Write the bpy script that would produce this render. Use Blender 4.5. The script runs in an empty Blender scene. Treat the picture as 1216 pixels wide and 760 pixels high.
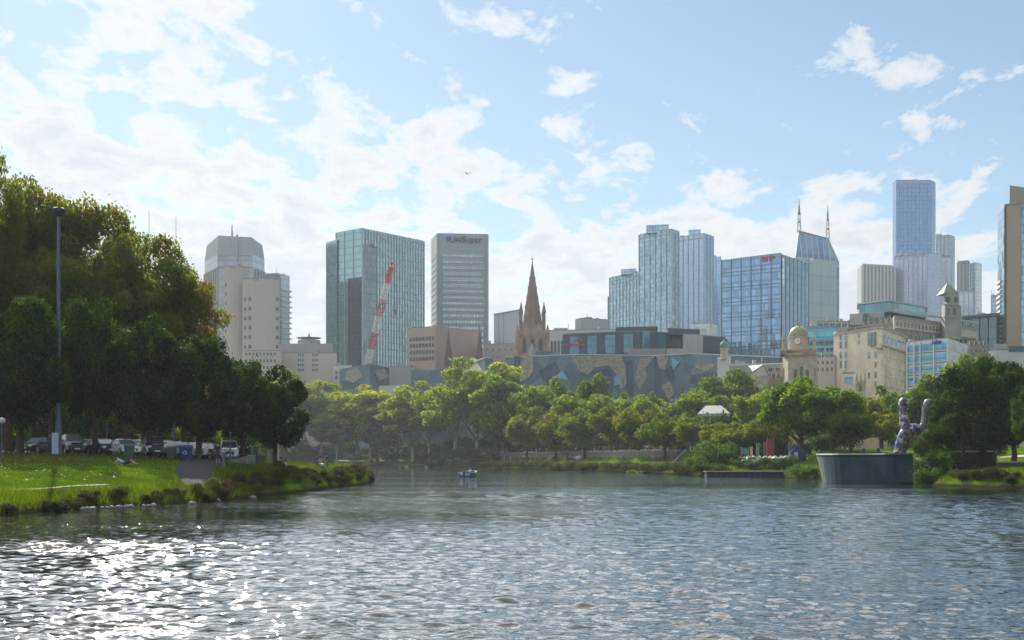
import bpy, bmesh, math, random
import numpy as np
from mathutils import Vector, Matrix
R = math.radians
random.seed(7)
SC = bpy.context.scene
COL = SC.collection
F = 1689.0            # focal length in photo pixels (50 mm lens)
CAMZ = 3.1
HZ = 544.0            # horizon row of the photograph

# ---------------------------------------------------------------- camera
cam = bpy.data.objects.new('camera', bpy.data.cameras.new('camera'))
COL.objects.link(cam); SC.camera = cam
cam.location = (0, 0, CAMZ); cam.rotation_euler = (R(90), 0, 0)
cam.data.lens = 50; cam.data.sensor_width = 36; cam.data.shift_y = (HZ - 380) / 1216
cam.data.clip_start = 0.5; cam.data.clip_end = 20000

# ---------------------------------------------------------------- light
SUN_EL, SUN_AZ = 29.5, -17.0          # azimuth measured from the view axis (+Y), negative is left
sd = Vector((math.sin(R(SUN_AZ)) * math.cos(R(SUN_EL)), math.cos(R(SUN_AZ)) * math.cos(R(SUN_EL)), math.sin(R(SUN_EL))))
sl = bpy.data.lights.new('sun', 'SUN'); sl.energy = 5.0; sl.angle = R(0.5); sl.color = (1, 0.95, 0.86)
so = bpy.data.objects.new('sun', sl); COL.objects.link(so)
so.rotation_euler = sd.to_track_quat('Z', 'Y').to_euler()
SC.view_settings.view_transform = 'Standard'; SC.view_settings.look = 'None'
SC.view_settings.exposure = 0.42; SC.view_settings.gamma = 1
SC.cycles.max_bounces = 8; SC.cycles.transparent_max_bounces = 8; SC.cycles.volume_bounces = 0
SC.cycles.use_denoising = True
SC.cycles.sample_clamp_indirect = 6
SC.cycles.caustics_reflective = False; SC.cycles.caustics_refractive = False

def N(nt, t, **kw):
    n = nt.nodes.new(t)
    for k, v in kw.items():
        if k.startswith('i_'):
            n.inputs[int(k[2:]) if k[2:].isdigit() else k[2:].replace('_', ' ')].default_value = v
        else: setattr(n, k, v)
    return n
def mth(nt, op, a, b=None, c=None):
    n = nt.nodes.new('ShaderNodeMath'); n.operation = op
    for i, x in enumerate((a, b, c)):
        if x is None: continue
        if isinstance(x, (int, float)): n.inputs[i].default_value = x
        else: nt.links.new(x, n.inputs[i])
    return n.outputs[0]
def ramp(nt, fac, stops, interp='LINEAR'):
    n = nt.nodes.new('ShaderNodeValToRGB'); nt.links.new(fac, n.inputs[0])
    n.color_ramp.interpolation = interp
    while len(n.color_ramp.elements) < len(stops): n.color_ramp.elements.new(0.5)
    for e, (p, c) in zip(n.color_ramp.elements, stops):
        e.position = p; e.color = (c, c, c, 1) if isinstance(c, (int, float)) else (*c, 1)
    return n.outputs[0]
def mixc(nt, fac, a, b, mode='MIX'):
    n = nt.nodes.new('ShaderNodeMix'); n.data_type = 'RGBA'; n.blend_type = mode
    for s, x in ((0, fac), (6, a), (7, b)):
        if isinstance(x, (int, float)): n.inputs[s].default_value = x
        elif isinstance(x, tuple): n.inputs[s].default_value = (*x, 1)
        else: nt.links.new(x, n.inputs[s])
    return n.outputs[2]

world = bpy.data.worlds.new('World'); SC.world = world; world.use_nodes = True
nt = world.node_tree; nt.nodes.clear()
sky = N(nt, 'ShaderNodeTexSky', sky_type='NISHITA', sun_disc=False, sun_elevation=R(SUN_EL), sun_rotation=R(SUN_AZ),
        altitude=0, air_density=1.0, dust_density=0.3, ozone_density=1.5)
tc = N(nt, 'ShaderNodeTexCoord'); sp = N(nt, 'ShaderNodeSeparateXYZ'); nt.links.new(tc.outputs['Generated'], sp.inputs[0])
X, Y, Z = sp.outputs
zc = mth(nt, 'ADD', mth(nt, 'MAXIMUM', Z, 0.0), 0.20)
cu = mth(nt, 'DIVIDE', X, zc); cv = mth(nt, 'DIVIDE', Y, zc)
cb = N(nt, 'ShaderNodeCombineXYZ'); nt.links.new(cu, cb.inputs[0]); nt.links.new(cv, cb.inputs[1])
n1 = N(nt, 'ShaderNodeTexNoise', i_Scale=6.0, i_Detail=12.0, i_Roughness=0.60, i_Distortion=0.25)
mp = N(nt, 'ShaderNodeMapping'); mp.inputs['Location'].default_value = (3.1, 1.7, 0.4); mp.inputs['Rotation'].default_value = (0, 0, R(-25))
mp.inputs['Scale'].default_value = (1.45, 0.95, 1)
nt.links.new(cb.outputs[0], mp.inputs[0]); nt.links.new(mp.outputs[0], n1.inputs['Vector'])
n2 = N(nt, 'ShaderNodeTexNoise', i_Scale=1.2, i_Detail=3.0, i_Roughness=0.6)
nt.links.new(mp.outputs[0], n2.inputs['Vector'])
# clouds thicker low down and to the left, clear high on the right
Zm = mth(nt, 'MINIMUM', Z, 0.34)
bias = mth(nt, 'ADD', mth(nt, 'MULTIPLY', mth(nt, 'MULTIPLY', X, Zm), -0.65), mth(nt, 'MULTIPLY', Zm, -0.42))
bias = mth(nt, 'ADD', bias, mth(nt, 'MULTIPLY', mth(nt, 'MINIMUM', mth(nt, 'MAXIMUM', mth(nt, 'SUBTRACT', Z, 0.33), 0.0), 0.2), 1.2))  # unseen cloud added above the frame so the water reflects a brighter sky
bias = mth(nt, 'ADD', bias, mth(nt, 'MULTIPLY', mth(nt, 'MAXIMUM', mth(nt, 'SUBTRACT', 0.215, Zm), 0.0), 0.85))   # thicker cloud towards the horizon
dens = mth(nt, 'ADD', mth(nt, 'ADD', mth(nt, 'MULTIPLY', n1.outputs[0], 0.84), mth(nt, 'MULTIPLY', n2.outputs[0], 0.33)), bias)
mask = ramp(nt, dens, [(0.48, 0.0), (0.525, 0.65), (0.58, 1.0)])
tone = ramp(nt, dens, [(0.48, (1.0, 1.0, 1.0)), (0.58, (0.94, 0.95, 0.97)), (0.70, (0.74, 0.77, 0.83))])
CLOUD = 11.2
cl = mixc(nt, 1.0, tone, (CLOUD, CLOUD * 0.985, CLOUD * 0.97), 'MULTIPLY')
dp = N(nt, 'ShaderNodeVectorMath', operation='DOT_PRODUCT'); nt.links.new(tc.outputs['Generated'], dp.inputs[0]); dp.inputs[1].default_value = tuple(sd)
gl = mth(nt, 'POWER', mth(nt, 'MAXIMUM', dp.outputs['Value'], 0.0), 10.0)   # clouds near the sun glow: thin cloud scatters forward
sb_ = N(nt, 'ShaderNodeVectorMath', operation='SCALE'); nt.links.new(cl, sb_.inputs[0]); nt.links.new(mth(nt, 'ADD', mth(nt, 'MULTIPLY', gl, 0.12), mth(nt, 'ADD', 0.79, mth(nt, 'MULTIPLY', ramp(nt, Z, [(0.31, 0.0), (0.45, 1.0), (0.75, 0.3)]), mth(nt, 'MULTIPLY', mth(nt, 'POWER', mth(nt, 'MAXIMUM', dp.outputs['Value'], 0.0), 3.0), 3.4)))), sb_.inputs['Scale']); cl = sb_.outputs[0]  # clouds above the frame get extra brightness, added to lighten the water
hz = ramp(nt, Z, [(0.0, 0.35), (0.16, 0.12), (0.5, 0.05)])
pale = mixc(nt, hz, mixc(nt, 1.0, sky.outputs[0], (0.74, 0.90, 0.97), 'MULTIPLY'), (6.4, 8.2, 9.6))
full = mixc(nt, mth(nt, 'MULTIPLY', mask, 0.92), pale, cl)
bg = N(nt, 'ShaderNodeBackground', i_Strength=0.075); nt.links.new(full, bg.inputs[0])
wo = N(nt, 'ShaderNodeOutputWorld'); nt.links.new(bg.outputs[0], wo.inputs[0])

# ---------------------------------------------------------------- helpers
def WX(px, D): return (px - 608.0) * D / F
def ZT(py, D): return CAMZ + (HZ - py) * D / F

def tag(o, label=None, cat=None, group=None, kind=None):
    if label: o['label'] = label
    if cat: o['category'] = cat
    if group: o['group'] = group
    if kind: o['kind'] = kind
    return o
def empty(name, loc, rz=0.0, label=None, cat=None, group=None):
    o = bpy.data.objects.new(name, None); COL.objects.link(o)
    o.location = loc; o.rotation_euler = (0, 0, rz); o.empty_display_size = 0.5
    return tag(o, label, cat, group)
def children(o): return CH.get(o, [])
CH = {}
def link(o, parent=None):
    COL.objects.link(o)
    if parent is not None:
        o.parent = parent; CH.setdefault(parent, []).append(o)
    return o
def copy_tree(o, parent=None):
    c = o.copy(); link(c, parent)
    for ch in list(CH.get(o, [])): copy_tree(ch, c)
    return c

class MB:
    def __init__(s): s.v = []; s.f = []; s.m = []; s.uv = []; s.smooth = False
    def face(s, pts, mi=0, uv=None):
        b = len(s.v); s.v += [tuple(p) for p in pts]; s.f.append(tuple(range(b, b + len(pts)))); s.m.append(mi)
        s.uv += (uv if uv else [(0.0, 0.0)] * len(pts))
    def mesh_faces(s, vs, fs, mi=0):
        b = len(s.v); s.v += [tuple(p) for p in vs]
        for f in fs: s.f.append(tuple(b + i for i in f)); s.m.append(mi); s.uv += [(0.0, 0.0)] * len(f)
    def box(s, x0, x1, y0, y1, z0, z1, mi=0):
        v = [(x0, y0, z0), (x1, y0, z0), (x1, y1, z0), (x0, y1, z0), (x0, y0, z1), (x1, y0, z1), (x1, y1, z1), (x0, y1, z1)]
        s.mesh_faces(v, [(3, 2, 1, 0), (4, 5, 6, 7), (0, 1, 5, 4), (1, 2, 6, 5), (2, 3, 7, 6), (3, 0, 4, 7)], mi)
    def obox(s, A, B, s0, s1, z0, z1, out, inn=0.25, mi=0):
        """box on the wall that runs from A to B (outward = towards the viewer)"""
        dx, dy = B[0] - A[0], B[1] - A[1]; L = math.hypot(dx, dy); dx /= L; dy /= L; nx, ny = dy, -dx
        P = [(A[0] + dx * t + nx * o, A[1] + dy * t + ny * o) for t, o in ((s0, out), (s1, out), (s1, -inn), (s0, -inn))]
        v = [(*p, z0) for p in P] + [(*p, z1) for p in P]
        b = len(s.v); s.v += v
        for f in [(3, 2, 1, 0), (4, 5, 6, 7), (0, 1, 5, 4), (1, 2, 6, 5), (2, 3, 7, 6), (3, 0, 4, 7)]:
            s.f.append(tuple(b + i for i in f)); s.m.append(mi)
            s.uv += [((s0, s1, s1, s0)[i % 4], z0 if i < 4 else z1) for i in f]
    def prism(s, P, z0, z1, mi=0, top=True, topmi=None, z1s=None):
        n = len(P); u = 0.0; zz = z1s or [z1] * n
        ar = sum(P[i][0] * P[(i + 1) % n][1] - P[(i + 1) % n][0] * P[i][1] for i in range(n))
        if ar < 0: P = P[::-1]; zz = zz[::-1]
        for i in range(n):
            a, b = P[i], P[(i + 1) % n]; L = math.hypot(b[0] - a[0], b[1] - a[1]); j = (i + 1) % n
            s.face([(*a, z0), (*b, z0), (*b, zz[j]), (*a, zz[i])], mi, [(u, z0), (u + L, z0), (u + L, zz[j]), (u, zz[i])]); u += L
        if top: s.face([(*P[i], zz[i]) for i in range(n)], mi if topmi is None else topmi)
    def tube(s, pts, rad, n=8, mi=0, cap=True):
        b = len(s.v); k = len(pts); pts = [Vector(p) for p in pts]
        if isinstance(rad, (int, float)): rad = [rad] * k
        for i, p in enumerate(pts):
            d = (pts[min(i + 1, k - 1)] - pts[max(i - 1, 0)]).normalized()
            a = d.cross(Vector((0, 0, 1)) if abs(d.z) < 0.95 else Vector((1, 0, 0))).normalized(); c = d.cross(a)
            for j in range(n):
                t = 2 * math.pi * j / n; q = p + a * (rad[i] * math.cos(t)) + c * (rad[i] * math.sin(t)); s.v.append(tuple(q))
        for i in range(k - 1):
            for j in range(n):
                s.f.append((b + i * n + j, b + (i + 1) * n + j, b + (i + 1) * n + (j + 1) % n, b + i * n + (j + 1) % n)); s.m.append(mi); s.uv += [(0.0, 0.0)] * 4
        if cap:
            s.f.append(tuple(b + j for j in range(n))); s.m.append(mi); s.uv += [(0.0, 0.0)] * n
            s.f.append(tuple(b + (k - 1) * n + n - 1 - j for j in range(n))); s.m.append(mi); s.uv += [(0.0, 0.0)] * n
    def lathe(s, cx, cy, prof, n=16, mi=0, z0=0.0):
        b = len(s.v)
        for r, z in prof:
            for j in range(n):
                t = 2 * math.pi * (j + 0.5) / n; s.v.append((cx + r * math.cos(t), cy + r * math.sin(t), z0 + z))
        u = 2 * math.pi * prof[0][0]
        for i in range(len(prof) - 1):
            for j in range(n):
                s.f.append((b + i * n + j, b + i * n + (j + 1) % n, b + (i + 1) * n + (j + 1) % n, b + (i + 1) * n + j)); s.m.append(mi)
                s.uv += [(u * j / n, prof[i][1]), (u * (j + 1) / n, prof[i][1]), (u * (j + 1) / n, prof[i + 1][1]), (u * j / n, prof[i + 1][1])]
    def build(s, name, mats, parent=None, loc=None, smooth=False):
        me = bpy.data.meshes.new(name); me.from_pydata(s.v, [], s.f)
        if not isinstance(mats, (list, tuple)): mats = [mats]
        for m in mats: me.materials.append(m)
        me.polygons.foreach_set('material_index', s.m)
        ul = me.uv_layers.new(name='UVMap'); ul.data.foreach_set('uv', np.array(s.uv, dtype=np.float32).ravel())
        if smooth: me.polygons.foreach_set('use_smooth', [True] * len(s.f))
        me.update()
        o = bpy.data.objects.new(name, me); link(o, parent)
        if loc: o.location = loc
        return o
def np_mesh(name, V, Fq, mats, parent=None, smooth=False, attr=None):
    V = np.asarray(V, dtype=np.float32); Fq = np.asarray(Fq, dtype=np.int32); k = Fq.shape[1]
    me = bpy.data.meshes.new(name); me.vertices.add(len(V)); me.vertices.foreach_set('co', V.ravel())
    me.loops.add(Fq.size); me.loops.foreach_set('vertex_index', Fq.ravel())
    me.polygons.add(len(Fq)); me.polygons.foreach_set('loop_start', np.arange(0, Fq.size, k, dtype=np.int32))
    me.polygons.foreach_set('loop_total', np.full(len(Fq), k, dtype=np.int32))
    me.update(calc_edges=True)
    if smooth: me.polygons.foreach_set('use_smooth', np.ones(len(Fq), dtype=bool))
    if attr is not None:
        a = me.attributes.new('lv', 'FLOAT', 'FACE'); a.data.foreach_set('value', np.asarray(attr, dtype=np.float32))
    me.materials.append(mats)
    o = bpy.data.objects.new(name, me)
    if parent is not False: link(o, parent)
    return o

# ---------------------------------------------------------------- materials
MATS = {}
def mat(name, col, rough=0.7, metal=0.0, var=0.12, scale=2.0, spec=0.5, bump=0.0):
    if name in MATS: return MATS[name]
    m = bpy.data.materials.new(name); m.use_nodes = True; t = m.node_tree; b = t.nodes['Principled BSDF']
    b.inputs['Roughness'].default_value = rough; b.inputs['Metallic'].default_value = metal
    b.inputs['Specular IOR Level'].default_value = spec
    tcn = N(t, 'ShaderNodeTexCoord')
    nz = N(t, 'ShaderNodeTexNoise', i_Scale=scale, i_Detail=5.0, i_Roughness=0.6); t.links.new(tcn.outputs['Object'], nz.inputs['Vector'])
    f = ramp(t, nz.outputs[0], [(0.3, 1 - var), (0.7, 1 + var)])
    c = mixc(t, 1.0, tuple(col), f, 'MULTIPLY'); t.links.new(c, b.inputs['Base Color'])
    if bump:
        bn = N(t, 'ShaderNodeBump', i_Strength=0.6, i_Distance=bump); t.links.new(nz.outputs[0], bn.inputs['Height']); t.links.new(bn.outputs[0], b.inputs['Normal'])
    MATS[name] = m; return m
def glass(name, col, pw=1.5, ph=3.6, metal=0.75, rough=0.12, line=0.06, lcol=(0.12, 0.16, 0.18), var=0.35, tilt=0.02, band=0.22, bandcol=None):
    """curtain-wall glass: a grid of panels with thin frames, each panel tinted and tilted a touch differently"""
    if name in MATS: return MATS[name]
    m = bpy.data.materials.new(name); m.use_nodes = True; t = m.node_tree; b = t.nodes['Principled BSDF']
    uv = N(t, 'ShaderNodeUVMap'); s = N(t, 'ShaderNodeSeparateXYZ'); t.links.new(uv.outputs[0], s.inputs[0])
    u = mth(t, 'DIVIDE', s.outputs[0], pw); v = mth(t, 'DIVIDE', s.outputs[1], ph)
    fu, fv = mth(t, 'FRACT', u), mth(t, 'FRACT', v)
    l = mth(t, 'MAXIMUM', mth(t, 'LESS_THAN', fu, line), mth(t, 'LESS_THAN', fv, line * pw / ph * 1.5))
    sb = mth(t, 'LESS_THAN', fv, band)
    c = N(t, 'ShaderNodeCombineXYZ'); t.links.new(mth(t, 'FLOOR', u), c.inputs[0]); t.links.new(mth(t, 'FLOOR', v), c.inputs[1])
    wn = N(t, 'ShaderNodeTexWhiteNoise', noise_dimensions='2D'); t.links.new(c.outputs[0], wn.inputs['Vector'])
    ns = N(t, 'ShaderNodeTexNoise', i_Scale=0.05, i_Detail=3.0); t.links.new(uv.outputs[0], ns.inputs['Vector'])
    w = mth(t, 'ADD', mth(t, 'MULTIPLY', wn.outputs['Value'], 0.6), mth(t, 'MULTIPLY', ns.outputs[0], 0.55))
    k = ramp(t, w, [(0.1, 1 - var), (0.9, 1 + var)])
    c1 = mixc(t, 1.0, tuple(col), k, 'MULTIPLY')
    c2 = mixc(t, sb, c1, tuple(bandcol) if bandcol else tuple(x * 0.75 for x in col))
    c3 = mixc(t, l, c2, tuple(lcol)); t.links.new(c3, b.inputs['Base Color'])
    b.inputs['Roughness'].default_value = rough
    t.links.new(mth(t, 'MULTIPLY', mth(t, 'SUBTRACT', 1.0, l), metal), b.inputs['Metallic'])
    g = N(t, 'ShaderNodeNewGeometry'); vs = N(t, 'ShaderNodeVectorMath', operation='SUBTRACT'); t.links.new(wn.outputs['Color'], vs.inputs[0]); vs.inputs[1].default_value = (0.5, 0.5, 0.5)
    sc_ = N(t, 'ShaderNodeVectorMath', operation='SCALE'); sc_.inputs['Scale'].default_value = tilt * 4; t.links.new(vs.outputs[0], sc_.inputs[0])
    ad = N(t, 'ShaderNodeVectorMath', operation='ADD'); t.links.new(sc_.outputs[0], ad.inputs[0]); t.links.new(g.outputs['Normal'], ad.inputs[1])
    nn = N(t, 'ShaderNodeVectorMath', operation='NORMALIZE'); t.links.new(ad.outputs[0], nn.inputs[0]); t.links.new(nn.outputs[0], b.inputs['Normal'])
    MATS[name] = m; return m
def leafmat(name, cols, trans=0.45, tcol=(1.5, 1.9, 0.5), scale=0.35):
    m = bpy.data.materials.new(name); m.use_nodes = True; t = m.node_tree; t.nodes.clear()
    oi = N(t, 'ShaderNodeObjectInfo'); at = N(t, 'ShaderNodeAttribute', attribute_name='lv'); tcn = N(t, 'ShaderNodeTexCoord')
    nz = N(t, 'ShaderNodeTexNoise', i_Scale=scale, i_Detail=2.0); t.links.new(tcn.outputs['Object'], nz.inputs['Vector'])
    w = mth(t, 'ADD', mth(t, 'MULTIPLY', nz.outputs[0], 0.8), mth(t, 'MULTIPLY', at.outputs['Fac'], 0.35))
    n = len(cols); c = ramp(t, w, [(0.35 + 0.4 * i / (n - 1), cols[i]) for i in range(n)])
    c = mixc(t, 1.0, c, oi.outputs['Color'], 'MULTIPLY')
    d = N(t, 'ShaderNodeBsdfPrincipled'); d.inputs['Roughness'].default_value = 0.6; d.inputs['Specular IOR Level'].default_value = 0.04
    t.links.new(c, d.inputs['Base Color'])
    tr = N(t, 'ShaderNodeBsdfTranslucent'); t.links.new(mixc(t, 1.0, c, tuple(tcol), 'MULTIPLY'), tr.inputs[0])
    mx = N(t, 'ShaderNodeMixShader', i_0=trans); t.links.new(d.outputs[0], mx.inputs[1]); t.links.new(tr.outputs[0], mx.inputs[2])
    o = N(t, 'ShaderNodeOutputMaterial'); t.links.new(mx.outputs[0], o.inputs[0])
    MATS[name] = m; return m

# ---------------------------------------------------------------- land and river
LEFT = [(-60, -80), (-44, -60), (-36, 0), (-31, 45), (-27.7, 77), (-25.9, 86), (-22.6, 93.5), (-20.7, 101), (-19.8, 125), (-18.3, 150),
        (-17.0, 172), (-18.2, 186), (-24, 196), (-36, 208), (-55, 240), (-90, 300), (-160, 380), (-300, 470), (-700, 520), (-700, -80)]
FAR = [(-700, 700), (-330, 655), (-99, 622), (-55, 590), (-35, 545), (-13.5, 470), (3, 403), (15, 349), (24, 322), (30, 275), (33, 243), (35, 238), (44.5, 236),
       (46, 205), (49, 188), (50, 172), (47.5, 160), (52, 145), (70, 120), (95, 90), (120, 40), (130, -80), (9000, -80), (9000, 14000), (-9000, 14000), (-9000, 700)]
def sdist(P, poly):
    P = np.atleast_2d(np.asarray(P, dtype=float)); best = np.full(len(P), 1e9); ins = np.zeros(len(P), dtype=bool); n = len(poly)
    for i in range(n):
        a = np.array(poly[i], float); b = np.array(poly[(i + 1) % n], float); ab = b - a
        t = np.clip(((P - a) @ ab) / (ab @ ab), 0, 1); q = a + t[:, None] * ab
        best = np.minimum(best, np.hypot(*(P - q).T))
        c = ((a[1] > P[:, 1]) != (b[1] > P[:, 1])); 
        with np.errstate(divide='ignore', invalid='ignore'):
            xi = (b[0] - a[0]) * (P[:, 1] - a[1]) / (b[1] - a[1]) + a[0]
        ins ^= c & (P[:, 0] < xi)
    return np.where(ins, best, -best)
def sm(x, a, b):
    t = np.clip((x - a) / (b - a), 0, 1); return t * t * (3 - 2 * t)
def wob(x, y):
    return 0.6 * np.sin(x * 0.31 + 1.3 * np.sin(y * 0.11)) + 0.5 * np.sin(y * 0.23 + 2 + np.sin(x * 0.17)) + 0.35 * np.sin(x * 0.9 + y * 0.7)
def HT(x, y):
    x = np.atleast_1d(np.asarray(x, float)); y = np.atleast_1d(np.asarray(y, float)); P = np.stack([x, y], 1)
    dl = sdist(P, LEFT); df = sdist(P, FAR); w = wob(x, y)
    a = dl + 0.55 * w * sm(dl, -2, 1) * (1 - sm(dl, 5, 12)); hl = np.interp(a, [-9, -1, 0, .5, 2, 6, 12, 20, 30, 60], [-2, -.7, -.1, .35, .8, 1.3, 2.25, 2.95, 3.62, 3.8])
    hs = np.interp(a, [-9, -1, 0, .5, 2, 4, 8, 15, 30, 60], [-2, -.7, -.1, .6, 1.55, 2.3, 2.9, 3.3, 3.65, 3.8]); ws = sm(y, 98, 122); hl = hl * (1 - ws) + hs * ws
    hl = np.where(hl > 0, hl * (1 - 0.14 * sm(y, 135, 180)), hl)
    b = df + 0.6 * w * sm(df, -2, 1) * (1 - sm(df, 4, 9))
    h1 = np.interp(b, [-9, -1, 0, .6, 3, 8, 10, 14, 15.2, 60, 150], [-2, -.7, -.1, .5, 1.2, 1.9, 2.1, 2.15, 4.6, 5.0, 6.5])
    h2 = np.interp(b, [-9, -1, 0, .6, 3, 8, 14, 30, 70, 120], [-2, -.7, -.1, .45, 1.1, 1.7, 2.1, 3.6, 6.3, 7.2])
    wr = sm(y, 215, 262); hr = h1 * wr + h2 * (1 - wr)
    h4 = np.interp(b, [-9, -1, 0, .6, 3, 8, 14, 42, 60, 150], [-2, -.7, -.1, .45, 1.1, 1.7, 2.1, 2.3, 4.6, 6.5]); px = 608 + F * x / np.maximum(y, 1)
    w4 = (1 - sm(px, 945, 985)) * sm(y, 222, 236) * (1 - sm(y, 285, 310)); hr = h4 * w4 + hr * (1 - w4)
    wl = sm(x, -42, -25)                                # no wall far left: an even slope
    h3 = np.interp(b, [-9, -1, 0, 1, 6, 20, 60, 150], [-2, -.7, -.1, .8, 1.6, 2.6, 4.6, 6.5])
    hr = np.where(y > 262, hr * wl + h3 * (1 - wl), hr)
    return np.maximum(hl, hr)
def H(x, y): return float(HT(x, y)[0])
def ground(px, py, d0=40.0, d1=900.0):
    """where the line of sight through a photo pixel meets the land"""
    D = np.arange(d0, d1, 0.5); x = (px - 608) * D / F; z = CAMZ + (HZ - py) * D / F
    g = HT(x, D); k = np.nonzero((g >= z) & (g > 0.05))[0]
    i = k[0] if len(k) else np.argmin(np.abs(g - z)); return float(x[i]), float(D[i]), float(g[i])
def at_px(px, D):
    x = WX(px, D); return x, D, H(x, D)

def axis(segs):
    o = []
    for a, b, s in segs: o += list(np.arange(a, b, s))
    return np.array(o + [segs[-1][1]])
gx = axis([(-9000, -1000, 1600), (-1000, -200, 80), (-200, -70, 6), (-70, -10, 0.8), (-10, 75, 1.2), (75, 200, 8), (200, 1000, 80), (1000, 9000, 1600)])
gy = axis([(-80, 60, 10), (60, 205, 0.8), (205, 260, 1.3), (260, 660, 2.0), (660, 1000, 20), (1000, 3000, 200), (3000, 14000, 1600)])
GX, GY = np.meshgrid(gx, gy); gz = HT(GX.ravel(), GY.ravel())
nx_, ny_ = len(gx), len(gy); idx = np.arange(nx_ * ny_).reshape(ny_, nx_)
Q = np.stack([idx[:-1, :-1], idx[:-1, 1:], idx[1:, 1:], idx[1:, :-1]], -1).reshape(-1, 4)
gm = bpy.data.materials.new('grass_ground'); gm.use_nodes = True; t = gm.node_tree; b = t.nodes['Principled BSDF']
tcn = N(t, 'ShaderNodeTexCoord'); b.inputs['Roughness'].default_value = 0.9; b.inputs['Specular IOR Level'].default_value = 0.0
na = N(t, 'ShaderNodeTexNoise', i_Scale=0.12, i_Detail=6.0, i_Roughness=0.6); nb = N(t, 'ShaderNodeTexNoise', i_Scale=2.6, i_Detail=6.0, i_Roughness=0.75)
for n in (na, nb): t.links.new(tcn.outputs['Object'], n.inputs['Vector'])
c = ramp(t, na.outputs[0], [(0.38, (0.10, 0.085, 0.02)), (0.48, (0.055, 0.11, 0.006)), (0.62, (0.11, 0.19, 0.006))])
c = mixc(t, 1.0, c, ramp(t, nb.outputs[0], [(0.25, 0.55), (0.75, 1.5)]), 'MULTIPLY')
sp2 = N(t, 'ShaderNodeSeparateXYZ'); t.links.new(tcn.outputs['Object'], sp2.inputs[0])
mud = ramp(t, sp2.outputs[2], [(0.15, 1.0), (0.4, 0.0)])
c = mixc(t, mud, c, (0.035, 0.03, 0.018)); t.links.new(c, b.inputs['Base Color'])
bn = N(t, 'ShaderNodeBump', i_Strength=0.8, i_Distance=0.08); t.links.new(nb.outputs[0], bn.inputs['Height']); t.links.new(bn.outputs[0], b.inputs['Normal'])
tag(np_mesh('ground', np.stack([GX.ravel(), GY.ravel(), gz], 1), Q, gm, smooth=True), kind='structure')

# river: a fan of fine facets near the viewer, coarser with distance, really displaced
rr = [16.0]
while rr[-1] < 760: rr.append(rr[-1] + (max(0.06, rr[-1] * 0.0027) if rr[-1] < 150 else rr[-1] * 0.0055))
rr = np.array(rr); aa = np.radians(np.linspace(-26, 26, 700))
RR, AA = np.meshgrid(rr, aa, indexing='ij'); wx = (RR * np.sin(AA)).ravel(); wy = (RR * np.cos(AA)).ravel()
sp_ = np.maximum(RR * (aa[1] - aa[0]), np.gradient(rr)[:, None] * np.ones_like(AA)).ravel()
rng = np.random.default_rng(3); wz = np.zeros_like(wx)
patch = 0.5 + 0.5 * np.tanh(1.3 * (np.sin(wx * 0.045 + 1.1 * np.sin(wy * 0.03)) + np.sin(wy * 0.055 + 0.8 * np.sin(wx * 0.06) + 1) + 0.6 * np.sin(wx * 0.11 - wy * 0.09)))
patch = 0.35 + 1.05 * patch
nw = 64
for i in range(nw):
    lam = 0.26 * (2.2 / 0.26) ** ((i + rng.random()) / nw) ; k = 2 * math.pi / lam
    th = R(90) + rng.normal(0, 0.5); ph = rng.random() * 6.28
    slope = 0.15 * math.sqrt(2.0 / nw) * (1.25 if lam < 0.9 else 0.5)
    att = np.clip((lam / sp_ - 2.2) / 1.5, 0, 1)
    wz += att * slope / k * np.sin(k * (wx * math.cos(th) + wy * math.sin(th)) + ph + 0.8 * np.sin(wx * 0.21 + i) + 0.8 * np.sin(wy * 0.17 + 2 * i))
wz *= patch * 1.0
m_, n_ = len(rr), len(aa); idx = np.arange(m_ * n_).reshape(m_, n_)
Q = np.stack([idx[:-1, :-1], idx[:-1, 1:], idx[1:, 1:], idx[1:, :-1]], -1).reshape(-1, 4)[:, ::-1]
V = np.stack([wx, wy, wz], 1)
big = np.array([(-2500, -90, -.12), (2500, -90, -.12), (2500, 2000, -.12), (-2500, 2000, -.12)])
Q = np.vstack([Q, np.array([[0, 1, 2, 3]]) + len(V)]); V = np.vstack([V, big])
wm = bpy.data.materials.new('river_water'); wm.use_nodes = True; t = wm.node_tree; b = t.nodes['Principled BSDF']
b.inputs['Base Color'].default_value = (0.008, 0.016, 0.010, 1); b.inputs['Roughness'].default_value = 0.035; b.inputs['IOR'].default_value = 1.7
tcn = N(t, 'ShaderNodeTexCoord'); mp = N(t, 'ShaderNodeMapping'); mp.inputs['Scale'].default_value = (0.8, 1.25, 1); t.links.new(tcn.outputs['Object'], mp.inputs[0])
w1 = N(t, 'ShaderNodeTexNoise', i_Scale=2.0, i_Detail=3.0, i_Roughness=0.55, i_Distortion=0.4); w2 = N(t, 'ShaderNodeTexNoise', i_Scale=6.0, i_Detail=3.0, i_Roughness=0.6)
w3 = N(t, 'ShaderNodeTexNoise', i_Scale=0.045, i_Detail=3.0, i_Roughness=0.55)
for n in (w1, w2): t.links.new(mp.outputs[0], n.inputs['Vector'])
mp3 = N(t, 'ShaderNodeMapping'); mp3.inputs['Scale'].default_value = (0.45, 1.6, 1); t.links.new(tcn.outputs['Object'], mp3.inputs[0]); t.links.new(mp3.outputs[0], w3.inputs['Vector'])
hh = mth(t, 'ADD', mth(t, 'MULTIPLY', w1.outputs[0], 0.055), mth(t, 'MULTIPLY', w2.outputs[0], 0.006))
bn = N(t, 'ShaderNodeBump', i_Strength=1.0, i_Distance=1.0)
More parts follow.
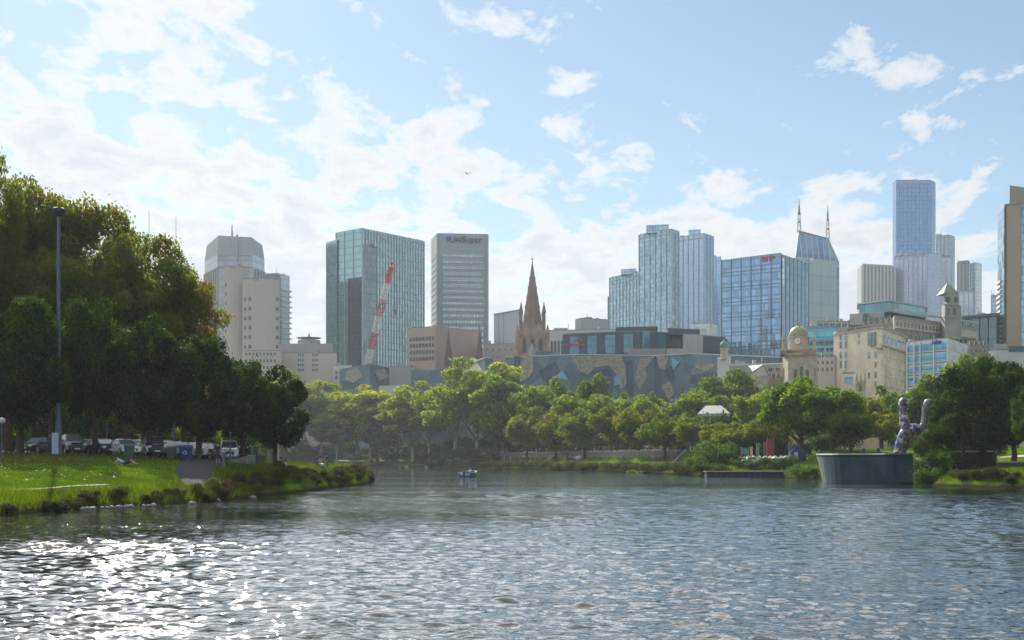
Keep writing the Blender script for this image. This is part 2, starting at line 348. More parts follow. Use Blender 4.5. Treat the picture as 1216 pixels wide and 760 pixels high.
hh = mth(t, 'MULTIPLY', hh, ramp(t, w3.outputs[0], [(0.36, 0.35), (0.6, 1.25)])); t.links.new(hh, bn.inputs['Height']); t.links.new(bn.outputs[0], b.inputs['Normal'])
tag(np_mesh('river', V, Q, wm, smooth=True), kind='structure')

def ribbon(name, pts, wid, m, lift=0.03, kind='structure', step=1.5):
    """a strip of paving laid on the land"""
    P = []; 
    for a, b_ in zip(pts[:-1], pts[1:]):
        a = Vector(a); b_ = Vector(b_); n = max(1, int((b_ - a).length / step)); P += [a.lerp(b_, i / n) for i in range(n)]
    P.append(Vector(pts[-1])); V = []; k = 4
    for i, p in enumerate(P):
        d = (P[min(i + 1, len(P) - 1)] - P[max(i - 1, 0)]).normalized(); nn = Vector((-d.y, d.x))
        w = wid if isinstance(wid, (int, float)) else wid[0] + (wid[1] - wid[0]) * i / (len(P) - 1)
        for j in range(k + 1):
            q = p + nn * (w * (j / k - 0.5)); V.append((q.x, q.y, H(q.x, q.y) + lift))
    Fq = [(i * (k + 1) + j, i * (k + 1) + j + 1, (i + 1) * (k + 1) + j + 1, (i + 1) * (k + 1) + j) for i in range(len(P) - 1) for j in range(k)]
    return tag(np_mesh(name, V, np.array(Fq)[:, ::-1], m, smooth=True), kind=kind)
asph = mat('asphalt', (0.06, 0.06, 0.065), 0.85, var=0.2, scale=1.5); conc = mat('concrete', (0.33, 0.32, 0.30), 0.85, var=0.15, scale=0.8)
grav = mat('gravel', (0.42, 0.36, 0.28), 0.95, var=0.2, scale=2)
pth = mat('path_paving', (0.06, 0.06, 0.065), 0.95, var=0.2, scale=1.2, spec=0.05)
ribbon('road', [(-120, 150), (-70, 142), (-48, 139), (-33, 146), (-31, 175), (-38, 215)], 9, asph, 0.04)
ribbon('path', [(-22.6, 103.5), (-25.2, 112), (-26.6, 121), (-29, 134)], (2.3, 3.6), pth, 0.035)
ribbon('riverside_path', [(-30.6, 87), (-29.4, 91), (-27.6, 97)], 0.35, grav, 0.035)
def offs(poly, d, i0, i1):
    """points of a shoreline pushed inland by d metres"""
    P = [Vector(p) for p in poly[i0:i1]]; o = []
    for i, p in enumerate(P):
        a = (P[min(i + 1, len(P) - 1)] - P[max(i - 1, 0)]).normalized(); n = Vector((-a.y, a.x)); q = p + n * d
        if sdist([q], poly)[0] < 0: q = p - n * d
        o.append((q.x, q.y))
    return o
ribbon('promenade', offs(FAR, 11.5, 2, 10), 3.4, conc, 0.03)
ribbon('terrace', offs(FAR, 22, 4, 9), 9, grav, 0.03)
ribbon('lawn_path', [(60, 236), (75, 205), (84, 180), (95, 160)], 5, grav, 0.04)

# ---------------------------------------------------------------- vegetation
def rand_unit(rng, n):
    v = rng.normal(size=(n, 3)); return v / np.linalg.norm(v, axis=1)[:, None]
def crown(rng, C_, Rd, n, size, squash=0.8, fuzz=0.12, up=0.0):
    """n leaf facets spread through lobes with centres C_ and radii Rd"""
    C_ = np.asarray(C_, float); Rd = np.asarray(Rd, float); w = Rd ** 2; k = rng.choice(len(C_), n, p=w / w.sum())
    d = rand_unit(rng, n); d[:, 2] += up; d /= np.linalg.norm(d, axis=1)[:, None]
    r = 0.45 + 0.55 * rng.random(n) ** 0.45 + np.abs(rng.normal(0, fuzz * 2.0, n)) * (rng.random(n) < 0.25)
    p = C_[k] + d * (Rd[k] * r)[:, None] * np.array([1, 1, squash])
    nrm = d * 0.9 + rand_unit(rng, n); nrm /= np.linalg.norm(nrm, axis=1)[:, None]
    a = np.cross(nrm, rand_unit(rng, n)); a /= np.linalg.norm(a, axis=1)[:, None]; b_ = np.cross(nrm, a)
    s = size * (0.55 + 0.8 * rng.random(n)); A = a * s[:, None]; B = b_ * (s * 0.6)[:, None]
    V = np.stack([p - A, p - B + A * 0.1 + nrm * (s * .12)[:, None], p + A, p + B + A * 0.1 - nrm * (s * .12)[:, None]], 1).reshape(-1, 3)
    return V, np.arange(4 * n).reshape(n, 4), (rng.random(n) * 0.7 + 0.3 * rng.random(len(C_))[k])
def trunk_mb(rng, h0, H_, C_, r0, lean=0.0, nl=8):
    mb = MB(); top = Vector((lean * H_, rng.normal(0, .02) * H_, h0 + (H_ - h0) * 0.62)); fork = Vector((lean * h0, 0, h0))
    mb.tube([(0, 0, -0.4), (0, 0, 0.05), (lean * h0 * .5, .1, h0 * .5), fork, top], [r0 * 1.5, r0 * 1.15, r0, r0 * .85, r0 * .3], 9)
    ks = rng.permutation(len(C_))[:nl]
    for k in ks:
        c = Vector(C_[k]); s = fork.lerp(top, 0.5 * rng.random()); m1 = s.lerp(c, 0.5) + Vector((0, 0, -0.06 * H_ * rng.random())) + Vector(rng.normal(0, .02 * H_, 3))
        mb.tube([s, m1, c], [r0 * .42, r0 * .28, r0 * .09], 6)
    return mb
def tree_proto(name, seed, H_, Rx, h0, nlobe, lobe_r, nleaf, lsize, lm, bm_, squash=0.85, shape='oval', r0=0.4, nl=9, lean=0.0):
    rng = np.random.default_rng(seed); C_ = []; Rd = []; cz = (H_ + h0) / 2; rz = (H_ - h0) / 2
    for i in range(nlobe):
        for _ in range(200):
            p = rng.uniform(-1, 1, 3); q = np.linalg.norm(p)
            if q > 1 or q < 0.35: continue
            if shape == 'dome' and p[2] < -0.55: continue
            if shape == 'vase' and math.hypot(p[0], p[1]) > 0.5 + 0.5 * (p[2] + 1): continue
            if shape == 'layer': p[2] = round(p[2] * 3) / 3 + rng.normal(0, .08)
            if shape == 'cone' and math.hypot(p[0], p[1]) > 0.95 * (1 - (p[2] + 1) / 2) ** 0.75: continue
            break
        lr = lobe_r * (0.65 + 0.7 * rng.random()); k = 1 - lr / (2.2 * Rx)
        C_.append((p[0] * Rx * k + lean * H_ * .6, p[1] * Rx * k, cz + p[2] * max(rz - lr * .6, rz * .4))); Rd.append(lr)
    V, Fq, lv = crown(rng, C_, Rd, nleaf, lsize, squash)
    root = bpy.data.objects.new(name, None)
    tm = trunk_mb(rng, h0 * 1.05, H_, C_, r0, lean, nl)
    col = COL; col.objects.link(root)
    tr = tm.build('trunk', bm_, root, smooth=True)
    cr = np_mesh('crown', V, Fq, lm, root, attr=lv)
    return root
bark = mat('bark_dark', (0.075, 0.06, 0.045), 0.95, var=0.35, scale=3, spec=0.05); gumbark = mat('bark_pale', (0.36, 0.33, 0.28), 0.9, var=0.3, scale=1.2, spec=0.1)
Lplane = leafmat('leaf_plane', [(0.040, 0.070, 0.010), (0.085, 0.105, 0.012), (0.130, 0.100, 0.014)], 0.55, (2.5, 2.5, 0.4), 0.22)
Loak = leafmat('leaf_oak', [(0.010, 0.026, 0.008), (0.018, 0.042, 0.009), (0.055, 0.085, 0.008)], 0.27, (2.5, 2.6, 0.3), 0.30)
Lgum = leafmat('leaf_gum', [(0.055, 0.090, 0.014), (0.115, 0.150, 0.016), (0.21, 0.22, 0.018)], 0.52, (2.3, 2.4, 0.35), 0.16)
Lfig = leafmat('leaf_fig', [(0.026, 0.055, 0.010), (0.065, 0.105, 0.010), (0.16, 0.19, 0.010)], 0.5, (2.3, 2.5, 0.35), 0.2)
Laut = leafmat('leaf_autumn', [(0.042, 0.068, 0.008), (0.095, 0.112, 0.010), (0.155, 0.135, 0.012)], 0.52, (2.2, 2.4, 0.35), 0.2)
PR = {}
for i in range(3):
    PR['plane', i] = tree_proto('plane_tree', 10 + i, 28, 8.5, 7, 90, 1.8, 40000, 0.22, Lplane, bark, r0=0.5, nl=14)
    PR['oak', i] = tree_proto('elm_tree', 20 + i, 14, 6.0, 2.2, 75, 1.15, 32000, 0.185, Loak, bark, shape='oval', r0=0.42, nl=12)
    PR['gum', i] = tree_proto('gum_tree', 30 + i, 24, 9, 4, 46, 1.9, 15000, 0.34, Lgum, gumbark, squash=0.62, shape='dome', r0=0.42, nl=22, lean=0.05 * (i - 1))
    PR['fig', i] = tree_proto('fig_tree', 40 + i, 17, 7, 2.5, 40, 2.0, 12000, 0.34, Lfig, bark, squash=0.8, shape='cone' if i == 0 else 'dome', r0=0.5)
    PR['aut', i] = tree_proto('plane_tree', 50 + i, 15, 6.5, 3.0, 36, 1.7, 10000, 0.32, Laut, bark, shape='oval', r0=0.35)
USED = set(); TCOUNT = 0
def put_tree(kind, var, px, top, D, wpx, label, group, tint=(1, 1, 1), base=None, cat='tree'):
    """a tree whose crown is wpx photo pixels wide and whose top shows at row top"""
    global TCOUNT
    key = (kind, var % 3); p = PR[key]; o = p if key not in USED else copy_tree(p); USED.add(key)
    x = WX(px, D); z = H(x, D) if base is None else base
    h0 = {'plane': 28, 'oak': 14, 'gum': 24, 'fig': 17, 'aut': 15}[kind]; r0 = {'plane': 8.5, 'oak': 6, 'gum': 9, 'fig': 7, 'aut': 6.5}[kind]
    h = ZT(top, D) - z; s = h / h0 / 0.985; w = wpx * D / F / 2 / r0 / 0.97
    o.location = (x, D, z); o.scale = (w, w, s); TCOUNT += 1; o.rotation_euler = (0, 0, TCOUNT * 2.4)
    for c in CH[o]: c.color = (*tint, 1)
    tag(o, label, cat, group); return o
GL = 'big trees over the parked cars on the left bank'
for a in [
    ('plane', 1, 62, 300, 150, 120, 'leafy plane tree filling in behind the upper half of the floodlight mast'),
    ('plane', 0, 150, 330, 152, 120, 'leafy plane tree filling the middle above the second parked car'),
    ('plane', 0, -18, 172, 150, 100, 'tall plane tree cut off by the left edge, its top reaching highest'),
    ('plane', 1, 40, 218, 158, 130, 'tall ragged plane tree rising right behind the floodlight mast'),
    ('plane', 2, 112, 232, 163, 135, 'tall plane tree with loose open top just right of the floodlight mast'),
    ('plane', 0, 172, 272, 156, 124, 'brownish plane tree stepping down right of the tallest left trees'),
    ('plane', 1, 218, 322, 160, 104, 'autumn brown plane tree whose crown edges the grey office tower'),
    ('plane', 2, 10, 270, 175, 150, 'yellow green plane tree deep in the shade at the left edge')]:
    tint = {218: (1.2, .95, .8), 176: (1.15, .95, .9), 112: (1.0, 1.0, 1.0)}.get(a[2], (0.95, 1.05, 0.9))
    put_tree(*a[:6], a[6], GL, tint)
for a in [
    ('oak', 0, 24, 352, 124, 122, 'broad green tree standing left of the floodlight mast on the lawn edge'),
    ('oak', 1, 112, 350, 130, 92, 'dark round tree with thick trunk between the first two parked cars'),
    ('oak', 2, 178, 378, 131, 96, 'dark tree whose trunk stands between the white car and the wheelie bins'),
    ('oak', 0, 236, 398, 132, 104, 'dark dense tree over the path and the standing man in black'),
    ('oak', 1, 288, 425, 137, 84, 'dark tree behind the low concrete wall, last but one towards the river'),
    ('oak', 2, 327, 436, 141, 80, 'dark round tree hanging over the water end of the left bank')]:
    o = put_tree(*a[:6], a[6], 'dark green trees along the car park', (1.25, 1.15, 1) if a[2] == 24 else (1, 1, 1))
o.location.z += 0.0
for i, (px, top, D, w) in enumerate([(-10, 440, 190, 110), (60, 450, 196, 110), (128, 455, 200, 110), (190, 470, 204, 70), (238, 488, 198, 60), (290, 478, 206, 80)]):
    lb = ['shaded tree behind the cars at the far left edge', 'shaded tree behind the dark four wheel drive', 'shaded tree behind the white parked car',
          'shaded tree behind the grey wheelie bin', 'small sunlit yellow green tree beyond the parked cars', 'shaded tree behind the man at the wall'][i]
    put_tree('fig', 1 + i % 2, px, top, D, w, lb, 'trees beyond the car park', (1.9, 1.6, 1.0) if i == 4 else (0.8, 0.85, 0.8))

FARTREES = [  # kind, var, px, top, D, width px, label, tint
    ('gum', 0, 345, 440, 640, 90, 'hazy gum tree seen just over the last dark tree of the left bank', (1, 1, 1)),
    ('gum', 1, 382, 450, 628, 80, 'hazy gum tree above the seated group at the point', (1.0, 1, 1)),
    ('gum', 2, 424, 452, 612, 84, 'yellow green gum tree below the wedge shaped zinc building', (1.3, 1.2, .9)),
    ('gum', 0, 470, 456, 596, 84, 'spreading gum tree with pale limbs beyond the tip of the left bank', (1.25, 1.15, .9)),
    ('gum', 1, 400, 478, 604, 60, 'small dull gum tree low over the far left water', (0.8, .9, .9)),
    ('fig', 1, 448, 480, 590, 56, 'low rounded tree near the far lawn sitters', (1.1, 1.1, 1)),
    ('gum', 2, 510, 447, 560, 78, 'gum tree with bare forked trunk left of the boat', (1.1, 1.1, .9)),
    ('gum', 0, 566, 421, 505, 112, 'largest gum tree of the far bank, broad crown right above the little boat', (1.05, 1.1, .9)),
    ('gum', 1, 612, 440, 500, 66, 'gum tree leaning against the right side of the largest crown', (.95, 1.0, .9)),
    ('fig', 0, 656, 430, 480, 64, 'pointed dark fig tree in front of the patterned zinc wall', (1, 1, 1)),
    ('fig', 1, 708, 445, 472, 48, 'round headed dark tree right of the pointed fig', (1, 1, 1)),
    ('fig', 2, 688, 456, 478, 40, 'small dark tree tucked between pointed fig and round head', (1, 1, 1)),
    ('fig', 0, 742, 452, 468, 42, 'little cone shaped tree below the sandstone arch', (.9, 1, 1)),
    ('fig', 0, 776, 452, 462, 40, 'second little cone shaped tree right of the sandstone arch', (.9, 1, 1)),
    ('fig', 2, 800, 474, 452, 60, 'wide green tree below the square light masts', (1.2, 1.1, .9)),
    ('fig', 1, 868, 440, 440, 92, 'big double headed tree in front of the stone gable', (1, 1, 1)),
    ('fig', 2, 898, 462, 380, 64, 'sunlit tree between stone gable and the domed clock tower', (1.5, 1.35, .9)),
    ('aut', 0, 905, 455, 460, 50, 'dull tree below the roof of the stone gable', (.7, .95, .9)),
    ('aut', 1, 1012, 470, 330, 56, 'olive tree left of the cream corner building foot', (1.1, 1.1, 1)),
    ('aut', 2, 1046, 458, 300, 60, 'greyish olive tree rising behind the statue head', (.95, 1.05, 1.2)),
    ('fig', 1, 1086, 462, 290, 60, 'bluish green tree behind the raised tail of the statue', (.85, 1, 1.1)),
    ('gum', 2, 330, 455, 610, 70, 'hazy gum tree half behind the last dark tree of the left bank', (1.1, 1.1, 1)),
    ('gum', 1, 440, 462, 604, 84, 'pale gum tree in the gap below the low flat grey block', (1.35, 1.25, .9)),
    ('gum', 0, 490, 460, 570, 84, 'pale gum tree behind the spreading one beyond the bank tip', (1.25, 1.2, .9)),
    ('gum', 2, 540, 436, 530, 90, 'wide gum tree filling in left of the largest crown', (1.1, 1.15, .9)),
    ('fig', 1, 590, 448, 482, 78, 'leafy tree below the right half of the largest gum crown', (1.2, 1.2, .9)),
    ('fig', 2, 634, 458, 470, 64, 'leafy tree left of the foot of the pointed fig', (1.25, 1.2, .9)),
    ('fig', 1, 676, 470, 452, 66, 'leafy tree right of the foot of the pointed fig', (1.3, 1.2, .9)),
    ('fig', 2, 722, 466, 446, 66, 'leafy yellow green tree between the round head and the first little cone', (1.5, 1.35, .9)),
    ('fig', 1, 762, 470, 436, 64, 'leafy yellow green tree between the two little cones', (1.4, 1.3, .9)),
    ('fig', 2, 836, 462, 430, 70, 'leafy tree between the light masts and the double headed tree', (1.25, 1.2, .9)),
    ('fig', 1, 930, 458, 420, 66, 'dark leafy tree right under the domed clock tower', (.9, 1.05, .9)),
]
for a in FARTREES: put_tree(*a[:7], 'trees in the park beyond the river', a[7])
prom = [(626, 478), (660, 486), (694, 484), (726, 478), (757, 482), (790, 490), (822, 493), (858, 500)]
lbs = ['above the grey kiosk', 'over the group of strollers', 'over the parked white cart', 'behind the yellow post', 'over the white seats',
       'over the seated crowd', 'beside the blue stair wall', 'over the rounded bush']
for i, (px, top) in enumerate(prom):
    D = float(np.interp(px, [626, 660, 694, 726, 757, 790, 822, 858], [432, 412, 392, 372, 350, 332, 316, 300]))
    put_tree('aut', i, px, top, D, 50 + 6 * (i % 3), 'promenade plane tree turning brown ' + lbs[i], 'plane trees along the far promenade', [(.95, 1.05, 1), (1.05, 1.0, .9), (.9, 1.1, .9)][i % 3])
for a in [
    ('aut', 0, 880, 500, 290, 66, 'olive plane tree over the white umbrellas', (1.0, 1, .9)),
    ('aut', 1, 912, 492, 282, 60, 'brownish tree above the red banners', (.95, .9, .9)),
    ('fig', 1, 952, 449, 262, 88, 'large green tree with a yellow branch left of the riverside bastion', (1.0, 1.05, .9)),
    ('fig', 2, 988, 456, 252, 76, 'tall dark green tree standing over the left end of the bastion', (.9, 1, .9)),
    ('aut', 2, 1010, 482, 246, 60, 'shaded tree behind the left half of the bastion', (.75, .95, .9)),
    ('aut', 0, 1048, 488, 262, 50, 'yellowish small tree behind the neck of the statue', (1.3, 1.2, .9)),
    ('oak', 0, 1110, 503, 178, 46, 'low leafy tree covering the statue body', (1.5, 1.5, 1)),
    ('oak', 1, 1144, 434, 184, 74, 'dark tree on the right bank next to the statue', (1, 1.05, 1)),
    ('oak', 2, 1168, 426, 176, 110, 'largest dark tree of the right bank below the white service block', (1, 1, 1)),
    ('oak', 0, 1204, 430, 190, 92, 'dark tree of the right bank standing on the gravel path', (1, 1, 1)),
    ('oak', 1, 1232, 452, 160, 60, 'sunlit tree cut off by the right edge', (1.7, 1.6, 1)),
    ('fig', 1, 1104, 446, 300, 60, 'light green tree beneath the blue and white offices', (1.2, 1.1, .9)),
    ('fig', 2, 1150, 418, 320, 60, 'open topped gum like tree in front of the dark glass block', (1.1, 1.1, .9)),
    ('fig', 1, 1188, 432, 310, 70, 'tree behind the right bank below the white service block', (1.2, 1.15, .9)),
    ('fig', 2, 1222, 436, 300, 60, 'distant tree at the right edge behind the gravel path', (1.1, 1.1, .9))]:
    put_tree(*a[:7], 'trees of the right bank', a[7])
# far understorey: dense shrubs that close the gaps between trunks
Lsh = leafmat('leaf_shrub', [(0.03, 0.055, 0.016), (0.05, 0.085, 0.02), (0.08, 0.11, 0.025)], 0.35, (1.5, 1.7, 0.5), 0.5)
Lreed = leafmat('leaf_reed', [(0.055, 0.045, 0.022), (0.075, 0.070, 0.022), (0.085, 0.11, 0.02)], 0.30, (1.4, 1.3, .6), 0.8)
def shrub_proto(seed, lm, n, size, rad=1.0, up=0.5, name='shrub'):
    rng = np.random.default_rng(seed); C_ = np.column_stack([rng.uniform(-.6, .6, 9) * rad, rng.uniform(-.6, .6, 9) * rad, rng.uniform(.25, .75, 9)]); Rd = rng.uniform(.25, .5, 9)
    V, Fq, lv = crown(rng, C_, Rd, n, size, 0.9, 0.2, up); V[:, 2] = np.maximum(V[:, 2], -0.1)
    o = np_mesh(name, V, Fq, lm, None, attr=lv); return o
SP = [shrub_proto(70 + i, Lsh, 2600, 0.055) for i in range(3)]; RP = [shrub_proto(80 + i, Lreed, 3000, 0.05, up=0.3, name='bank_shrub') for i in range(4)]
for p in SP + RP: p['_u'] = 0
def put_shrub(P, i, x, y, w, h, label, group, tint=(1, 1, 1)):
    p = P[i % len(P)]; o = p if not p['_u'] else p.copy()
    if p['_u']: COL.objects.link(o)
    p['_u'] = 1
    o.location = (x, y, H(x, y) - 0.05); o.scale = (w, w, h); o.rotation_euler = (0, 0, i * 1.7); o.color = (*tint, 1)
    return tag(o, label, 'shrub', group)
rng = np.random.default_rng(5)
sh = [WX(px, D) for px, D in ()]
k = 0
for px in range(300, 860, 15):                                   # behind the far terrace
    D = float(np.interp(px, [300, 450, 500, 620, 700, 860], [655, 640, 600, 480, 420, 345])); x = WX(px, D)
    put_shrub(SP, k, x, D, 4.6 + rng.random() * 2, 5.0 + 3.5 * rng.random(), 'tall shaded shrub in the dark belt behind the far promenade', 'shrub belt behind the far promenade', (.8, .9, .9)); k += 1
for px in range(860, 1230, 16):
    if 1010 < px < 1062 or px > 1185: continue
    D = 285 if px < 1085 else 215; x = WX(px, D)
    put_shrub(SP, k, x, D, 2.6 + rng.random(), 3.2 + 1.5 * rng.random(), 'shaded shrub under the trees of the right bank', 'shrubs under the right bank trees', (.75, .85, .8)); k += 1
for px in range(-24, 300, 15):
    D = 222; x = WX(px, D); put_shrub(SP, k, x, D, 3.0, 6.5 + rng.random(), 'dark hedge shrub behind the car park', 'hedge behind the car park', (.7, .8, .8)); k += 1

for i, px in enumerate(range(300, 590, 13)):
    D = float(np.interp(px, [300, 450, 500, 590], [634, 606, 570, 470])); put_shrub(SP, i, WX(px, D), D, 3.6 + rng.random() * 2, 2.6 + 2.2 * rng.random(), 'rounded hazy shrub between the gum trunks of the far left bank', 'shrubs between the far gum trunks', (1.2, 1.2, .9))
# shrubs and reeds at the water's edge, one by one
def along(poly, i0, i1, step):
    P = [Vector(p) for p in poly[i0:i1]]; o = []
    for a, b_ in zip(P[:-1], P[1:]):
        n = max(1, int((b_ - a).length / step)); o += [a.lerp(b_, (i + .5) / n) for i in range(n)]
    return o
k = 0
for p in along(LEFT, 3, 13, 1.15):
    dense = p.y > 98 or rng.random() < 0.75
    if not dense: continue
    q = p + Vector((rng.uniform(-1.9, -0.3), rng.uniform(-.3, .6))); s = 0.6 + 0.5 * rng.random()
    if p.y > 185: s *= 1.0
    dk = rng.random(); tint = (.9, .75, .75) if dk < .45 else ((.7, .8, .7) if dk < .7 else (1.5, 1.9, .9))
    side = 'brown twiggy' if dk < .45 else ('dark green' if dk < .7 else 'bright green')
    w_ = 1
    w = 'at the far tip of the left bank' if p.y > 165 else ('below the sunny lawn of the left bank' if p.y > 110 else 'below the shaded lawn of the left bank')
    put_shrub(RP, k, q.x, q.y, s * 1.05, s * (0.95 if p.y > 100 else .8), side + ' shrub on the waterline ' + w, side + ' shrubs on the waterline ' + w, tint); k += 1
for p in along(FAR, 4, 12, 3.2):
    s = 1.0 + 0.9 * rng.random(); q = p + Vector((rng.uniform(.4, 1.6), rng.uniform(.2, 1.0))); dk = rng.random()
    if 232 < p.y < 262 and rng.random() < .5: continue
    put_shrub(RP, k, q.x, q.y, s * 1.5, s * .95, 'dull reed clump on the far waterline', 'reed clumps along the far waterline', (.75, .75, .7) if dk < .6 else (1.0, 1.4, .7)); k += 1
for p in along(FAR, 16, 20, 1.8):
    s = 0.8 + 0.7 * rng.random(); q = p + Vector((rng.uniform(.5, 2.0), rng.uniform(.2, 1.0))); dk = rng.random()
    put_shrub(RP, k, q.x, q.y, s * 1.2, s * .85, 'reed clump on the waterline of the right bank', 'reed clumps on the right bank waterline', (.8, .75, .7) if dk < .6 else (1.1, 1.4, .7)); k += 1
for px, py, D, w, h, lb, tint in [
    (828, 552, 258, 2.6, 2.7, 'small bright bush left of the timber landing', (1.9, 1.9, 1)), (858, 550, 262, 4.6, 4.2, 'large rounded bush behind the timber landing', (1.5, 1.6, 1)),
    (874, 550, 258, 2.6, 2.4, 'low dark bush at the right foot of the large rounded bush', (1.1, 1.2, 1)),
    (950, 556, 222, 2.6, 2.1, 'yellow green bush just left of the bastion', (2.0, 1.9, 1)), (966, 560, 215, 2.2, 1.5, 'low bush touching the left foot of the bastion', (1.3, 1.3, 1)),
    (1100, 560, 164, 1.9, 2.6, 'leafy bush at the right end of the bastion wall', (1.3, 1.5, 1)), (1088, 540, 176, 2.2, 3.4, 'sunlit yellow green bush in front of the statue body', (2.2, 2.2, 1)),
    (1112, 556, 168, 2.4, 3.2, 'dark bush under the right bank trees beside the bastion', (.9, 1, 1))]:
    x = WX(px, D); put_shrub(SP, k, x, D, w, h, lb, None, tint); k += 1
# grass blades and fallen leaves
def blades(name, pts, hgt, wid, m, seed):
    rng = np.random.default_rng(seed); n = len(pts); z = HT(pts[:, 0], pts[:, 1]); a = rng.random(n) * math.pi; h = hgt * (.5 + rng.random(n))
    dx, dy = np.cos(a) * wid, np.sin(a) * wid; lx, ly = rng.normal(0, .35, n) * h, rng.normal(0, .35, n) * h
    b0 = np.stack([pts[:, 0] - dx, pts[:, 1] - dy, z - .02], 1); b1 = np.stack([pts[:, 0] + dx, pts[:, 1] + dy, z - .02], 1); t0 = np.stack([pts[:, 0] + lx, pts[:, 1] + ly, z + h], 1)
    V = np.stack([b0, b1, t0], 1).reshape(-1, 3)
    return tag(np_mesh(name, V, np.arange(3 * n).reshape(n, 3), m, attr=rng.random(n)), kind='stuff')
Lgr = leafmat('leaf_grass', [(0.045, 0.07, 0.006), (0.075, 0.115, 0.006), (0.13, 0.165, 0.008)], 0.45, (1.7, 1.8, .3), 0.25)
Llawn = leafmat('leaf_lawn', [(0.055, 0.050, 0.010), (0.050, 0.075, 0.006), (0.080, 0.112, 0.006)], 0.3, (1.5, 1.6, .3), 0.3)
def scatter(n, x0, x1, y0, y1, cond, seed):
    r = np.random.default_rng(seed); P = np.column_stack([r.uniform(x0, x1, n), r.uniform(y0, y1, n)]); return P[cond(P)]
dl = lambda P: sdist(P, LEFT); df = lambda P: sdist(P, FAR)
onpath = lambda P: (sdist(P, [(-21.0, 103.5), (-23.6, 112), (-25, 121), (-27, 134), (-31.5, 134), (-28.6, 121), (-26.8, 112), (-24.4, 103.5)]) > 0)
blades('bank_grass', scatter(190000, -46, -15, 70, 195, lambda P: (dl(P) > .3) & (dl(P) < 4.2) & ~onpath(P), 1), .42, .025, Lgr, 1)
blades('lawn_grass', scatter(260000, -58, -16, 72, 190, lambda P: (dl(P) > 3) & (dl(P) < 31) & ~onpath(P), 2), .085, .016, Llawn, 2)
blades('far_bank_grass', scatter(260000, -60, 60, 225, 600, lambda P: (df(P) > .6) & (df(P) < 9.5), 3), .42, .06, Lgr, 3)
blades('right_bank_grass', scatter(90000, 38, 75, 130, 235, lambda P: (df(P) > .6) & (df(P) < 16), 4), .3, .03, Lgr, 4)
LP_ = scatter(2600, -58, -20, 80, 150, lambda P: (dl(P) > 7) & (dl(P) < 32) & ~onpath(P), 6)
r = np.random.default_rng(8); mbv = []
for p in LP_:
    s = .035 + .05 * r.random(); a = r.random() * 6.28; z = H(*p) + .07; mbv += [(p[0] + s * math.cos(a + q), p[1] + s * math.sin(a + q), z + r.uniform(0, .05)) for q in (0, 1.4, 3.1, 4.6)]
tag(np_mesh('fallen_leaves', mbv, np.arange(len(mbv)).reshape(-1, 4), mat('dry_leaf', (0.42, 0.36, 0.24), .7, var=.4, scale=.9)), kind='stuff')
# pale rocks at the waterline of the left bank
rock = mat('rock', (.24, .23, .21), .8, var=.3, scale=4)
rockpts = []
for i, px in enumerate([98, 104, 110, 122, 127, 133, 141, 149, 153, 171, 176, 182, 228, 258, 300, 352]):
    x0, D0 = None, None
    D = float(np.interp(px, [98, 182, 228, 300, 352], [85.2, 91.2, 95.3, 110, 129])); x = WX(px, D); bm = bmesh.new(); bmesh.ops.create_icosphere(bm, subdivisions=2, radius=.13 + .14 * rng.random())
    for v in bm.verts: v.co *= 1 + .25 * math.sin(v.co.x * 13 + i) * math.cos(v.co.y * 11 + i * 2); v.co.z *= .6
    me = bpy.data.meshes.new('rock'); bm.to_mesh(me); bm.free(); me.materials.append(rock); o = bpy.data.objects.new('rock', me); link(o); o.location = (x, D, .06)
    tag(o, 'small pale rock lying in the water along the left bank', 'rock', 'pale rocks along the left waterline')
for i, (px, D, h) in enumerate([(1108, 172, 2.2), (1122, 174, 2.0), (1136, 175, 2.4), (1150, 175, 2.1), (1163, 174, 2.3), (1176, 173, 1.8)]):
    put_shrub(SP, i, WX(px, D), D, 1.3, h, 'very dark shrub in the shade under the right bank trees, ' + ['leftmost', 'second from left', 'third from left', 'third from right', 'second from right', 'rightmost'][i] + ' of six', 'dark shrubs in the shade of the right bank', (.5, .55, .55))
for i, (px, D, w, h) in enumerate([(880, 244, 2.4, 1.7), (896, 241, 2.0, 1.3), (912, 243, 2.6, 1.6), (926, 241, 2.2, 1.5), (938, 240, 2.4, 2.0), (846, 262, 3.0, 2.6), (838, 246, 2.4, 2.0)]):
    put_shrub(SP, i, WX(px, D), D, w, h, 'low green shrub on the slope above the landing stage, ' + ['third from left', 'fourth from left', 'fifth from left', 'second from right', 'rightmost', 'second from left and tallest', 'leftmost'][i], 'shrubs above the landing stage', (1.1, 1.15, .9))

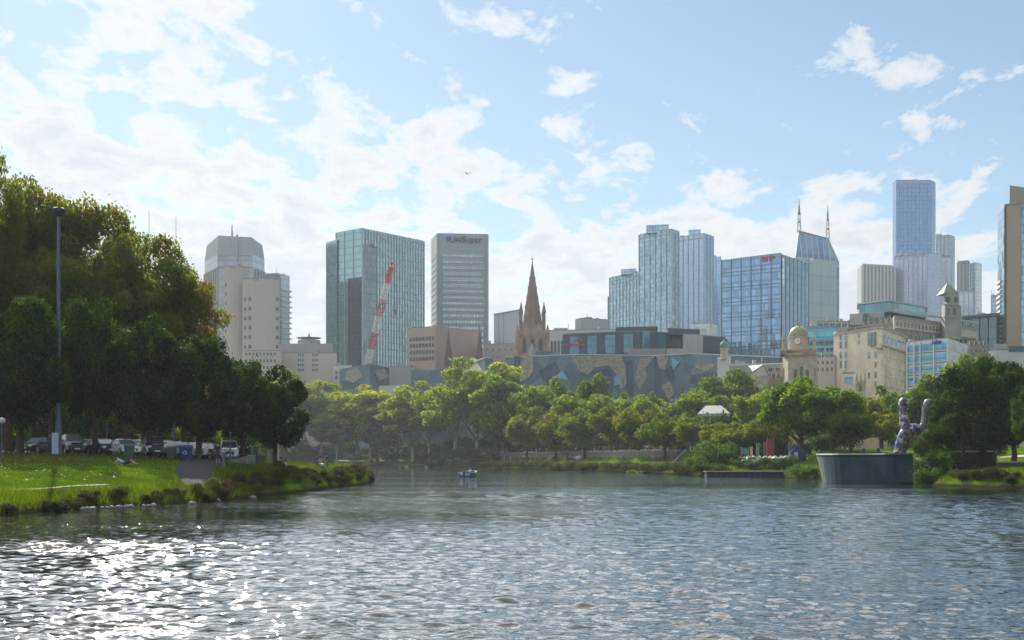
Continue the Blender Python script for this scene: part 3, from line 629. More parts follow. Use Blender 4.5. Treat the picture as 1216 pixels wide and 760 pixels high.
# ---------------------------------------------------------------- the city
GZ = 3.0
def pts_of(cs): return [(WX(px, D), D) for px, D in cs]
def footprint(front, depth):
    a, b = front[0], front[-1]; k = lambda p: (p[0] * (1 + depth / p[1]), p[1] + depth)
    return front + [k(b), k(a)]
class Bld:
    def __init__(s, name, label, cs, ytop, depth, wallmat, roofmat=None, cat='building', z0=GZ, group=None, yD=None, wallname='wall', ytops=None, world=False):
        s.f = cs if world else pts_of(cs); s.P = footprint(s.f, depth); D0 = yD or (cs[0][1] if not world else cs[0][1])
        s.z0 = z0; s.z1 = ZT(ytop, D0); cx = sum(p[0] for p in s.P) / len(s.P); cy = sum(p[1] for p in s.P) / len(s.P)
        s.c = (cx, cy); s.root = empty(name, (cx, cy, z0), 0, label, cat, group)
        s.off = Vector((-cx, -cy, -z0)); mb = MB(); mb.prism(s.P, z0, s.z1); s.add(wallname, mb, wallmat)
        if roofmat:
            rr_ = random.Random(len(label)); w0 = math.hypot(s.f[-1][0] - s.f[0][0], s.f[-1][1] - s.f[0][1])
            for _ in range(3 if w0 > 12 else 1):
                q_ = rr_.uniform(.15, .8); a_, b_ = s.f[0], s.f[-1]; x0 = a_[0] + (b_[0] - a_[0]) * q_; y0 = a_[1] + (b_[1] - a_[1]) * q_ + depth * rr_.uniform(.2, .5); hw = w0 * rr_.uniform(.03, .09); hh = (s.z1 - z0) * .012 + rr_.uniform(.5, 1.2)
                mc = MB(); mc.box(x0 - hw, x0 + hw, y0, y0 + hw * 2, s.z1, s.z1 + .5 + hh); s.add('roof_unit', mc, cgrey)
            x0 = s.f[0][0] + (s.f[-1][0] - s.f[0][0]) * rr_.uniform(.3, .7); y0 = (s.f[0][1] + s.f[-1][1]) / 2 + depth * .4; mc = MB(); mc.tube([(x0, y0, s.z1), (x0, y0, s.z1 + 3 + (s.z1 - z0) * .02)], .16, 5)
            s.add('aerial', mc, cgrey)
            mb = MB(); k = .97; mb.prism([(cx + (x - cx) * k, cy + (y - cy) * k) for x, y in s.P], s.z1 - .5, s.z1 + .45); s.add('roof', mb, roofmat)
    def add(s, name, mb, m, parent=None, smooth=False):
        o = mb.build(name, m, parent or s.root, smooth=smooth)
        if parent is None: o.location = s.off
        return o
    def seg(s, i): return s.f[i], s.f[i + 1]
    def L(s, i): a, b = s.seg(i); return math.hypot(b[0] - a[0], b[1] - a[1])
    def bands(s, i, z0, n, fh, h, m, a=1.5, b=1.5, fr=None, proud=.15, mull=3.0, name='window_band', mw=.12):
        A, B = s.seg(i); L = s.L(i)
        for k in range(n):
            mb = MB(); z = z0 + k * fh; mb.obox(A, B, a, L - b, z, z + h, proud)
            if fr:
                t = a
                while t < L - b: mb.obox(A, B, t - mw, t + mw, z - .03, z + h + .03, proud + .12, mi=1); t += mull
            s.add(name, mb, [m, fr] if fr else m)
    def windows(s, i, z0, nx, ny, w, h, m, fr, dx, dz, a, name='window', proud=.06, skip=None, arch=False):
        A, B = s.seg(i)
        for r_ in range(ny):
            for c_ in range(nx):
                if skip and skip(c_, r_): continue
                t = a + c_ * dx; z = z0 + r_ * dz; mb = MB(); f = min(.18, w * .12)
                mb.obox(A, B, t, t + w, z, z + h, proud); mb.obox(A, B, t - f, t, z - f, z + h + f, proud + .1, mi=1); mb.obox(A, B, t + w, t + w + f, z - f, z + h + f, proud + .1, mi=1)
                mb.obox(A, B, t, t + w, z - f, z, proud + .16, mi=1); mb.obox(A, B, t, t + w, z + h, z + h + f, proud + .1, mi=1); mb.obox(A, B, t + w / 2 - f * .3, t + w / 2 + f * .3, z, z + h, proud + .05, mi=1)
                if arch:
                    dxx, dyy = (B[0] - A[0]), (B[1] - A[1]); LL = math.hypot(dxx, dyy); dxx /= LL; dyy /= LL
                    cpx, cpy = A[0] + dxx * (t + w / 2) + dyy * (proud + .12), A[1] + dyy * (t + w / 2) - dxx * (proud + .12)
                    mb.face([(cpx + dxx * w / 2 * math.cos(q), cpy + dyy * w / 2 * math.cos(q), z + h + w / 2 * math.sin(q)) for q in [math.pi * e / 8 for e in range(9)]], 0)
                s.add(name, mb, [m, fr])
    def fins(s, i, z0, z1, spacing, w, m, proud=.35, a=0, b=0, name='mullion'):
        A, B = s.seg(i); L = s.L(i); mb = MB(); n = max(1, round((L - a - b) / spacing))
        for k in range(n + 1): t = a + (L - a - b) * k / n; mb.obox(A, B, t - w / 2, t + w / 2, z0, z1, proud)
        s.add(name, mb, m)
    def ledges(s, i, zs, h, m, proud=.4, name='ledge', a=0, b=0):
        A, B = s.seg(i); L = s.L(i); mb = MB()
        for z in zs: mb.obox(A, B, a, L - b, z, z + h, proud)
        s.add(name, mb, m)
    def panel(s, i, t0, t1, z0, z1, m, proud=.2, name='panel'):
        mb = MB(); mb.obox(*s.seg(i), t0, t1, z0, z1, proud); return s.add(name, mb, m)
    def block(s, name, cs, y0z, y1z, m, depth=12, world=False, k=None):
        f = cs if world else pts_of(cs); mb = MB(); mb.prism(footprint(f, depth), y0z, y1z); return s.add(name, mb, m)
    def pole(s, name, x, y, z0, z1, r0, r1, m, n=6): mb = MB(); mb.tube([(x, y, z0), (x, y, (z0 + z1) / 2), (x, y, z1)], [r0, (r0 + r1) / 2, r1], n); return s.add(name, mb, m)
    def zpoly(s, i, pix, m, proud=.3, name='panel', D=None):
        """a facet drawn on wall i from photo pixels, given real thickness"""
        A, B = s.seg(i); dx, dy = B[0] - A[0], B[1] - A[1]; L = math.hypot(dx, dy); dx /= L; dy /= L; nx, ny = dy, -dx; pts = []
        for px, py in pix:
            r_ = (px - 608) / F; dd = (A[0] - A[1] * r_) / (dy * r_ - dx); x, y = A[0] + dx * dd, A[1] + dy * dd; pts.append((x, y, ZT(py, y)))
        ar = sum(pix[k][0] * pix[(k + 1) % len(pix)][1] - pix[(k + 1) % len(pix)][0] * pix[k][1] for k in range(len(pix)))
        if ar > 0: pts = pts[::-1]
        mb = MB(); fr = [(x + nx * proud, y + ny * proud, z) for x, y, z in pts]; bk = [(x - nx * .2, y - ny * .2, z) for x, y, z in pts]; n = len(pts)
        mb.face(fr)
        for k in range(n): mb.face([fr[k], bk[k], bk[(k + 1) % n], fr[(k + 1) % n]])
        return s.add(name, mb, m)
def text(bld, name, body, i, px, py, hpx, m, D=None, proud=.5, depth=.15, bold=0.0):
    """real raised letters on wall i, centred on a photo pixel"""
    A, B = bld.seg(i); dx, dy = B[0] - A[0], B[1] - A[1]; L = math.hypot(dx, dy); dx /= L; dy /= L; r_ = (px - 608) / F
    dd = (A[0] - A[1] * r_) / (dy * r_ - dx); x, y = A[0] + dx * dd + dy * proud, A[1] + dy * dd - dx * proud
    cu = bpy.data.curves.new(name, 'FONT'); cu.body = body; cu.size = hpx * y / F / 0.72; cu.extrude = depth; cu.align_x = 'CENTER'; cu.align_y = 'CENTER'; cu.offset = bold
    tmp = bpy.data.objects.new('tmp', cu); COL.objects.link(tmp); bpy.context.view_layer.update()
    me = bpy.data.meshes.new_from_object(tmp.evaluated_get(bpy.context.evaluated_depsgraph_get())); bpy.data.objects.remove(tmp)
    me.materials.clear(); me.materials.append(m)
    rot = Matrix(((dx, 0, dy), (dy, 0, -dx), (0, 1, 0))).to_4x4()
    me.transform(Matrix.Translation((x, y, ZT(py, y))) @ rot)
    o = bpy.data.objects.new(name, me); link(o, bld.root); o.location = bld.off; return o
def metal_mast(name, label, x, y, z0, z1, w, mats, group=None, cat='mast', taper=.3, arms=True):
    root = empty(name, (x, y, z0), 0, label, cat, group); h = z1 - z0; mb = MB(); n = max(4, int(h / (w * 1.6)))
    for k in range(4):
        a = math.pi / 4 + k * math.pi / 2; mb.tube([(w * .6 * math.cos(a), w * .6 * math.sin(a), 0), (w * .6 * taper * math.cos(a), w * .6 * taper * math.sin(a), h * .8)], w * .07, 4)
    for j in range(n):
        for k in range(4):
            a, a2 = math.pi / 4 + k * math.pi / 2, math.pi / 4 + (k + 1) * math.pi / 2; u, v = j / n, (j + 1) / n; r1, r2 = w * .6 * (1 + (taper - 1) * u), w * .6 * (1 + (taper - 1) * v)
            mb.tube([(r1 * math.cos(a), r1 * math.sin(a), h * .8 * u), (r2 * math.cos(a2), r2 * math.sin(a2), h * .8 * v)], w * .05, 4)
    mb.build('lattice', mats[0], root); m2 = MB(); m2.tube([(0, 0, h * .55), (0, 0, h)], [w * .12, w * .05], 6); m2.build('rod', mats[1], root)
    if arms:
        m3 = MB()
        for u in (.3, .55): m3.lathe(0, 0, [(w * .32, h * u), (w * .45, h * u + w * .15), (w * .32, h * u + w * .3)], 8)
        m3.build('antenna_drum', mats[1], root)
    return root
cgrey = mat('concrete_grey', (.36, .36, .36), .85, var=.08, scale=.05); cpink = mat('concrete_pink', (.52, .46, .42), .85, var=.07, scale=.05)
cwhite = mat('white_wall', (.62, .62, .6), .7, var=.06, scale=.08); cream = mat('cream_render', (.76, .68, .52), .8, var=.16, scale=.25)
beige = mat('beige_panel', (.50, .40, .30), .7, var=.05, scale=.05); steel = mat('steel', (.35, .37, .38), .45, .7); dark = mat('dark_metal', (.04, .05, .06), .5, .3)
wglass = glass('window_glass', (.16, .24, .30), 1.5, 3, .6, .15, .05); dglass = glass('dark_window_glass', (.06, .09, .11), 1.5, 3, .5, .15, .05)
roofm = mat('roof_grey', (.22, .23, .24), .9, var=.15, scale=.2); sand = mat('sandstone', (.38, .27, .19), .9, var=.25, scale=.35, bump=.2); sandd = mat('sandstone_dark', (.24, .18, .14), .9, var=.25, scale=.5)
letw = mat('letter_white', (.8, .8, .8), .5, var=0); letg = mat('letter_grey', (.10, .12, .15), .5, var=0); letr = mat('letter_red', (.62, .03, .04), .5, var=0); letb = mat('letter_blue', (.03, .10, .40), .5, var=0)
G = 'office and apartment towers of the skyline'

# faceted grey tower with mast
g1 = glass('tower_glass_grey', (.34, .38, .40), 1.6, 3.9, .7, .2, .10, (.30, .31, .32), .2)
b = Bld('office_tower', 'grey faceted tower with slanted crown and roof mast, half behind the left trees', [(243, 880), (258, 850), (300, 850), (314, 870)], 302, 40, g1, yD=850, group=G, wallname='glass_facade')
z = b.z1; mb = MB(); lo = b.f + [b.P[-2], b.P[-1]]; k = .93; hi = [(b.c[0] + (x - b.c[0]) * k, b.c[1] + (y - b.c[1]) * k) for x, y in b.P]
P = b.P; zt_ = [ZT(283, 850), ZT(279, 850), ZT(281, 850), ZT(285, 850), ZT(284, 850), ZT(283, 850)]
for i in range(len(P)):
    j = (i + 1) % len(P); mb.face([(*P[i], z), (*P[j], z), (*hi[j], zt_[j]), (*hi[i], zt_[i])], 0, [(i * 9, z), (i * 9 + 9, z), (i * 9 + 9, z + 10), (i * 9, z + 10)])
mb.face([(*hi[i], zt_[i]) for i in range(len(P))]); b.add('crown', mb, mat('crown_stone', (.38, .40, .42), .6, .2, var=.1, scale=.05))
b.fins(1, GZ, ZT(318, 850), 4.6, 1.0, mat('stone_fin', (.45, .45, .45), .8), .6); b.fins(2, GZ, ZT(318, 850), 4.6, 1.0, MATS['stone_fin'], .6); b.fins(0, GZ, ZT(318, 850), 4.6, 1.2, MATS['stone_fin'], .6)
b.ledges(1, [ZT(304, 850), ZT(318, 850)], 1.0, MATS['stone_fin'], .7)
text(b, 'lettering', '101', 1, 281, 314, 3.6, letw, proud=.9)
b.panel(1, 11.5, 12.4, ZT(311, 850), ZT(279, 850), MATS['stone_fin'], 1.4, 'crown_rib')
b.pole('mast', b.c[0] + 2, 862, ZT(284, 850), ZT(263, 850), .8, .3, steel)
# twin concrete towers with rounded bays
def rounded(px0, px1, D, bulge, n=6):
    x0, x1 = WX(px0, D), WX(px1, D); return [(x0 + (x1 - x0) * i / n, D - bulge * math.sin(math.pi * i / n) ** .7) for i in range(n + 1)]
for px0, px1, top, D, wc, lb in [(266, 296, 318, 800, 0, 'plain round cornered concrete shaft standing behind its windowed twin'), (288, 332, 332, 780, 1, 'round cornered concrete tower with window columns down both edges')]:
    f = rounded(px0, px1, D, 5); b = Bld('hotel_tower', lb, f, top, 26, cpink, roofm, group=G, world=True, yD=D)
    nf = int((b.z1 - GZ - 3) / 5.2)
    for i, c0 in ((0, .4), (1, .2), (5, .5)) if wc else ((0, .4),):
        b.windows(i, GZ + 8, 1, nf - 2, 1.5, 1.9, dglass, cgrey, 2, 5.2, b.L(i) * c0, proud=.1)
    b.ledges(2, [b.z1 - 1.2], 1.2, cgrey, .3, 'parapet')
# pale apartment tower with balconies
b = Bld('apartment_tower', 'pale stepped tower with balconies on its right edge behind the twin shafts', [(312, 900), (334, 895), (344, 905)], 327, 20, glass('pale_glass', (.50, .56, .58), 1.4, 3.3, .55, .2, .12, (.6, .62, .62), .2), cwhite, group=G, yD=900, wallname='glass_facade')
b.block('roof_step', [(316, 903), (330, 900)], b.z1, ZT(324, 900), cwhite, 10)
for k in range(34):
    mb = MB(); A, B_ = b.seg(1); mb.obox(A, B_, 0, b.L(1) + .9, GZ + 5 + k * 3.35, GZ + 5 + k * 3.35 + 1.0, 1.0)
    if GZ + 6 + k * 3.35 < b.z1 - 6: b.add('balcony', mb, cwhite)
# low beige block with rotunda
b = Bld('office_block', 'low beige block with small windows above the hazy gum trees', [(289, 720), (334, 720), (336, 735), (400, 735)], 417, 30, mat('pale_beige', (.56, .50, .43), .8, var=.05, scale=.1), roofm, yD=720)
b.windows(0, ZT(438, 720), 9, 3, 1.0, 1.5, dglass, cwhite, 1.8, 3.4, 1.0); 
for i0 in (10, 20): b.windows(2, ZT(441, 735), 3, 4, .9, 1.3, dglass, cwhite, 1.2, 2.6, i0 * .75)
b.block('upper_wall', [(330, 745), (395, 745)], b.z1 - 1, ZT(408, 745), cgrey, 14)
mb = MB(); x = WX(367, 756); mb.lathe(x, 756, [(6, b.z1), (6, ZT(405, 756)), (5.8, ZT(404, 756))], 24); b.add('rotunda', mb, mat('rotunda_grey', (.30, .32, .34), .8, var=.08, scale=.2))
mb = MB(); mb.lathe(x, 756, [(6.2, ZT(402, 756)), (6.6, ZT(401, 756)), (0.1, ZT(400, 756))], 24); b.add('rotunda_canopy', mb, cgrey)
b.pole('beacon', x, 756, ZT(401, 756), ZT(396, 756), .9, .3, steel)
b = Bld('office_block', 'small white low block between beige block and wedge shaped zinc building', [(396, 715), (418, 715)], 434, 20, cwhite, roofm); b.windows(0, ZT(450, 715), 3, 2, .9, 1.2, dglass, cgrey, 2.2, 2.6, 1)
# teal glass tower
tg = glass('teal_glass', (.30, .50, .52), 1.5, 3.8, .75, .1, .05, (.25, .38, .40), .18, .012); tg2 = glass('teal_glass_pale', (.42, .60, .62), 1.5, 3.8, .75, .1, .05, (.4, .52, .54), .18, .012)
b = Bld('office_tower', 'wide teal glass tower with white fins standing behind the construction crane', [(399, 812), (430, 795), (503, 842)], 270.5, 45, tg, group=G, yD=795, wallname='glass_facade')
mb = MB(); mb.prism(footprint(pts_of([(387, 822), (400, 810)]), 30), GZ, ZT(286, 815)); b.add('side_wing', mb, tg)
b.panel(1, .3, b.L(1) - .3, GZ, ZT(286, 842), tg2, .25, 'glass_facade'); b.fins(1, GZ, b.z1 - .5, 2.6, .2, mat('fin_white', (.45, .55, .57), .5), .8)
b.fins(0, GZ, b.z1, 7, .25, MATS['fin_white'], .3); b.panel(0, b.L(0) * .48, b.L(0), GZ, ZT(330, 800), dglass, .4, 'dark_reflection_strip'); b.panel(1, 0, b.L(1) * .2, GZ, ZT(291, 800), glass('dark_reflection_glass', (.20, .27, .28), 1.5, 3.8, .7, .15, .05, (.2, .25, .25), .15), .9, 'dark_reflection_strip')  # dark reflection of a building put on both faces as darker glass
mb = MB(); A, B_ = b.seg(1); mb.obox(A, B_, 7.5, 9.3, b.z1 - 10, b.z1 - 8.2, 1.1); sg = b.add('logo', mb, letr); text(b, 'lettering', 'nab', 1, 455, 282, 5.4, letw, proud=1.0)
b.block('plant_room', [(400, 830), (408, 828)], ZT(286, 815), ZT(284, 815), cgrey)
# second mid tower with name on top
b = Bld('office_tower', 'grey concrete grid tower with UniSuper written across its top', [(512, 925), (518.5, 900), (580, 905)], 277.5, 40, mat('panel_bluegrey', (.33, .37, .38), .75, var=.04, scale=.05), None, group=G, yD=900)
us = glass('pale_strip_glass', (.50, .60, .64), 1.8, 4, .7, .15, .14, (.3, .34, .36), .35)
b.bands(1, ZT(450, 900), 30, 5.0, 2.2, us, 4.5, 4.5, MATS['panel_bluegrey'], .12, 2.2) if False else None
nb_ = int((ZT(291, 900) - ZT(420, 900)) / 3.85)
b.bands(1, ZT(420, 900), nb_, 3.85, 1.9, us, 4.0, 3.4, MATS['panel_bluegrey'], .12, 1.75, mw=.38)
b.panel(1, 0, 1.4, GZ, b.z1, cgrey, .8, 'corner_pier'); b.panel(1, b.L(1) - 1.6, b.L(1), GZ, b.z1, cgrey, .8, 'corner_pier')
b.bands(0, ZT(420, 900), nb_, 3.85, 1.6, dglass, 2, 2)
text(b, 'lettering', 'UniSuper', 1, 553, 284.5, 7.4, mat('letter_dark', (.02, .03, .05), .5, var=0), bold=.07, proud=.7); A, B_ = b.seg(1); mb = MB(); mb.lathe(0, 0, [(1.55, 0), (1.55, .4), (.1, .5)], 20)
o = mb.build('logo', letb, b.root); q = 8.0 / b.L(1); o.location = Vector((A[0] + (B_[0] - A[0]) * .225, A[1] - .3, ZT(283.5, 900))) + b.off; o.rotation_euler = (R(90), 0, 0)
for q in (534, 536.5): b.pole('antenna', WX(q, 915), 915, b.z1, ZT(270, 900), .25, .1, steel)
b.block('parapet', [(519, 904), (579, 908)], b.z1 - .2, b.z1 + 1, roofm, 30)
# pinkish low office
b = Bld('office_block', 'pinkish low block with four long window strips under the grey name tower', [(484, 710), (517, 700), (570, 730)], 389, 30, mat('pink_concrete', (.50, .36, .29), .8, var=.05, scale=.1), roofm, yD=705)
b.bands(0, ZT(429, 710), 4, 3.3, 1.8, dglass, 1.2, .8, cpink, .1, 2.0); b.block('plant_room', [(484, 730), (500, 730)], b.z1, b.z1 + .7, cgrey)
b = Bld('office_block', 'grey flat block under the foot of the teal glass tower', [(462, 700), (492, 700)], 436, 25, cgrey, roofm)
# pale tilted panel building
b = Bld('office_block', 'pale blue blank block between the name tower and the church spire', [(586.5, 760), (620, 735)], 374, 30, mat('pale_bluegrey', (.50, .55, .58), .5, .1, var=.03, scale=.02), None, yD=760)
b.block('roof_rim', [(586.5, 759.5), (620, 734.5)], b.z1, b.z1 + .6, steel, 28); b.panel(0, 5, 5.4, GZ, b.z1, steel, .15, 'seam'); b.panel(0, 10, 10.3, GZ, b.z1, steel, .15, 'seam')
b = Bld('office_block', 'low grey parapet block left of the church tower', [(575, 705), (612, 705)], 409, 25, cgrey, roofm); b.windows(0, ZT(416, 700), 5, 1, 1, 1.4, dglass, cwhite, 3, 3, 1)
# cathedral
cx, cy = WX(632.5, 680), 690.0; root = empty('cathedral', (cx, cy, GZ), 0, 'sandstone cathedral tower with tall stone spire, pinnacles and pointed windows', 'cathedral')
zz = lambda y: ZT(y, 680) - GZ
def sq(w): return [(-w, -w), (w, -w), (w, w), (-w, w)]
mb = MB(); mb.prism(sq(7.2), 0, zz(392)); mb.prism(sq(7.7), zz(398), zz(396)); mb.prism(sq(6.3), zz(392) + .01, zz(384)); mb.build('tower', sand, root)
o8 = lambda r, z, a=.3927: [(r * math.cos(a + i * math.pi / 4), r * math.sin(a + i * math.pi / 4), z) for i in range(8)]
mb = MB(); a0, a1 = o8(5.3, zz(386)), o8(.25, zz(309))
for i in range(8): mb.face([a0[i], a0[(i + 1) % 8], a1[(i + 1) % 8], a1[i]])
for u in (.15, .3, .45, .6, .75):
    r_ = 5.3 + (.25 - 5.3) * u; z = zz(386) + (zz(309) - zz(386)) * u; c0, c1 = o8(r_ + .18, z), o8(r_ + .12, z + .8)
    for i in range(8): mb.face([c0[i], c0[(i + 1) % 8], c1[(i + 1) % 8], c1[i]])
mb.build('spire', mat('spire_stone', (.27, .19, .14), .9, var=.2, scale=.3), root)
mb = MB(); mb.tube([(0, 0, zz(310)), (0, 0, zz(300))], [.2, .1], 6); mb.box(-.8, .8, -.1, .1, zz(304.5), zz(303.8)); mb.lathe(0, 0, [(.1, zz(308.5)), (.5, zz(307.8)), (.1, zz(307))], 8); mb.build('cross', dark, root)
for sx in (-1, 1):
    for sy in (-1, 1):
        mb = MB(); x_, y_ = sx * 5.5, sy * 5.5; mb.lathe(x_, y_, [(.9, zz(392)), (.85, zz(371)), (1.15, zz(370)), (.08, zz(357))], 8); mb.build('pinnacle', sandd, root)
        mb = MB(); mb.lathe(x_ * 1.32, y_ * 1.32, [(1.1, 0), (1.0, zz(396)), (1.2, zz(395)), (.1, zz(384))], 8); mb.build('buttress', sand, root)
for x_, h_ in ((-3.2, 381), (0, 377), (3.2, 381)):
    mb = MB(); mb.face([(x_ - 1.6, -7.0, zz(392)), (x_ + 1.6, -7.0, zz(392)), (x_, -6.4, zz(h_))]); mb.face([(x_ + 1.6, -7, zz(392)), (x_ + 1.6, -6, zz(392)), (x_, -6.3, zz(h_))]); mb.face([(x_ - 1.6, -6, zz(392)), (x_ - 1.6, -7, zz(392)), (x_, -6.3, zz(h_))]); mb.build('gable', sand, root)
for x_ in (-3.9, -.0, 3.9):
    mb = MB(); w = .85; pts = [(x_ - w, -7.32, zz(418)), (x_ + w, -7.32, zz(418)), (x_ + w, -7.32, zz(404)), (x_, -7.32, zz(400)), (x_ - w, -7.32, zz(404))]; mb.face(pts); mb.build('window', dark, root)
    mb = MB()
    for s_ in (-1, 1): mb.box(x_ + s_ * w - .12, x_ + s_ * w + .12, -7.5, -7.2, zz(418), zz(404)); mb.tube([(x_ + s_ * w, -7.4, zz(404)), (x_, -7.4, zz(399.6))], .16, 4)
    mb.box(x_ - .08, x_ + .08, -7.42, -7.3, zz(418), zz(401)); mb.build('window_frame', sandd, root)
for x_ in (-3.2, 0, 3.2):
    mb = MB(); mb.box(x_ - .5, x_ + .5, -6.42, -6.2, zz(391), zz(386)); mb.build('louvre', dark, root)
for px, ytp in ((532.5, 388), (569.5, 388)):
    x_ = WX(px, 690); rt = empty('church_spire', (x_, 690, GZ), 0, 'small stone spire ' + ('left' if px < 550 else 'right') + ' one of the pair in front of the pinkish block', 'spire', 'small twin spires')
    z = lambda y: ZT(y, 690) - GZ
    mb = MB(); mb.prism(sq(1.9), 0, z(425)); mb.build('turret', mat('twin_spire_stone', (.17, .11, .08), .9, var=.2, scale=.5), rt); mb = MB(); mb.lathe(0, 0, [(1.95, z(425)), (1.1, z(408)), (.12, z(390))], 8); mb.build('spire', MATS['twin_spire_stone'], rt); mb = MB(); mb.tube([(0, 0, z(390)), (0, 0, z(384))], .12, 5); mb.build('finial', dark, rt)
# grey-white long building, plant block
b = Bld('office_block', 'long pale grey building with white window piers behind the dark arts building', [(640, 730), (756, 720)], 393, 30, mat('pale_grey', (.50, .52, .51), .8, var=.05, scale=.1), roofm)
b.panel(0, .5, 13, ZT(422, 725), ZT(404, 725), dglass, .1, 'glass_strip'); b.fins(0, ZT(422, 725), ZT(403, 725), 1.9, .5, cwhite, .5, .5, b.L(0) - 13, 'pier'); b.pole('antenna', WX(664, 735), 735, b.z1, b.z1 + 2, .3, .2, steel)
b = Bld('office_block', 'plain grey plant block just left of the stepped glass towers', [(683, 800), (690, 790), (722, 800)], 378, 25, mat('plant_grey', (.36, .40, .42), .8, var=.04, scale=.1), roofm, yD=790)
b.panel(1, 1, 3, b.z1 - 8, b.z1 - 3, cgrey, .1, 'vent_panel'); b.panel(1, 6, 10, b.z1 - 9, b.z1 - 5, cgrey, .1, 'vent_panel')
# stepped glass towers
sg1 = glass('streaked_glass', (.27, .46, .58), 1.8, 3.3, .7, .12, .10, (.4, .5, .54), .55, .03, .3); sg2 = glass('lilac_glass', (.38, .54, .74), 2.0, 3.4, .6, .15, .06, (.5, .58, .66), .12, .01)
for cs, top, lb, m, st in [
    ([(724, 1120), (760, 1080), (786, 1100)], 322, 'lower streaked glass tower stepping up to a taller twin', sg1, (738, 317)),
    ([(759, 1010), (798, 985), (806, 995)], 272, 'tall streaked teal glass tower with raised roof corner', sg1, (768, 264)),
    ([(805, 1080), (836, 1060), (847, 1075)], 277, 'tall smooth pale blue tower beside the streaked teal tower', sg2, (818, 270)),
    ([(838, 1130), (856, 1120)], 305, 'pale reflective shoulder tower between the smooth tower and the big blue office', sg2, None)]:
    b = Bld('apartment_tower', lb, cs, top, 35, m, roofm, group=G, yD=cs[1][1], wallname='glass_facade')
    b.fins(0, GZ, b.z1, 5.2, .5, mat('fin_blue', (.40, .50, .56), .5, .3), .5); b.ledges(0, [b.z1 - 3], .8, MATS['fin_blue'], .6, 'parapet')
    if len(cs) > 2: b.fins(1, GZ, b.z1, 5.2, .5, MATS['fin_blue'], .5)
    if st: b.block('roof_step', [(st[0] - 0.5, cs[1][1] + 12), (cs[1][0] - 4, cs[1][1] + 8)], b.z1 - 1, ZT(st[1], cs[1][1]), m, 16)
b = Bld('apartment_tower', 'thin dark slab peeping out left of the streaked glass towers', [(721.5, 1150), (726, 1150)], 352, 15, mat('slab_dark', (.2, .22, .22), .8, var=.1, scale=.1), None, group=G); b.windows(0, GZ + 60, 1, 14, 1.4, 1.8, wglass, cgrey, 3, 4, .8)
b = Bld('office_tower', 'pale distant slab between the smooth blue tower and the big blue office', [(820, 980), (842, 975), (852, 990)], 384, 20, glass('pale_far_glass', (.55, .60, .62), 1.6, 3.4, .5, .2, .1, (.6, .62, .62), .12), roofm, group=G, yD=975, wallname='glass_facade')
b = Bld('office_block', 'white block peeping out below the smooth blue tower', [(790, 900), (840, 900)], 392, 20, cwhite, roofm, group=G)
# big blue office
bg1 = glass('blue_glass', (.24, .43, .62), 1.45, 4.0, .8, .08, .05, (.07, .12, .16), .3, .016); bg2 = glass('deep_blue_glass', (.08, .23, .33), 1.45, 4.0, .75, .1, .05, (.06, .13, .16), .25, .02)
b = Bld('office_tower', 'big blue glass office with red BHP letters at its top corner', [(857, 762), (928, 740), (960, 775)], 302, 40, bg1, None, group=G, yD=741, wallname='glass_facade')
b.panel(1, 0, b.L(1), GZ, b.z1 - .1, bg2, .2, 'glass_facade'); b.fins(0, GZ, b.z1, 5.6, .28, mat('frame_navy', (.04, .08, .12), .5, .3), .25); b.ledges(0, [GZ + 4 * k_ * 2.0 + 3 for k_ in range(13)], .3, MATS['frame_navy'], .22)
b.fins(1, GZ, b.z1, 6, .3, MATS['frame_navy'], .35); text(b, 'lettering', 'BHP', 0, 912.5, 307.5, 6.6, letr, proud=.6)
b.block('parapet', [(870, 764), (928, 742)], b.z1 - .3, b.z1 + 1.0, roofm, 20); b.panel(1, .3, 3.0, ZT(340, 740), ZT(306, 740), glass('bright_pane', (.6, .7, .72), 1.4, 3, .8, .08, .06), .45, 'glass_strip')
# pyramid roof tower with two masts
b = Bld('office_tower', 'pale tiled tower with pointed glass roof carrying two lattice masts', [(938, 905), (945, 900), (996, 925)], 306, 40, mat('pale_tile', (.46, .56, .61), .4, .25, var=.03, scale=.03), None, group=G, yD=900)
A, B_ = b.seg(1); ZB = b.z1; P4 = [b.f[1], b.f[2], (b.f[2][0] * 1.045, b.f[2][1] + 41), (b.f[1][0] * 1.045, b.f[1][1] + 41)]; z2 = ZT(312, 925)
ra = (WX(949, 920), 920, ZT(273, 915)); rb = (WX(983, 935), 935, ZT(282, 930)); z1 = b.z1
mb = MB(); c = [(*P4[0], z1), (*P4[1], z2), (*P4[2], z2), (*P4[3], z1)]
mb.face([c[0], c[1], rb, ra], 0, [(0, 0), (30, 0), (24, 20), (4, 20)]); mb.face([c[1], c[2], rb], 0, [(0, 0), (30, 0), (15, 20)]); mb.face([c[2], c[3], ra, rb], 0, [(0, 0), (30, 0), (24, 20), (4, 20)]); mb.face([c[3], c[0], ra], 0, [(0, 0), (30, 0), (15, 20)])
b.add('pointed_roof', mb, glass('roof_glass', (.32, .46, .56), 4.0, 22, .75, .12, .12, (.5, .58, .62), .1)); mb = MB(); mb.tube([c[1], rb], .5, 6); mb.tube([ra, rb], .5, 6); mb.tube([c[0], ra], .5, 6); b.add('roof_rib', mb, steel)
b.fins(1, GZ, z2, 8.4, .5, cwhite, .25); b.ledges(1, [GZ + 9 * k_ for k_ in range(1, 14)], .25, mat('joint_grey', (.30, .34, .36), .6), .12)
b.panel(1, b.L(1) - 1.2, b.L(1), GZ, z2 - 3, glass('edge_glass', (.2, .32, .4), 1.2, 4, .7), .3, 'glass_strip')
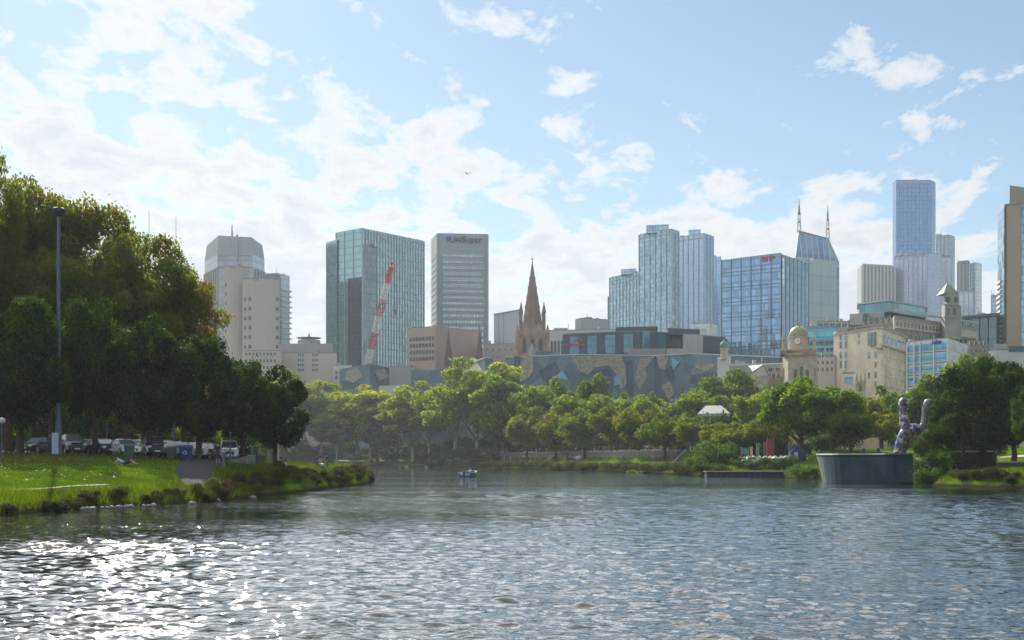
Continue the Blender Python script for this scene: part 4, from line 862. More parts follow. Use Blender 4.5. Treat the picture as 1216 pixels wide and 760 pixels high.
mb = MB(); mb.lathe(0, 0, [(1.5, 0), (1.5, .4), (.1, .5)], 16); o = mb.build('logo', letw, b.root); o.location = Vector((WX(963, 908) + .1, 907, ZT(309, 908))) + b.off; o.rotation_euler = (R(90), 0, R(20))
metal_mast('roof_mast', 'left taller lattice mast on the pointed glass roof', ra[0], ra[1], ra[2] - 1, ZT(236, 920), 2.6, (cwhite, dark), 'lattice masts on the pointed roof')
metal_mast('roof_mast', 'right lattice mast on the lower end of the pointed glass roof', rb[0], rb[1], rb[2] - 1, ZT(243, 935), 2.4, (cwhite, dark), 'lattice masts on the pointed roof')
# striped tower
b = Bld('office_tower', 'pale tower with strong vertical stripes left of the tallest blue tower', [(1019, 1120), (1024, 1100), (1062, 1110)], 315, 35, mat('stripe_dark', (.30, .35, .38), .5, .2, var=.05, scale=.05), roofm, group=G, yD=1100)
b.fins(1, GZ, b.z1, 3.3, 1.3, mat('stripe_white', (.70, .71, .70), .7), 1.0, name='pier'); b.fins(0, GZ, b.z1, 3.3, 1.4, MATS['stripe_white'], 1.0, name='pier'); b.block('parapet', [(1024, 1099), (1060, 1109)], b.z1, b.z1 + 1.2, cwhite, 30)
# tallest tower and neighbours
tb = glass('tall_blue_glass', (.18, .32, .54), 1.8, 3.3, .75, .15, .08, (.20, .30, .44), .15, .01); tl = glass('lilac_wall', (.46, .52, .66), 1.8, 3.3, .45, .2, .08, (.5, .56, .68), .1, .01)
b = Bld('apartment_tower', 'tallest tower, slim deep blue shaft near the right', [(1060, 1160), (1064, 1150), (1106, 1150), (1111, 1160)], 214, 38, tb, roofm, group=G, yD=1150, wallname='glass_facade')
b.fins(1, ZT(304, 1150), b.z1 - 1, 3.2, .3, mat('fin_pale_blue', (.34, .44, .60), .5, .3), .3); b.ledges(1, [b.z1 - 2.4], 2.2, MATS['fin_pale_blue'], .25, 'parapet'); b.block('plant_room', [(1068, 1165), (1082, 1165)], b.z1, b.z1 + 1.3, roofm); b.block('plant_room', [(1090, 1165), (1102, 1165)], b.z1, b.z1 + 1.0, roofm)
for cs, top, lb, m in [([(1062, 1120), (1090, 1110)], 305, 'blue lilac block against the lower left of the tallest tower', tl), ([(1090, 1105), (1101, 1100), (1117, 1105)], 302, 'lilac slab with white edge against the lower right of the tallest tower', tl),
    ([(1117, 1130), (1130, 1128)], 304, 'pale slab just right of the lilac slab', glass('pale_lilac', (.55, .60, .68), 1.6, 3.3, .4, .2, .1, (.6, .64, .7), .1)), ([(1112, 1240), (1126, 1230), (1134, 1240)], 281, 'teal grey tower looking over the lilac slabs', glass('teal_grey', (.34, .46, .50), 1.8, 3.4, .6, .2, .08, (.3, .4, .44), .12)),
    ([(1137, 1200), (1151, 1190), (1152, 1200)], 312, 'white slab left half of the pale stepped pair', cwhite), ([(1150, 1180), (1158, 1170), (1166, 1180)], 314, 'white stepped tower with balconies right of the clock tower', glass('white_band_glass', (.5, .6, .64), 2, 3.2, .5, .2, .12, (.7, .7, .7), .2, .01, .45, (.7, .7, .7))),
    ([(1139, 1050), (1156, 1050)], 345, 'small pale tower right behind the clock tower', glass('pale_small', (.6, .66, .7), 1.6, 3, .4, .2, .12, (.65, .68, .7), .1)), ([(1177, 1000), (1187, 1000)], 351, 'small blue grey tower in the gap left of the brown tower', tl), ([(1160, 1000), (1170, 1000)], 372, 'tiny pale block low in the gap left of the brown tower', cwhite)]:
    b = Bld('apartment_tower', lb, cs, top, 25, m, roofm, group=G, yD=cs[0][1], wallname='facade')
    b.fins(0, GZ, b.z1, 4, .4, MATS['fin_pale_blue'] if m is not cwhite else MATS['stripe_dark'], .4); b.ledges(0, [b.z1 - 1.4], 1.3, steel, .3, 'parapet')
    if top == 312: b.block('roof_step', [(1139, 1210), (1150, 1205)], b.z1 - 1, ZT(306, 1190), steel, 10)
# brown tower at the right edge
bb = glass('brown_tower_glass', (.24, .42, .55), 1.5, 3.6, .75, .12, .07, (.1, .16, .2), .3)
b = Bld('office_tower', 'brown and blue glass tower cut off by the right edge', [(1185, 640), (1193, 622), (1212, 618), (1262, 640)], 242, 40, mat('brown_panel', (.38, .29, .22), .7, var=.04, scale=.05), roofm, group=G, yD=620)
b.panel(0, .2, b.L(0) - .3, GZ, b.z1 - 1, bb, .15, 'glass_strip'); b.panel(2, .3, 8, GZ, b.z1 - .8, bb, .25, 'glass_strip'); b.panel(1, 0, .8, GZ, b.z1, dark, .2, 'corner_strip')
b.block('roof_block', [(1199, 632), (1262, 650)], b.z1 - 1, ZT(220, 632), MATS['brown_panel'], 24); b.ledges(1, [b.z1 - .6], .7, roofm, .3, 'parapet')
mb = MB()
for k in range(26): mb.obox(*b.seg(0), -.6, b.L(0) * .55, 26 + k * 2.2, 26.9 + k * 2.2, .7)
b.add('balcony_stack', mb, cwhite)

# ---------------------------------------------------------------- middle distance buildings
dt = mat('dark_teal_cladding', (.045, .085, .10), .5, .3, var=.08, scale=.1); tp = glass('teal_panel', (.10, .26, .33), 1.2, 3, .6, .2, .05, (.06, .14, .18), .2)
b = Bld('arts_building', 'dark teal building with blue glass strips and small red letters above the patterned wall', [(668, 585), (760, 570), (862, 600)], 396, 35, dt, roofm, yD=580)
GC = b
b.block('upper_storey', [(694, 592), (757, 578)], b.z1 - 1, ZT(393, 580), dt, 20); b.block('upper_storey', [(731, 582), (781, 578)], b.z1 - 1, ZT(388, 580), dt, 25); b.block('upper_storey', [(793, 572), (831, 580)], b.z1 - 1, ZT(390, 575), dt, 26)
A, B_ = b.seg(0); pxm = lambda px, i: (lambda A, B, r_: ((A[0] - A[1] * r_) / ((B[1] - A[1]) / math.hypot(B[0] - A[0], B[1] - A[1]) * r_ - (B[0] - A[0]) / math.hypot(B[0] - A[0], B[1] - A[1]))))(*b.seg(i), (px - 608) / F)
for a_, c_ in ((677, 688), (698, 709), (719, 731), (741, 752)): b.panel(0, pxm(a_, 0), pxm(c_, 0), ZT(421, 580), ZT(399, 580), tp, .3, 'glass_strip')
for a_, c_ in ((762, 771), (781, 790)): b.panel(1, pxm(a_, 1), pxm(c_, 1), ZT(421, 580), ZT(396, 580), tp, .3, 'glass_strip')
b.panel(1, pxm(797, 1), pxm(808, 1), ZT(412, 580), ZT(396, 580), dglass, .3, 'glass_strip')
text(b, 'lettering', 'ACMI', 0, 688.5, 404.5, 3.4, letr, bold=.04); text(b, 'lettering', 'MELBOURNE', 0, 683.5, 409.6, 3.2, letr, bold=.03)
lm = mat('light_cladding', (.42, .41, .38), .7, var=.06, scale=.3)
b.block('entrance_screen', [(811, 568), (835, 572)], ZT(427, 570), ZT(397, 570), lm, 3); b.block('entrance_screen', [(791, 566), (818, 566)], ZT(424, 566), ZT(414, 566), lm, 3)
b.block('side_storey', [(836, 585), (864, 592)], GZ, ZT(402, 590), dt, 12)
mb = MB()
for k in range(22): x_ = WX(746 + k * 2.0, 560); mb.box(x_, x_ + .3, 560, 560.4, ZT(423, 560), ZT(414, 560))
mb.box(WX(746, 560), WX(790, 560), 560.5, 560.8, ZT(423, 560), ZT(414, 560)); b.add('railing_screen', mb, lm)
# patterned zinc and sandstone wall
def zincmat(name, c1, c2):
    m = mat(name, c1, .45, .45, var=.1, scale=.3); t = m.node_tree; bs = t.nodes['Principled BSDF']; tcn = N(t, 'ShaderNodeTexCoord')
    vo = N(t, 'ShaderNodeTexVoronoi', i_Scale=.16); t.links.new(tcn.outputs['Object'], vo.inputs['Vector']); se = N(t, 'ShaderNodeSeparateColor'); t.links.new(vo.outputs['Color'], se.inputs[0])
    c = ramp(t, se.outputs[0], [(0.0, c1), (.45, tuple((a + b_) / 2 for a, b_ in zip(c1, c2))), (.75, c2)], 'CONSTANT'); t.links.new(c, bs.inputs['Base Color']); return m
zinc = zincmat('zinc_blue', (.09, .15, .20), (.14, .21, .26)); zincd = zincmat('zinc_dark', (.04, .08, .11), (.06, .11, .15)); sst = mat('sandstone_pale', (.34, .31, .26), .85, var=.4, scale=1.1)
b = Bld('patterned_gallery', 'long faceted gallery wall patched with blue zinc and pale sandstone', [(488, 640), (546, 625), (575, 560), (688, 540), (778, 548), (820, 536), (926, 556)], 422, 12, zinc, None, yD=545)
FS = b; z422 = b.z1
for i, pix in [(2, [(583, 422), (600, 422), (606, 440), (600, 448), (590, 436)]), (2, [(622, 422), (634, 423), (634, 440), (628, 449), (618, 454), (617, 440)]), (2, [(679, 423), (688, 423), (688, 440), (685, 434)]),
    (3, [(688, 422.4), (737, 422.4), (742, 434), (744, 456), (737, 462), (730, 442), (722, 434), (706, 436), (698, 445), (688, 441)]), (3, [(760, 425), (777, 423), (766, 437), (768, 446), (759, 464), (753, 450)]),
    (4, [(780, 423), (795, 424), (790, 440), (783, 437)]), (4, [(786, 458), (796, 452), (802, 466), (794, 476)]), (5, [(823, 432), (851, 432), (838, 441), (826, 437)]), (5, [(862, 432), (885, 430), (880, 446), (868, 444)]), (1, [(548, 432), (562, 425), (572, 440), (556, 450)])]:
    b.zpoly(i, pix, sst, .35, 'sandstone_panel')
for i, pix in [(2, [(611, 423), (617, 423), (617, 470), (611, 470)]), (2, [(640, 440), (660, 430), (668, 450), (650, 462)]), (3, [(704, 440), (722, 438), (730, 450), (726, 470), (704, 470)]), (4, [(789, 440), (797, 434), (801, 447), (797, 457), (793, 448)]), (5, [(812 + 9, 445), (838, 443), (838, 478), (821, 478)]), (6 - 1, [(840, 443), (868, 446), (866, 472), (840, 478)]), (3, [(744, 430), (752, 426), (752, 470), (745, 470)])]:
    b.zpoly(i, pix, zincd, .3, 'dark_zinc_panel')
for i, pix in [(2, [(660, 468 - 20), (668, 440), (676, 452)]), (3, [(729, 447), (739, 447), (735, 456), (729, 458)]), (4, [(798, 424), (808, 430), (800, 440)])]: b.zpoly(i, pix, mat('zinc_bright', (.18, .42, .55), .4, .4), .5, 'bright_zinc_panel')
for i in range(1, 6): b.ledges(i, [z422 - .1], .35, cwhite, .25, 'coping')
b.block('roof_box', [(634, 560), (663, 560)], z422, ZT(417, 560), zinc, 8); b.block('roof_box', [(595, 570), (612, 570)], z422 - .2, z422 + 1.0, cwhite, 6)
mb = MB(); mb.lathe(WX(632, 553), 553, [(1.5, z422), (1.3, z422 + 2.2), (.4, z422 + 4.8), (.05, z422 + 5.4)], 10); b.add('roof_cowl', mb, cgrey)
# small barrel roof left of the gable spires
mb = MB(); mb.lathe(WX(561, 600), 600, [(3.2, z422 - 1), (3.1, z422 + .8), (2.2, z422 + 2.2), (.1, z422 + 2.9)], 18); b.add('glass_dome', mb, glass('dome_glass', (.4, .5, .54), 1, 1, .6))
b = Bld('wedge_building', 'wedge shaped blue zinc building with pale angular patches at the crane foot', [(404, 705), (439, 690), (470, 705)], 436, 22, zinc, None, yD=690)
mb = MB(); q = b.f; mb.face([(*q[0], b.z1), (*q[1], b.z1), (q[1][0], q[1][1], ZT(432, 690))]); mb.face([(*q[1], b.z1), (*q[2], b.z1), (q[1][0], q[1][1], ZT(432, 690))]); mb.face([(*q[0], b.z1), (q[1][0], q[1][1], ZT(432, 690)), (*q[2], b.z1), (*b.P[3],  b.z1)]); b.add('pointed_edge', mb, zinc)
b.zpoly(0, [(412, 441), (426, 437), (431, 447), (420, 455), (410, 450)], sst, .3, 'sandstone_panel'); b.zpoly(1, [(444, 440), (456, 438), (462, 448), (450, 452)], sst, .3, 'sandstone_panel'); b.zpoly(0, [(404, 452), (430, 456), (436, 462), (404, 462)], zincd, .3, 'dark_zinc_panel')
b.block('lower_roof', [(450, 680), (478, 678)], GZ, ZT(458, 680), cwhite, 8)
# crane with red and white lattice boom
crx, cry = WX(436, 725), 725.0; root = empty('construction_crane', (crx, cry, GZ), 0, 'red and white lattice boom crane leaning right in front of the teal glass tower', 'crane')
p0 = Vector((0, 0, ZT(434, 725) - GZ)); p1 = Vector((WX(464, 725) - crx, 2, ZT(316, 725) - GZ)); wht = mat('crane_white', (.78, .76, .74), .5); rdd = mat('crane_red', (.58, .06, .06), .5)
mb = MB(); mb.box(-2.6, 2.6, -2, 2, 3, 6.5); mb.box(-1.2, 1.2, -1, 1, 0, 3); mb.build('slewing_cab', dark, root); mb = MB(); mb.tube([(0, 0, 5), tuple(p0)], 1.0, 8); mb.build('lower_mast', wht, root)
mb = MB(); mb.tube([(-1, 0, 20), (-7, 0, ZT(425, 725) - GZ), (-3.5, 0, ZT(421, 725) - GZ)], .3, 5); mb.tube([(-7, 0, ZT(425, 725) - GZ), tuple(p0.lerp(p1, .3))], .08, 4); mb.build('back_strut', dark, root)
nsec = 6; d = (p1 - p0).normalized(); s1 = d.cross(Vector((0, 1, 0))).normalized(); s2 = d.cross(s1)
for k in range(nsec):
    a_, c_ = p0.lerp(p1, k / nsec), p0.lerp(p1, (k + 1) / nsec); mb = MB(); w = 1.45 if k < 5 else 1.1; red = k in (0, 2, 4, 5) if False else k in (1, 3, 5)
    cs = [(s1 * sx + s2 * sy) * w for sx, sy in ((1, 1), (-1, 1), (-1, -1), (1, -1))]
    for q in cs: mb.tube([tuple(a_ + q), tuple(c_ + q)], .2, 4)
    m_ = 4
    for j in range(m_):
        u, v = a_.lerp(c_, j / m_), a_.lerp(c_, (j + 1) / m_)
        for e in range(4): mb.tube([tuple(u + cs[e]), tuple(v + cs[(e + 1) % 4])], .13, 4); mb.tube([tuple(u + cs[e]), tuple(u + cs[(e + 1) % 4])], .12, 4)
    if k == 5: mb.tube([tuple(a_), tuple(c_)], .8, 6)
    mb.build('boom_section', rdd if red else wht, root)
mb = MB(); mb.tube([tuple(p1), tuple(p1 + Vector((.6, 0, 2.2))), tuple(p1 + Vector((2.0, 0, 1.2)))], [.9, .9, .3], 8); mb.build('boom_head', rdd, root); mb = MB(); mb.tube([tuple(p1 + Vector((2, 0, 1.2))), tuple(p1 + Vector((2, 0, -22)))], .07, 4); mb.tube([tuple(p1 + Vector((2, 0, -22))), tuple(p1 + Vector((2, 0, -25)))], [.5, .3], 6); mb.build('hook', dark, root)
for px, y0, y1, D, lb in ((177, 270, 250, 900, 'thin distant mast poking above the brown plane tree'), (209, 292, 257, 900, 'thin distant crane jib poking above the left trees beside the faceted tower')):
    metal_mast('distant_mast' if px < 200 else 'distant_crane', lb, WX(px, D), D, GZ, ZT(y1, D), 3.0, (steel, steel), None, 'mast' if px < 200 else 'crane', taper=.5, arms=False)
# domed theatre
th = mat('theatre_stone', (.50, .42, .32), .85, var=.22, scale=.6, bump=.1); thp = mat('theatre_band', (.40, .26, .19), .85, var=.2, scale=.5); dome = mat('dome_scale', (.16, .22, .12), .5, var=.3, scale=2)
b = Bld('domed_theatre', 'ornate stone clock tower with green scaled dome and arched windows', [(930, 472), (936, 466), (967, 468), (971, 474)], 421, 15, th, None, cat='clock tower', yD=468)
cx, cy = b.c; ww = (b.f[2][0] - b.f[1][0]) / 2 * 1.35; b.ledges(1, [ZT(421, 466) - .2, ZT(416.5, 466)], .5, th, .9, 'cornice', -1, -1); b.block('cornice_band', [(928.5, 466), (969.5, 466)], b.z1 - .05, ZT(415, 466), thp, 13)
for c_ in (.28, .5, .72):
    b.windows(1, ZT(452, 466), 1, 1, 1.0, 3.4 if c_ != .5 else 4.3, dglass, thp, 1, 1, b.L(1) * c_ - .5, arch=True)
b.windows(2, ZT(452, 470), 1, 1, .7, 4.0, dglass, thp, 1, 1, .5, arch=True); b.windows(0, ZT(452, 470), 1, 1, .7, 4.0, dglass, thp, 1, 1, .4, arch=True)
zc_ = ZT(415, 466); mb = MB(); mb.lathe(WX(948.5, 472), 472, [(3.4, zc_ - 1), (3.3, ZT(399.5, 466)), (3.6, ZT(399, 466)), (3.5, ZT(398.5, 466))], 24); b.add('clock_drum', mb, th)
mb = MB(); zd = ZT(398.5, 466); hh_ = ZT(385, 466) - zd; mb.lathe(WX(948.5, 472), 472, [(3.15 * math.cos(a) * (1.0 + .08 * math.sin(2 * a)), zd + hh_ * math.sin(a)) for a in [i * math.pi / 20 for i in range(10)]] + [(.1, zd + hh_)], 24)
o = b.add('dome', mb, dome, smooth=True); vt = N(dome.node_tree, 'ShaderNodeTexVoronoi', i_Scale=2.2); dn = dome.node_tree; tcn = N(dn, 'ShaderNodeTexCoord'); dn.links.new(tcn.outputs['Object'], vt.inputs['Vector'])
dn.links.new(ramp(dn, vt.outputs['Distance'], [(.1, (.10, .19, .13)), (.5, (.36, .33, .16))]), dn.nodes['Principled BSDF'].inputs['Base Color'])
mb = MB(); zt2 = zd + hh_; mb.lathe(WX(948.5, 472), 472, [(.5, zt2 - .1), (.3, zt2 + .7), (.5, zt2 + 1.0), (.15, zt2 + 1.4), (.1, ZT(373, 466))], 8); b.add('finial', mb, MATS['dome_scale'])
for k_ in range(2):
    xk = WX(948.5, 472) + (-1.0 if k_ == 0 else 3.2); mb = MB(); mb.lathe(0, 0, [(1.05, 0), (1.05, .25), (.9, .28), (.02, .29)], 20); o = mb.build('clock_face', letw, b.root); o.location = Vector((xk, 468.9 if k_ == 0 else 471.0, ZT(404, 466))) + b.off; o.rotation_euler = (R(90), 0, R(-17 if k_ == 0 else 73)); mb = MB(); mb.lathe(0, 0, [(1.25, -.1), (1.25, .22), (1.05, .26), (1.05, .1)], 20); mb.build('clock_rim', thp, o)
    mb = MB(); mb.box(-.06, .06, -.1, .8, .3, .36); mb.box(-.1, .55, -.06, .06, .3, .36); mb.build('clock_hand', dark, o)
    if k_ == 0: pass
for px in (931, 967.5):
    mb = MB(); x_ = WX(px, 467); z = ZT(416, 466); mb.lathe(x_, 467.5, [(.8, z), (.6, z + 1), (.6, z + 3.2), (.85, z + 3.6), (.5, z + 4.4), (.06, z + 6.6)], 8); b.add('corner_turret', mb, th)
b = Bld('small_minaret_wing', 'low stone wing carrying a little green domed turret right of the dark arts building', [(852, 505), (868, 500)], 424, 10, cwhite, None, cat='wing')
x_ = WX(860, 503); z = b.z1; mb = MB(); mb.lathe(x_, 503, [(1.5, z - 1), (1.2, z + .2), (1.2, z + 2.2), (1.55, z + 2.6), (1.5, z + 3)], 10); b.add('turret', mb, th); mb = MB(); mb.lathe(x_, 503, [(1.1, z + 3), (1.55, z + 3.9), (1.25, z + 4.9), (.3, z + 5.6), (.12, z + 6.3), (.3, z + 6.6), (.05, z + 8)], 14); b.add('dome', mb, mat('green_copper', (.16, .30, .22), .6, .2), smooth=True)
# stone gable hall
b = Bld('gabled_hall', 'rough stone gabled hall with dark slate roof left of the domed clock tower', [(884, 485), (912, 475), (914, 480), (932, 480)], 446, 14, mat('rough_stone', (.36, .33, .29), .9, var=.3, scale=.8, bump=.15), None, yD=475)
A, B_ = b.seg(0); M_ = ((A[0] + B_[0]) / 2 + 2.4, (A[1] + B_[1]) / 2 - .02); zr = ZT(433, 478); zl = ZT(448, 478); dx, dy = 2.2, 16
mb = MB(); mb.prism([A, B_, (M_[0], M_[1] + .5)], b.z1 - .1, b.z1 + .0); mb.face([(*A, b.z1), (*B_, b.z1), (M_[0], M_[1], zr)]); b.add('gable', mb, MATS['rough_stone'])
mb = MB(); Ab = (A[0] - 4, A[1] + 14); Mb = (M_[0] - 6.5, M_[1] + 14); Bb = (B_[0] + .5, B_[1] + 14); A2 = (A[0] - .2, A[1] - .4)
mb.face([(*A2, b.z1), (M_[0], M_[1] - .4, zr + .2), (*Mb, zr + .2), (*Ab, b.z1)]); mb.face([(M_[0], M_[1] - .4, zr + .2), (B_[0] + .2, B_[1] - .4, b.z1), (*Bb, b.z1), (*Mb, zr + .2)]); b.add('slate_roof', mb, mat('slate', (.06, .10, .12), .6, .1, var=.2, scale=1))
b.windows(2, ZT(444, 480) - 1.2, 2, 1, .9, 1.3, dglass, th, 1.6, 1, .8)
b = Bld('flat_roof_hall', 'pale flat roofed stone hall behind the slate roof', [(866, 500), (932, 492)], 434, 12, MATS['rough_stone'], cwhite); b.windows(0, ZT(441, 496), 7, 1, 1.4, 1.1, dglass, cgrey, 2.6, 1, 1)
# teal offices behind the dome, grey low
b = Bld('office_block', 'bright teal glass block right behind the green dome', [(958, 560), (993, 555)], 388, 20, glass('bright_teal', (.10, .42, .46), 2.4, 3.8, .65, .15, .06, (.1, .3, .34), .35, .03, .35, (.06, .25, .4)), roofm, yD=558, wallname='glass_facade'); b.ledges(0, [ZT(392, 556), ZT(403, 556), ZT(413, 556)], .6, MATS['zinc_bright'], .4)
b.bands(0, ZT(425, 556), 3, 2.6, 1.4, dglass, 1, 1, cgrey, .2, 2)
b = Bld('office_block', 'grey low block with square windows between the pale tiled tower and the arched hotel', [(970, 640), (1012, 640)], 382, 25, cgrey, roofm); b.windows(0, ZT(389, 640), 6, 1, 2.0, 2.0, dglass, cwhite, 2.7, 3, .6)
b = Bld('office_block', 'pale grey building foot with small windows between dome and cream corner building', [(968, 500), (992, 498)], 424, 10, mat('pale_stone', (.50, .49, .46), .8, var=.1), roofm); b.windows(0, ZT(441, 500), 4, 3, .6, 1.3, dglass, cwhite, 1.6, 2.4, .7)
# cream corner building
b = Bld('corner_building', 'cream corner building with tall blue windows and ornate cornice', [(990, 500), (1047, 470), (1075, 505)], 391, 22, cream, roofm, yD=480)
L0, L1 = b.L(0), b.L(1)
def pos(i, px):
    A, B = b.seg(i); L = b.L(i); dx, dy = (B[0] - A[0]) / L, (B[1] - A[1]) / L; r_ = (px - 608) / F; return (A[0] - A[1] * r_) / (dy * r_ - dx)
Dm = lambda i, px: b.seg(i)[0][1] + (b.seg(i)[1][1] - b.seg(i)[0][1]) * pos(i, px) / b.L(i)
cg = glass('cream_window', (.16, .34, .50), 1.2, 1.6, .65, .1, .06)
for px0 in (997.5, 1003.5):
    for yb in (404, 414, 426, 437): 
        t_ = pos(0, px0); D = Dm(0, px0); b.windows(0, ZT(yb, D), 1, 1, 1.45, 1.7 if yb == 404 else 2.4, cg, cwhite, 1, 1, t_)
for yb in (401, 409): b.windows(0, ZT(yb, 484), 1, 1, .9, 1.4, cg, cwhite, 1, 1, pos(0, 1019.5))
for px0, ys in ((1031, (425, 449)), (1039, (425, 437, 449, 460))):
    for yb in ys: b.windows(0, ZT(yb, 476), 1, 1, 1.2, 1.9, cg, cwhite, 1, 1, pos(0, px0))
b.windows(0, ZT(410, 476), 2, 1, 1.6, 4.0, wglass, steel, 2.2, 1, pos(0, 1033), name='oriel_window', proud=.6)
b.ledges(1, [ZT(412, 475)], .5, th, 1.2, 'cornice', -1.2, 0); b.ledges(1, [ZT(391, 475) - .2], .4, th, .7, 'cornice', -.7, 0); b.ledges(0, [b.z1 - .4], .4, th, .5, 'cornice'); b.panel(0, L0 - 2.6, L0 + 1.2, ZT(413.6, 470), ZT(412, 470), th, 1.2, 'corner_balcony')
zt_, zb_ = ZT(412, 475), ZT(470, 475)
for c_ in range(6):
    t_ = .9 + c_ * (L1 - 1.5) / 6
    for r_ in range(6):
        if r_ == 5: b.windows(1, zt_ + 1.3, 1, 1, (L1 - 4) / 8, 2.6, cg, cwhite, 1, 1, t_)
        else: b.windows(1, zb_ + .4 + r_ * 3.4, 1, 1, (L1 - 4) / 9, 2.3, dglass, cwhite, 1, 1, t_, proud=-.02)
b.fins(1, zb_ - 6, zt_ - .2, (L1 - 1.5) / 6, .5, cream, .55, .5, .5, 'pilaster'); b.ledges(1, [zb_ + 3.1 + k_ * 3.4 for k_ in range(4)], .35, cream, .35, 'string_course')
b.panel(1, L1 - .9, L1 + .4, GZ, zt_, th, .9, 'end_pier')
# steepled chapel front low before the cream building
b = Bld('chapel_front', 'small stone front with pinnacles low before the cream corner building', [(1016, 452), (1028, 450)], 452, 4, th, None, cat='chapel')
for px in (1017, 1022, 1027): mb = MB(); mb.lathe(WX(px, 451), 451, [(.55, b.z1 - 1), (.45, b.z1 + .8), (.05, b.z1 + (3.6 if px == 1022 else 2.4))], 6); b.add('pinnacle', mb, th)
b.windows(0, b.z1 - 3.4, 1, 1, .8, 1.6, dglass, thp, 1, 1, b.L(0) / 2 - .4, arch=True)
b = Bld('low_shop', 'low beige building with wide window at the foot of the cream corner building', [(1000, 462), (1016, 460)], 444, 8, cream, roofm); b.windows(0, ZT(455, 460), 1, 1, 2.6, 2.2, cg, cwhite, 1, 1, .9)
# blue and white offices with script sign
b = Bld('office_block', 'white offices with blue window strips and blue Adler sign', [(1078, 445), (1126, 430), (1150, 455)], 402.5, 20, mat('white_panel', (.68, .72, .75), .5, .05, var=.03), roofm, yD=432)
ab = glass('azure_window', (.10, .34, .48), 1.3, 3, .7, .12, .08, (.5, .55, .6), .3)
for k_ in range(6):
    z = ZT(415.5, 435) - k_ * 3.35; mb = MB(); mb.obox(*b.seg(0), .3, b.L(0) - .4, z, z + 2.0, .12); b.add('window_band', mb, ab); mb = MB(); mb.obox(*b.seg(1), .5, b.L(1) - (.4 if k_ == 0 else 4), z - .2, z + 1.8, .12); b.add('window_band', mb, dglass)
    b.ledges(0, [z - .75], .22, dark, .1, 'shadow_gap')
b.fins(0, GZ, b.z1, b.L(0) / 3.02, .45, MATS['white_panel'], .4); b.panel(0, b.L(0) * .17, b.L(0) * .2, GZ, b.z1, MATS['white_panel'], .6, 'mullion')
text(b, 'lettering', 'Adler', 0, 1113, 406.3, 5, letb, proud=.35, bold=.04); b.panel(1, b.L(1) - .7, b.L(1), GZ, b.z1, th, .3, 'end_pier')
for k_ in range(4): b.block('roof_unit', [(1130 + k_ * 5, 445), (1133.5 + k_ * 5, 445)], b.z1, b.z1 + .9 + .2 * (k_ % 2), dark, 2)
# long hotel with clock tower
ht = mat('hotel_stone', (.36, .33, .27), .85, var=.15, scale=.4, bump=.1)
b = Bld('grand_hotel', 'long grey stone hotel with arched windows and a glass roof room', [(1006, 570), (1060, 548), (1062, 540), (1160, 590)], 377, 30, ht, roofm, yD=545)
b.block('penthouse', [(1009, 566), (1050, 556)], b.z1 - 1, ZT(370, 556), cgrey, 14); b.block('glass_roof_room', [(1020, 575), (1055, 562), (1099, 585)], ZT(371, 565), ZT(359, 565), glass('roof_room_glass', (.14, .34, .38), 3.5, 5, .5, .1, .06, (.2, .4, .42)), 16); b.block('roof_plate', [(1018, 574), (1055, 560.5), (1101, 585)], ZT(359, 565) + .01, ZT(357.4, 565), mat('pale_teal_edge', (.35, .52, .54), .5), 18)
b.windows(0, ZT(384, 552), 3, 1, 1.3, 2.2, dglass, ht, 3.0, 3, b.L(0) * .66, arch=True); b.windows(0, ZT(380, 556), 1, 1, 4.5, 3.0, dglass, cgrey, 1, 1, b.L(0) * .30); b.windows(0, ZT(398, 556), 6, 2, 1.6, 2.6, dglass, ht, 3.0, 4.4, 1.0)
b.ledges(2, [ZT(391, 545), ZT(380.5, 545) + 3], .6, mat('pale_ledge', (.55, .50, .40), .8), 1.0, 'cornice'); b.ledges(0, [ZT(386, 552)], .4, ht, .6, 'cornice')
b.windows(2, ZT(388.5, 545), 15, 1, 1.5, 2.1, dglass, MATS['pale_ledge'], 2.9, 3, 1.2, proud=.15); b.windows(2, ZT(404, 545), 15, 2, 1.5, 2.3, dglass, ht, 2.9, 4.6, 1.2)
b.panel(2, 0, b.L(2), ZT(390, 545), ZT(380, 545) - .4, MATS['pale_ledge'], .12, 'attic_wall')
for k_ in range(5): b.fins(2, ZT(405, 545), ZT(392, 545), b.L(2) / 15, .5, ht, .4, name='pilaster') if k_ == 0 else None
b = Bld('clock_tower', 'green grey square tower with pointed cap rising over the hotel', [(1118, 566), (1122, 558), (1137, 558), (1141.5, 566)], 362, 6, mat('tower_render', (.30, .31, .25), .85, var=.15, scale=.3), None, cat='tower', yD=560)
tr_ = MATS['tower_render']; b.ledges(1, [b.z1 - .3, ZT(378, 560)], .5, tr_, .5, 'cornice', -.5, -.5); b.block('belfry', [(1121, 566), (1124, 560), (1135, 560), (1138.5, 566)], b.z1, ZT(348, 560), tr_, 4)
x0, x1 = WX(1120.5, 560), WX(1138.5, 560); yy0, yy1 = 559.6, 571; zz_ = ZT(348, 560); ap = ((x0 + x1) / 2, 565, ZT(334, 560)); q = [(x0, yy0, zz_), (x1, yy0, zz_), (x1 + .6, yy1, zz_), (x0 + .3, yy1, zz_)]
mb = MB(); [mb.face([q[k_], q[(k_ + 1) % 4], ap]) for k_ in range(4)]; mb.face(q[::-1]); b.add('cap', mb, mat('cap_copper', (.17, .22, .18), .7, .1, var=.2)); b.pole('finial', ap[0], ap[1], ap[2] - .3, ap[2] + 2, .15, .08, dark)
b.windows(1, ZT(375, 560), 2, 1, 1.1, 3.0, dglass, tr_, 2.4, 3, .8); 
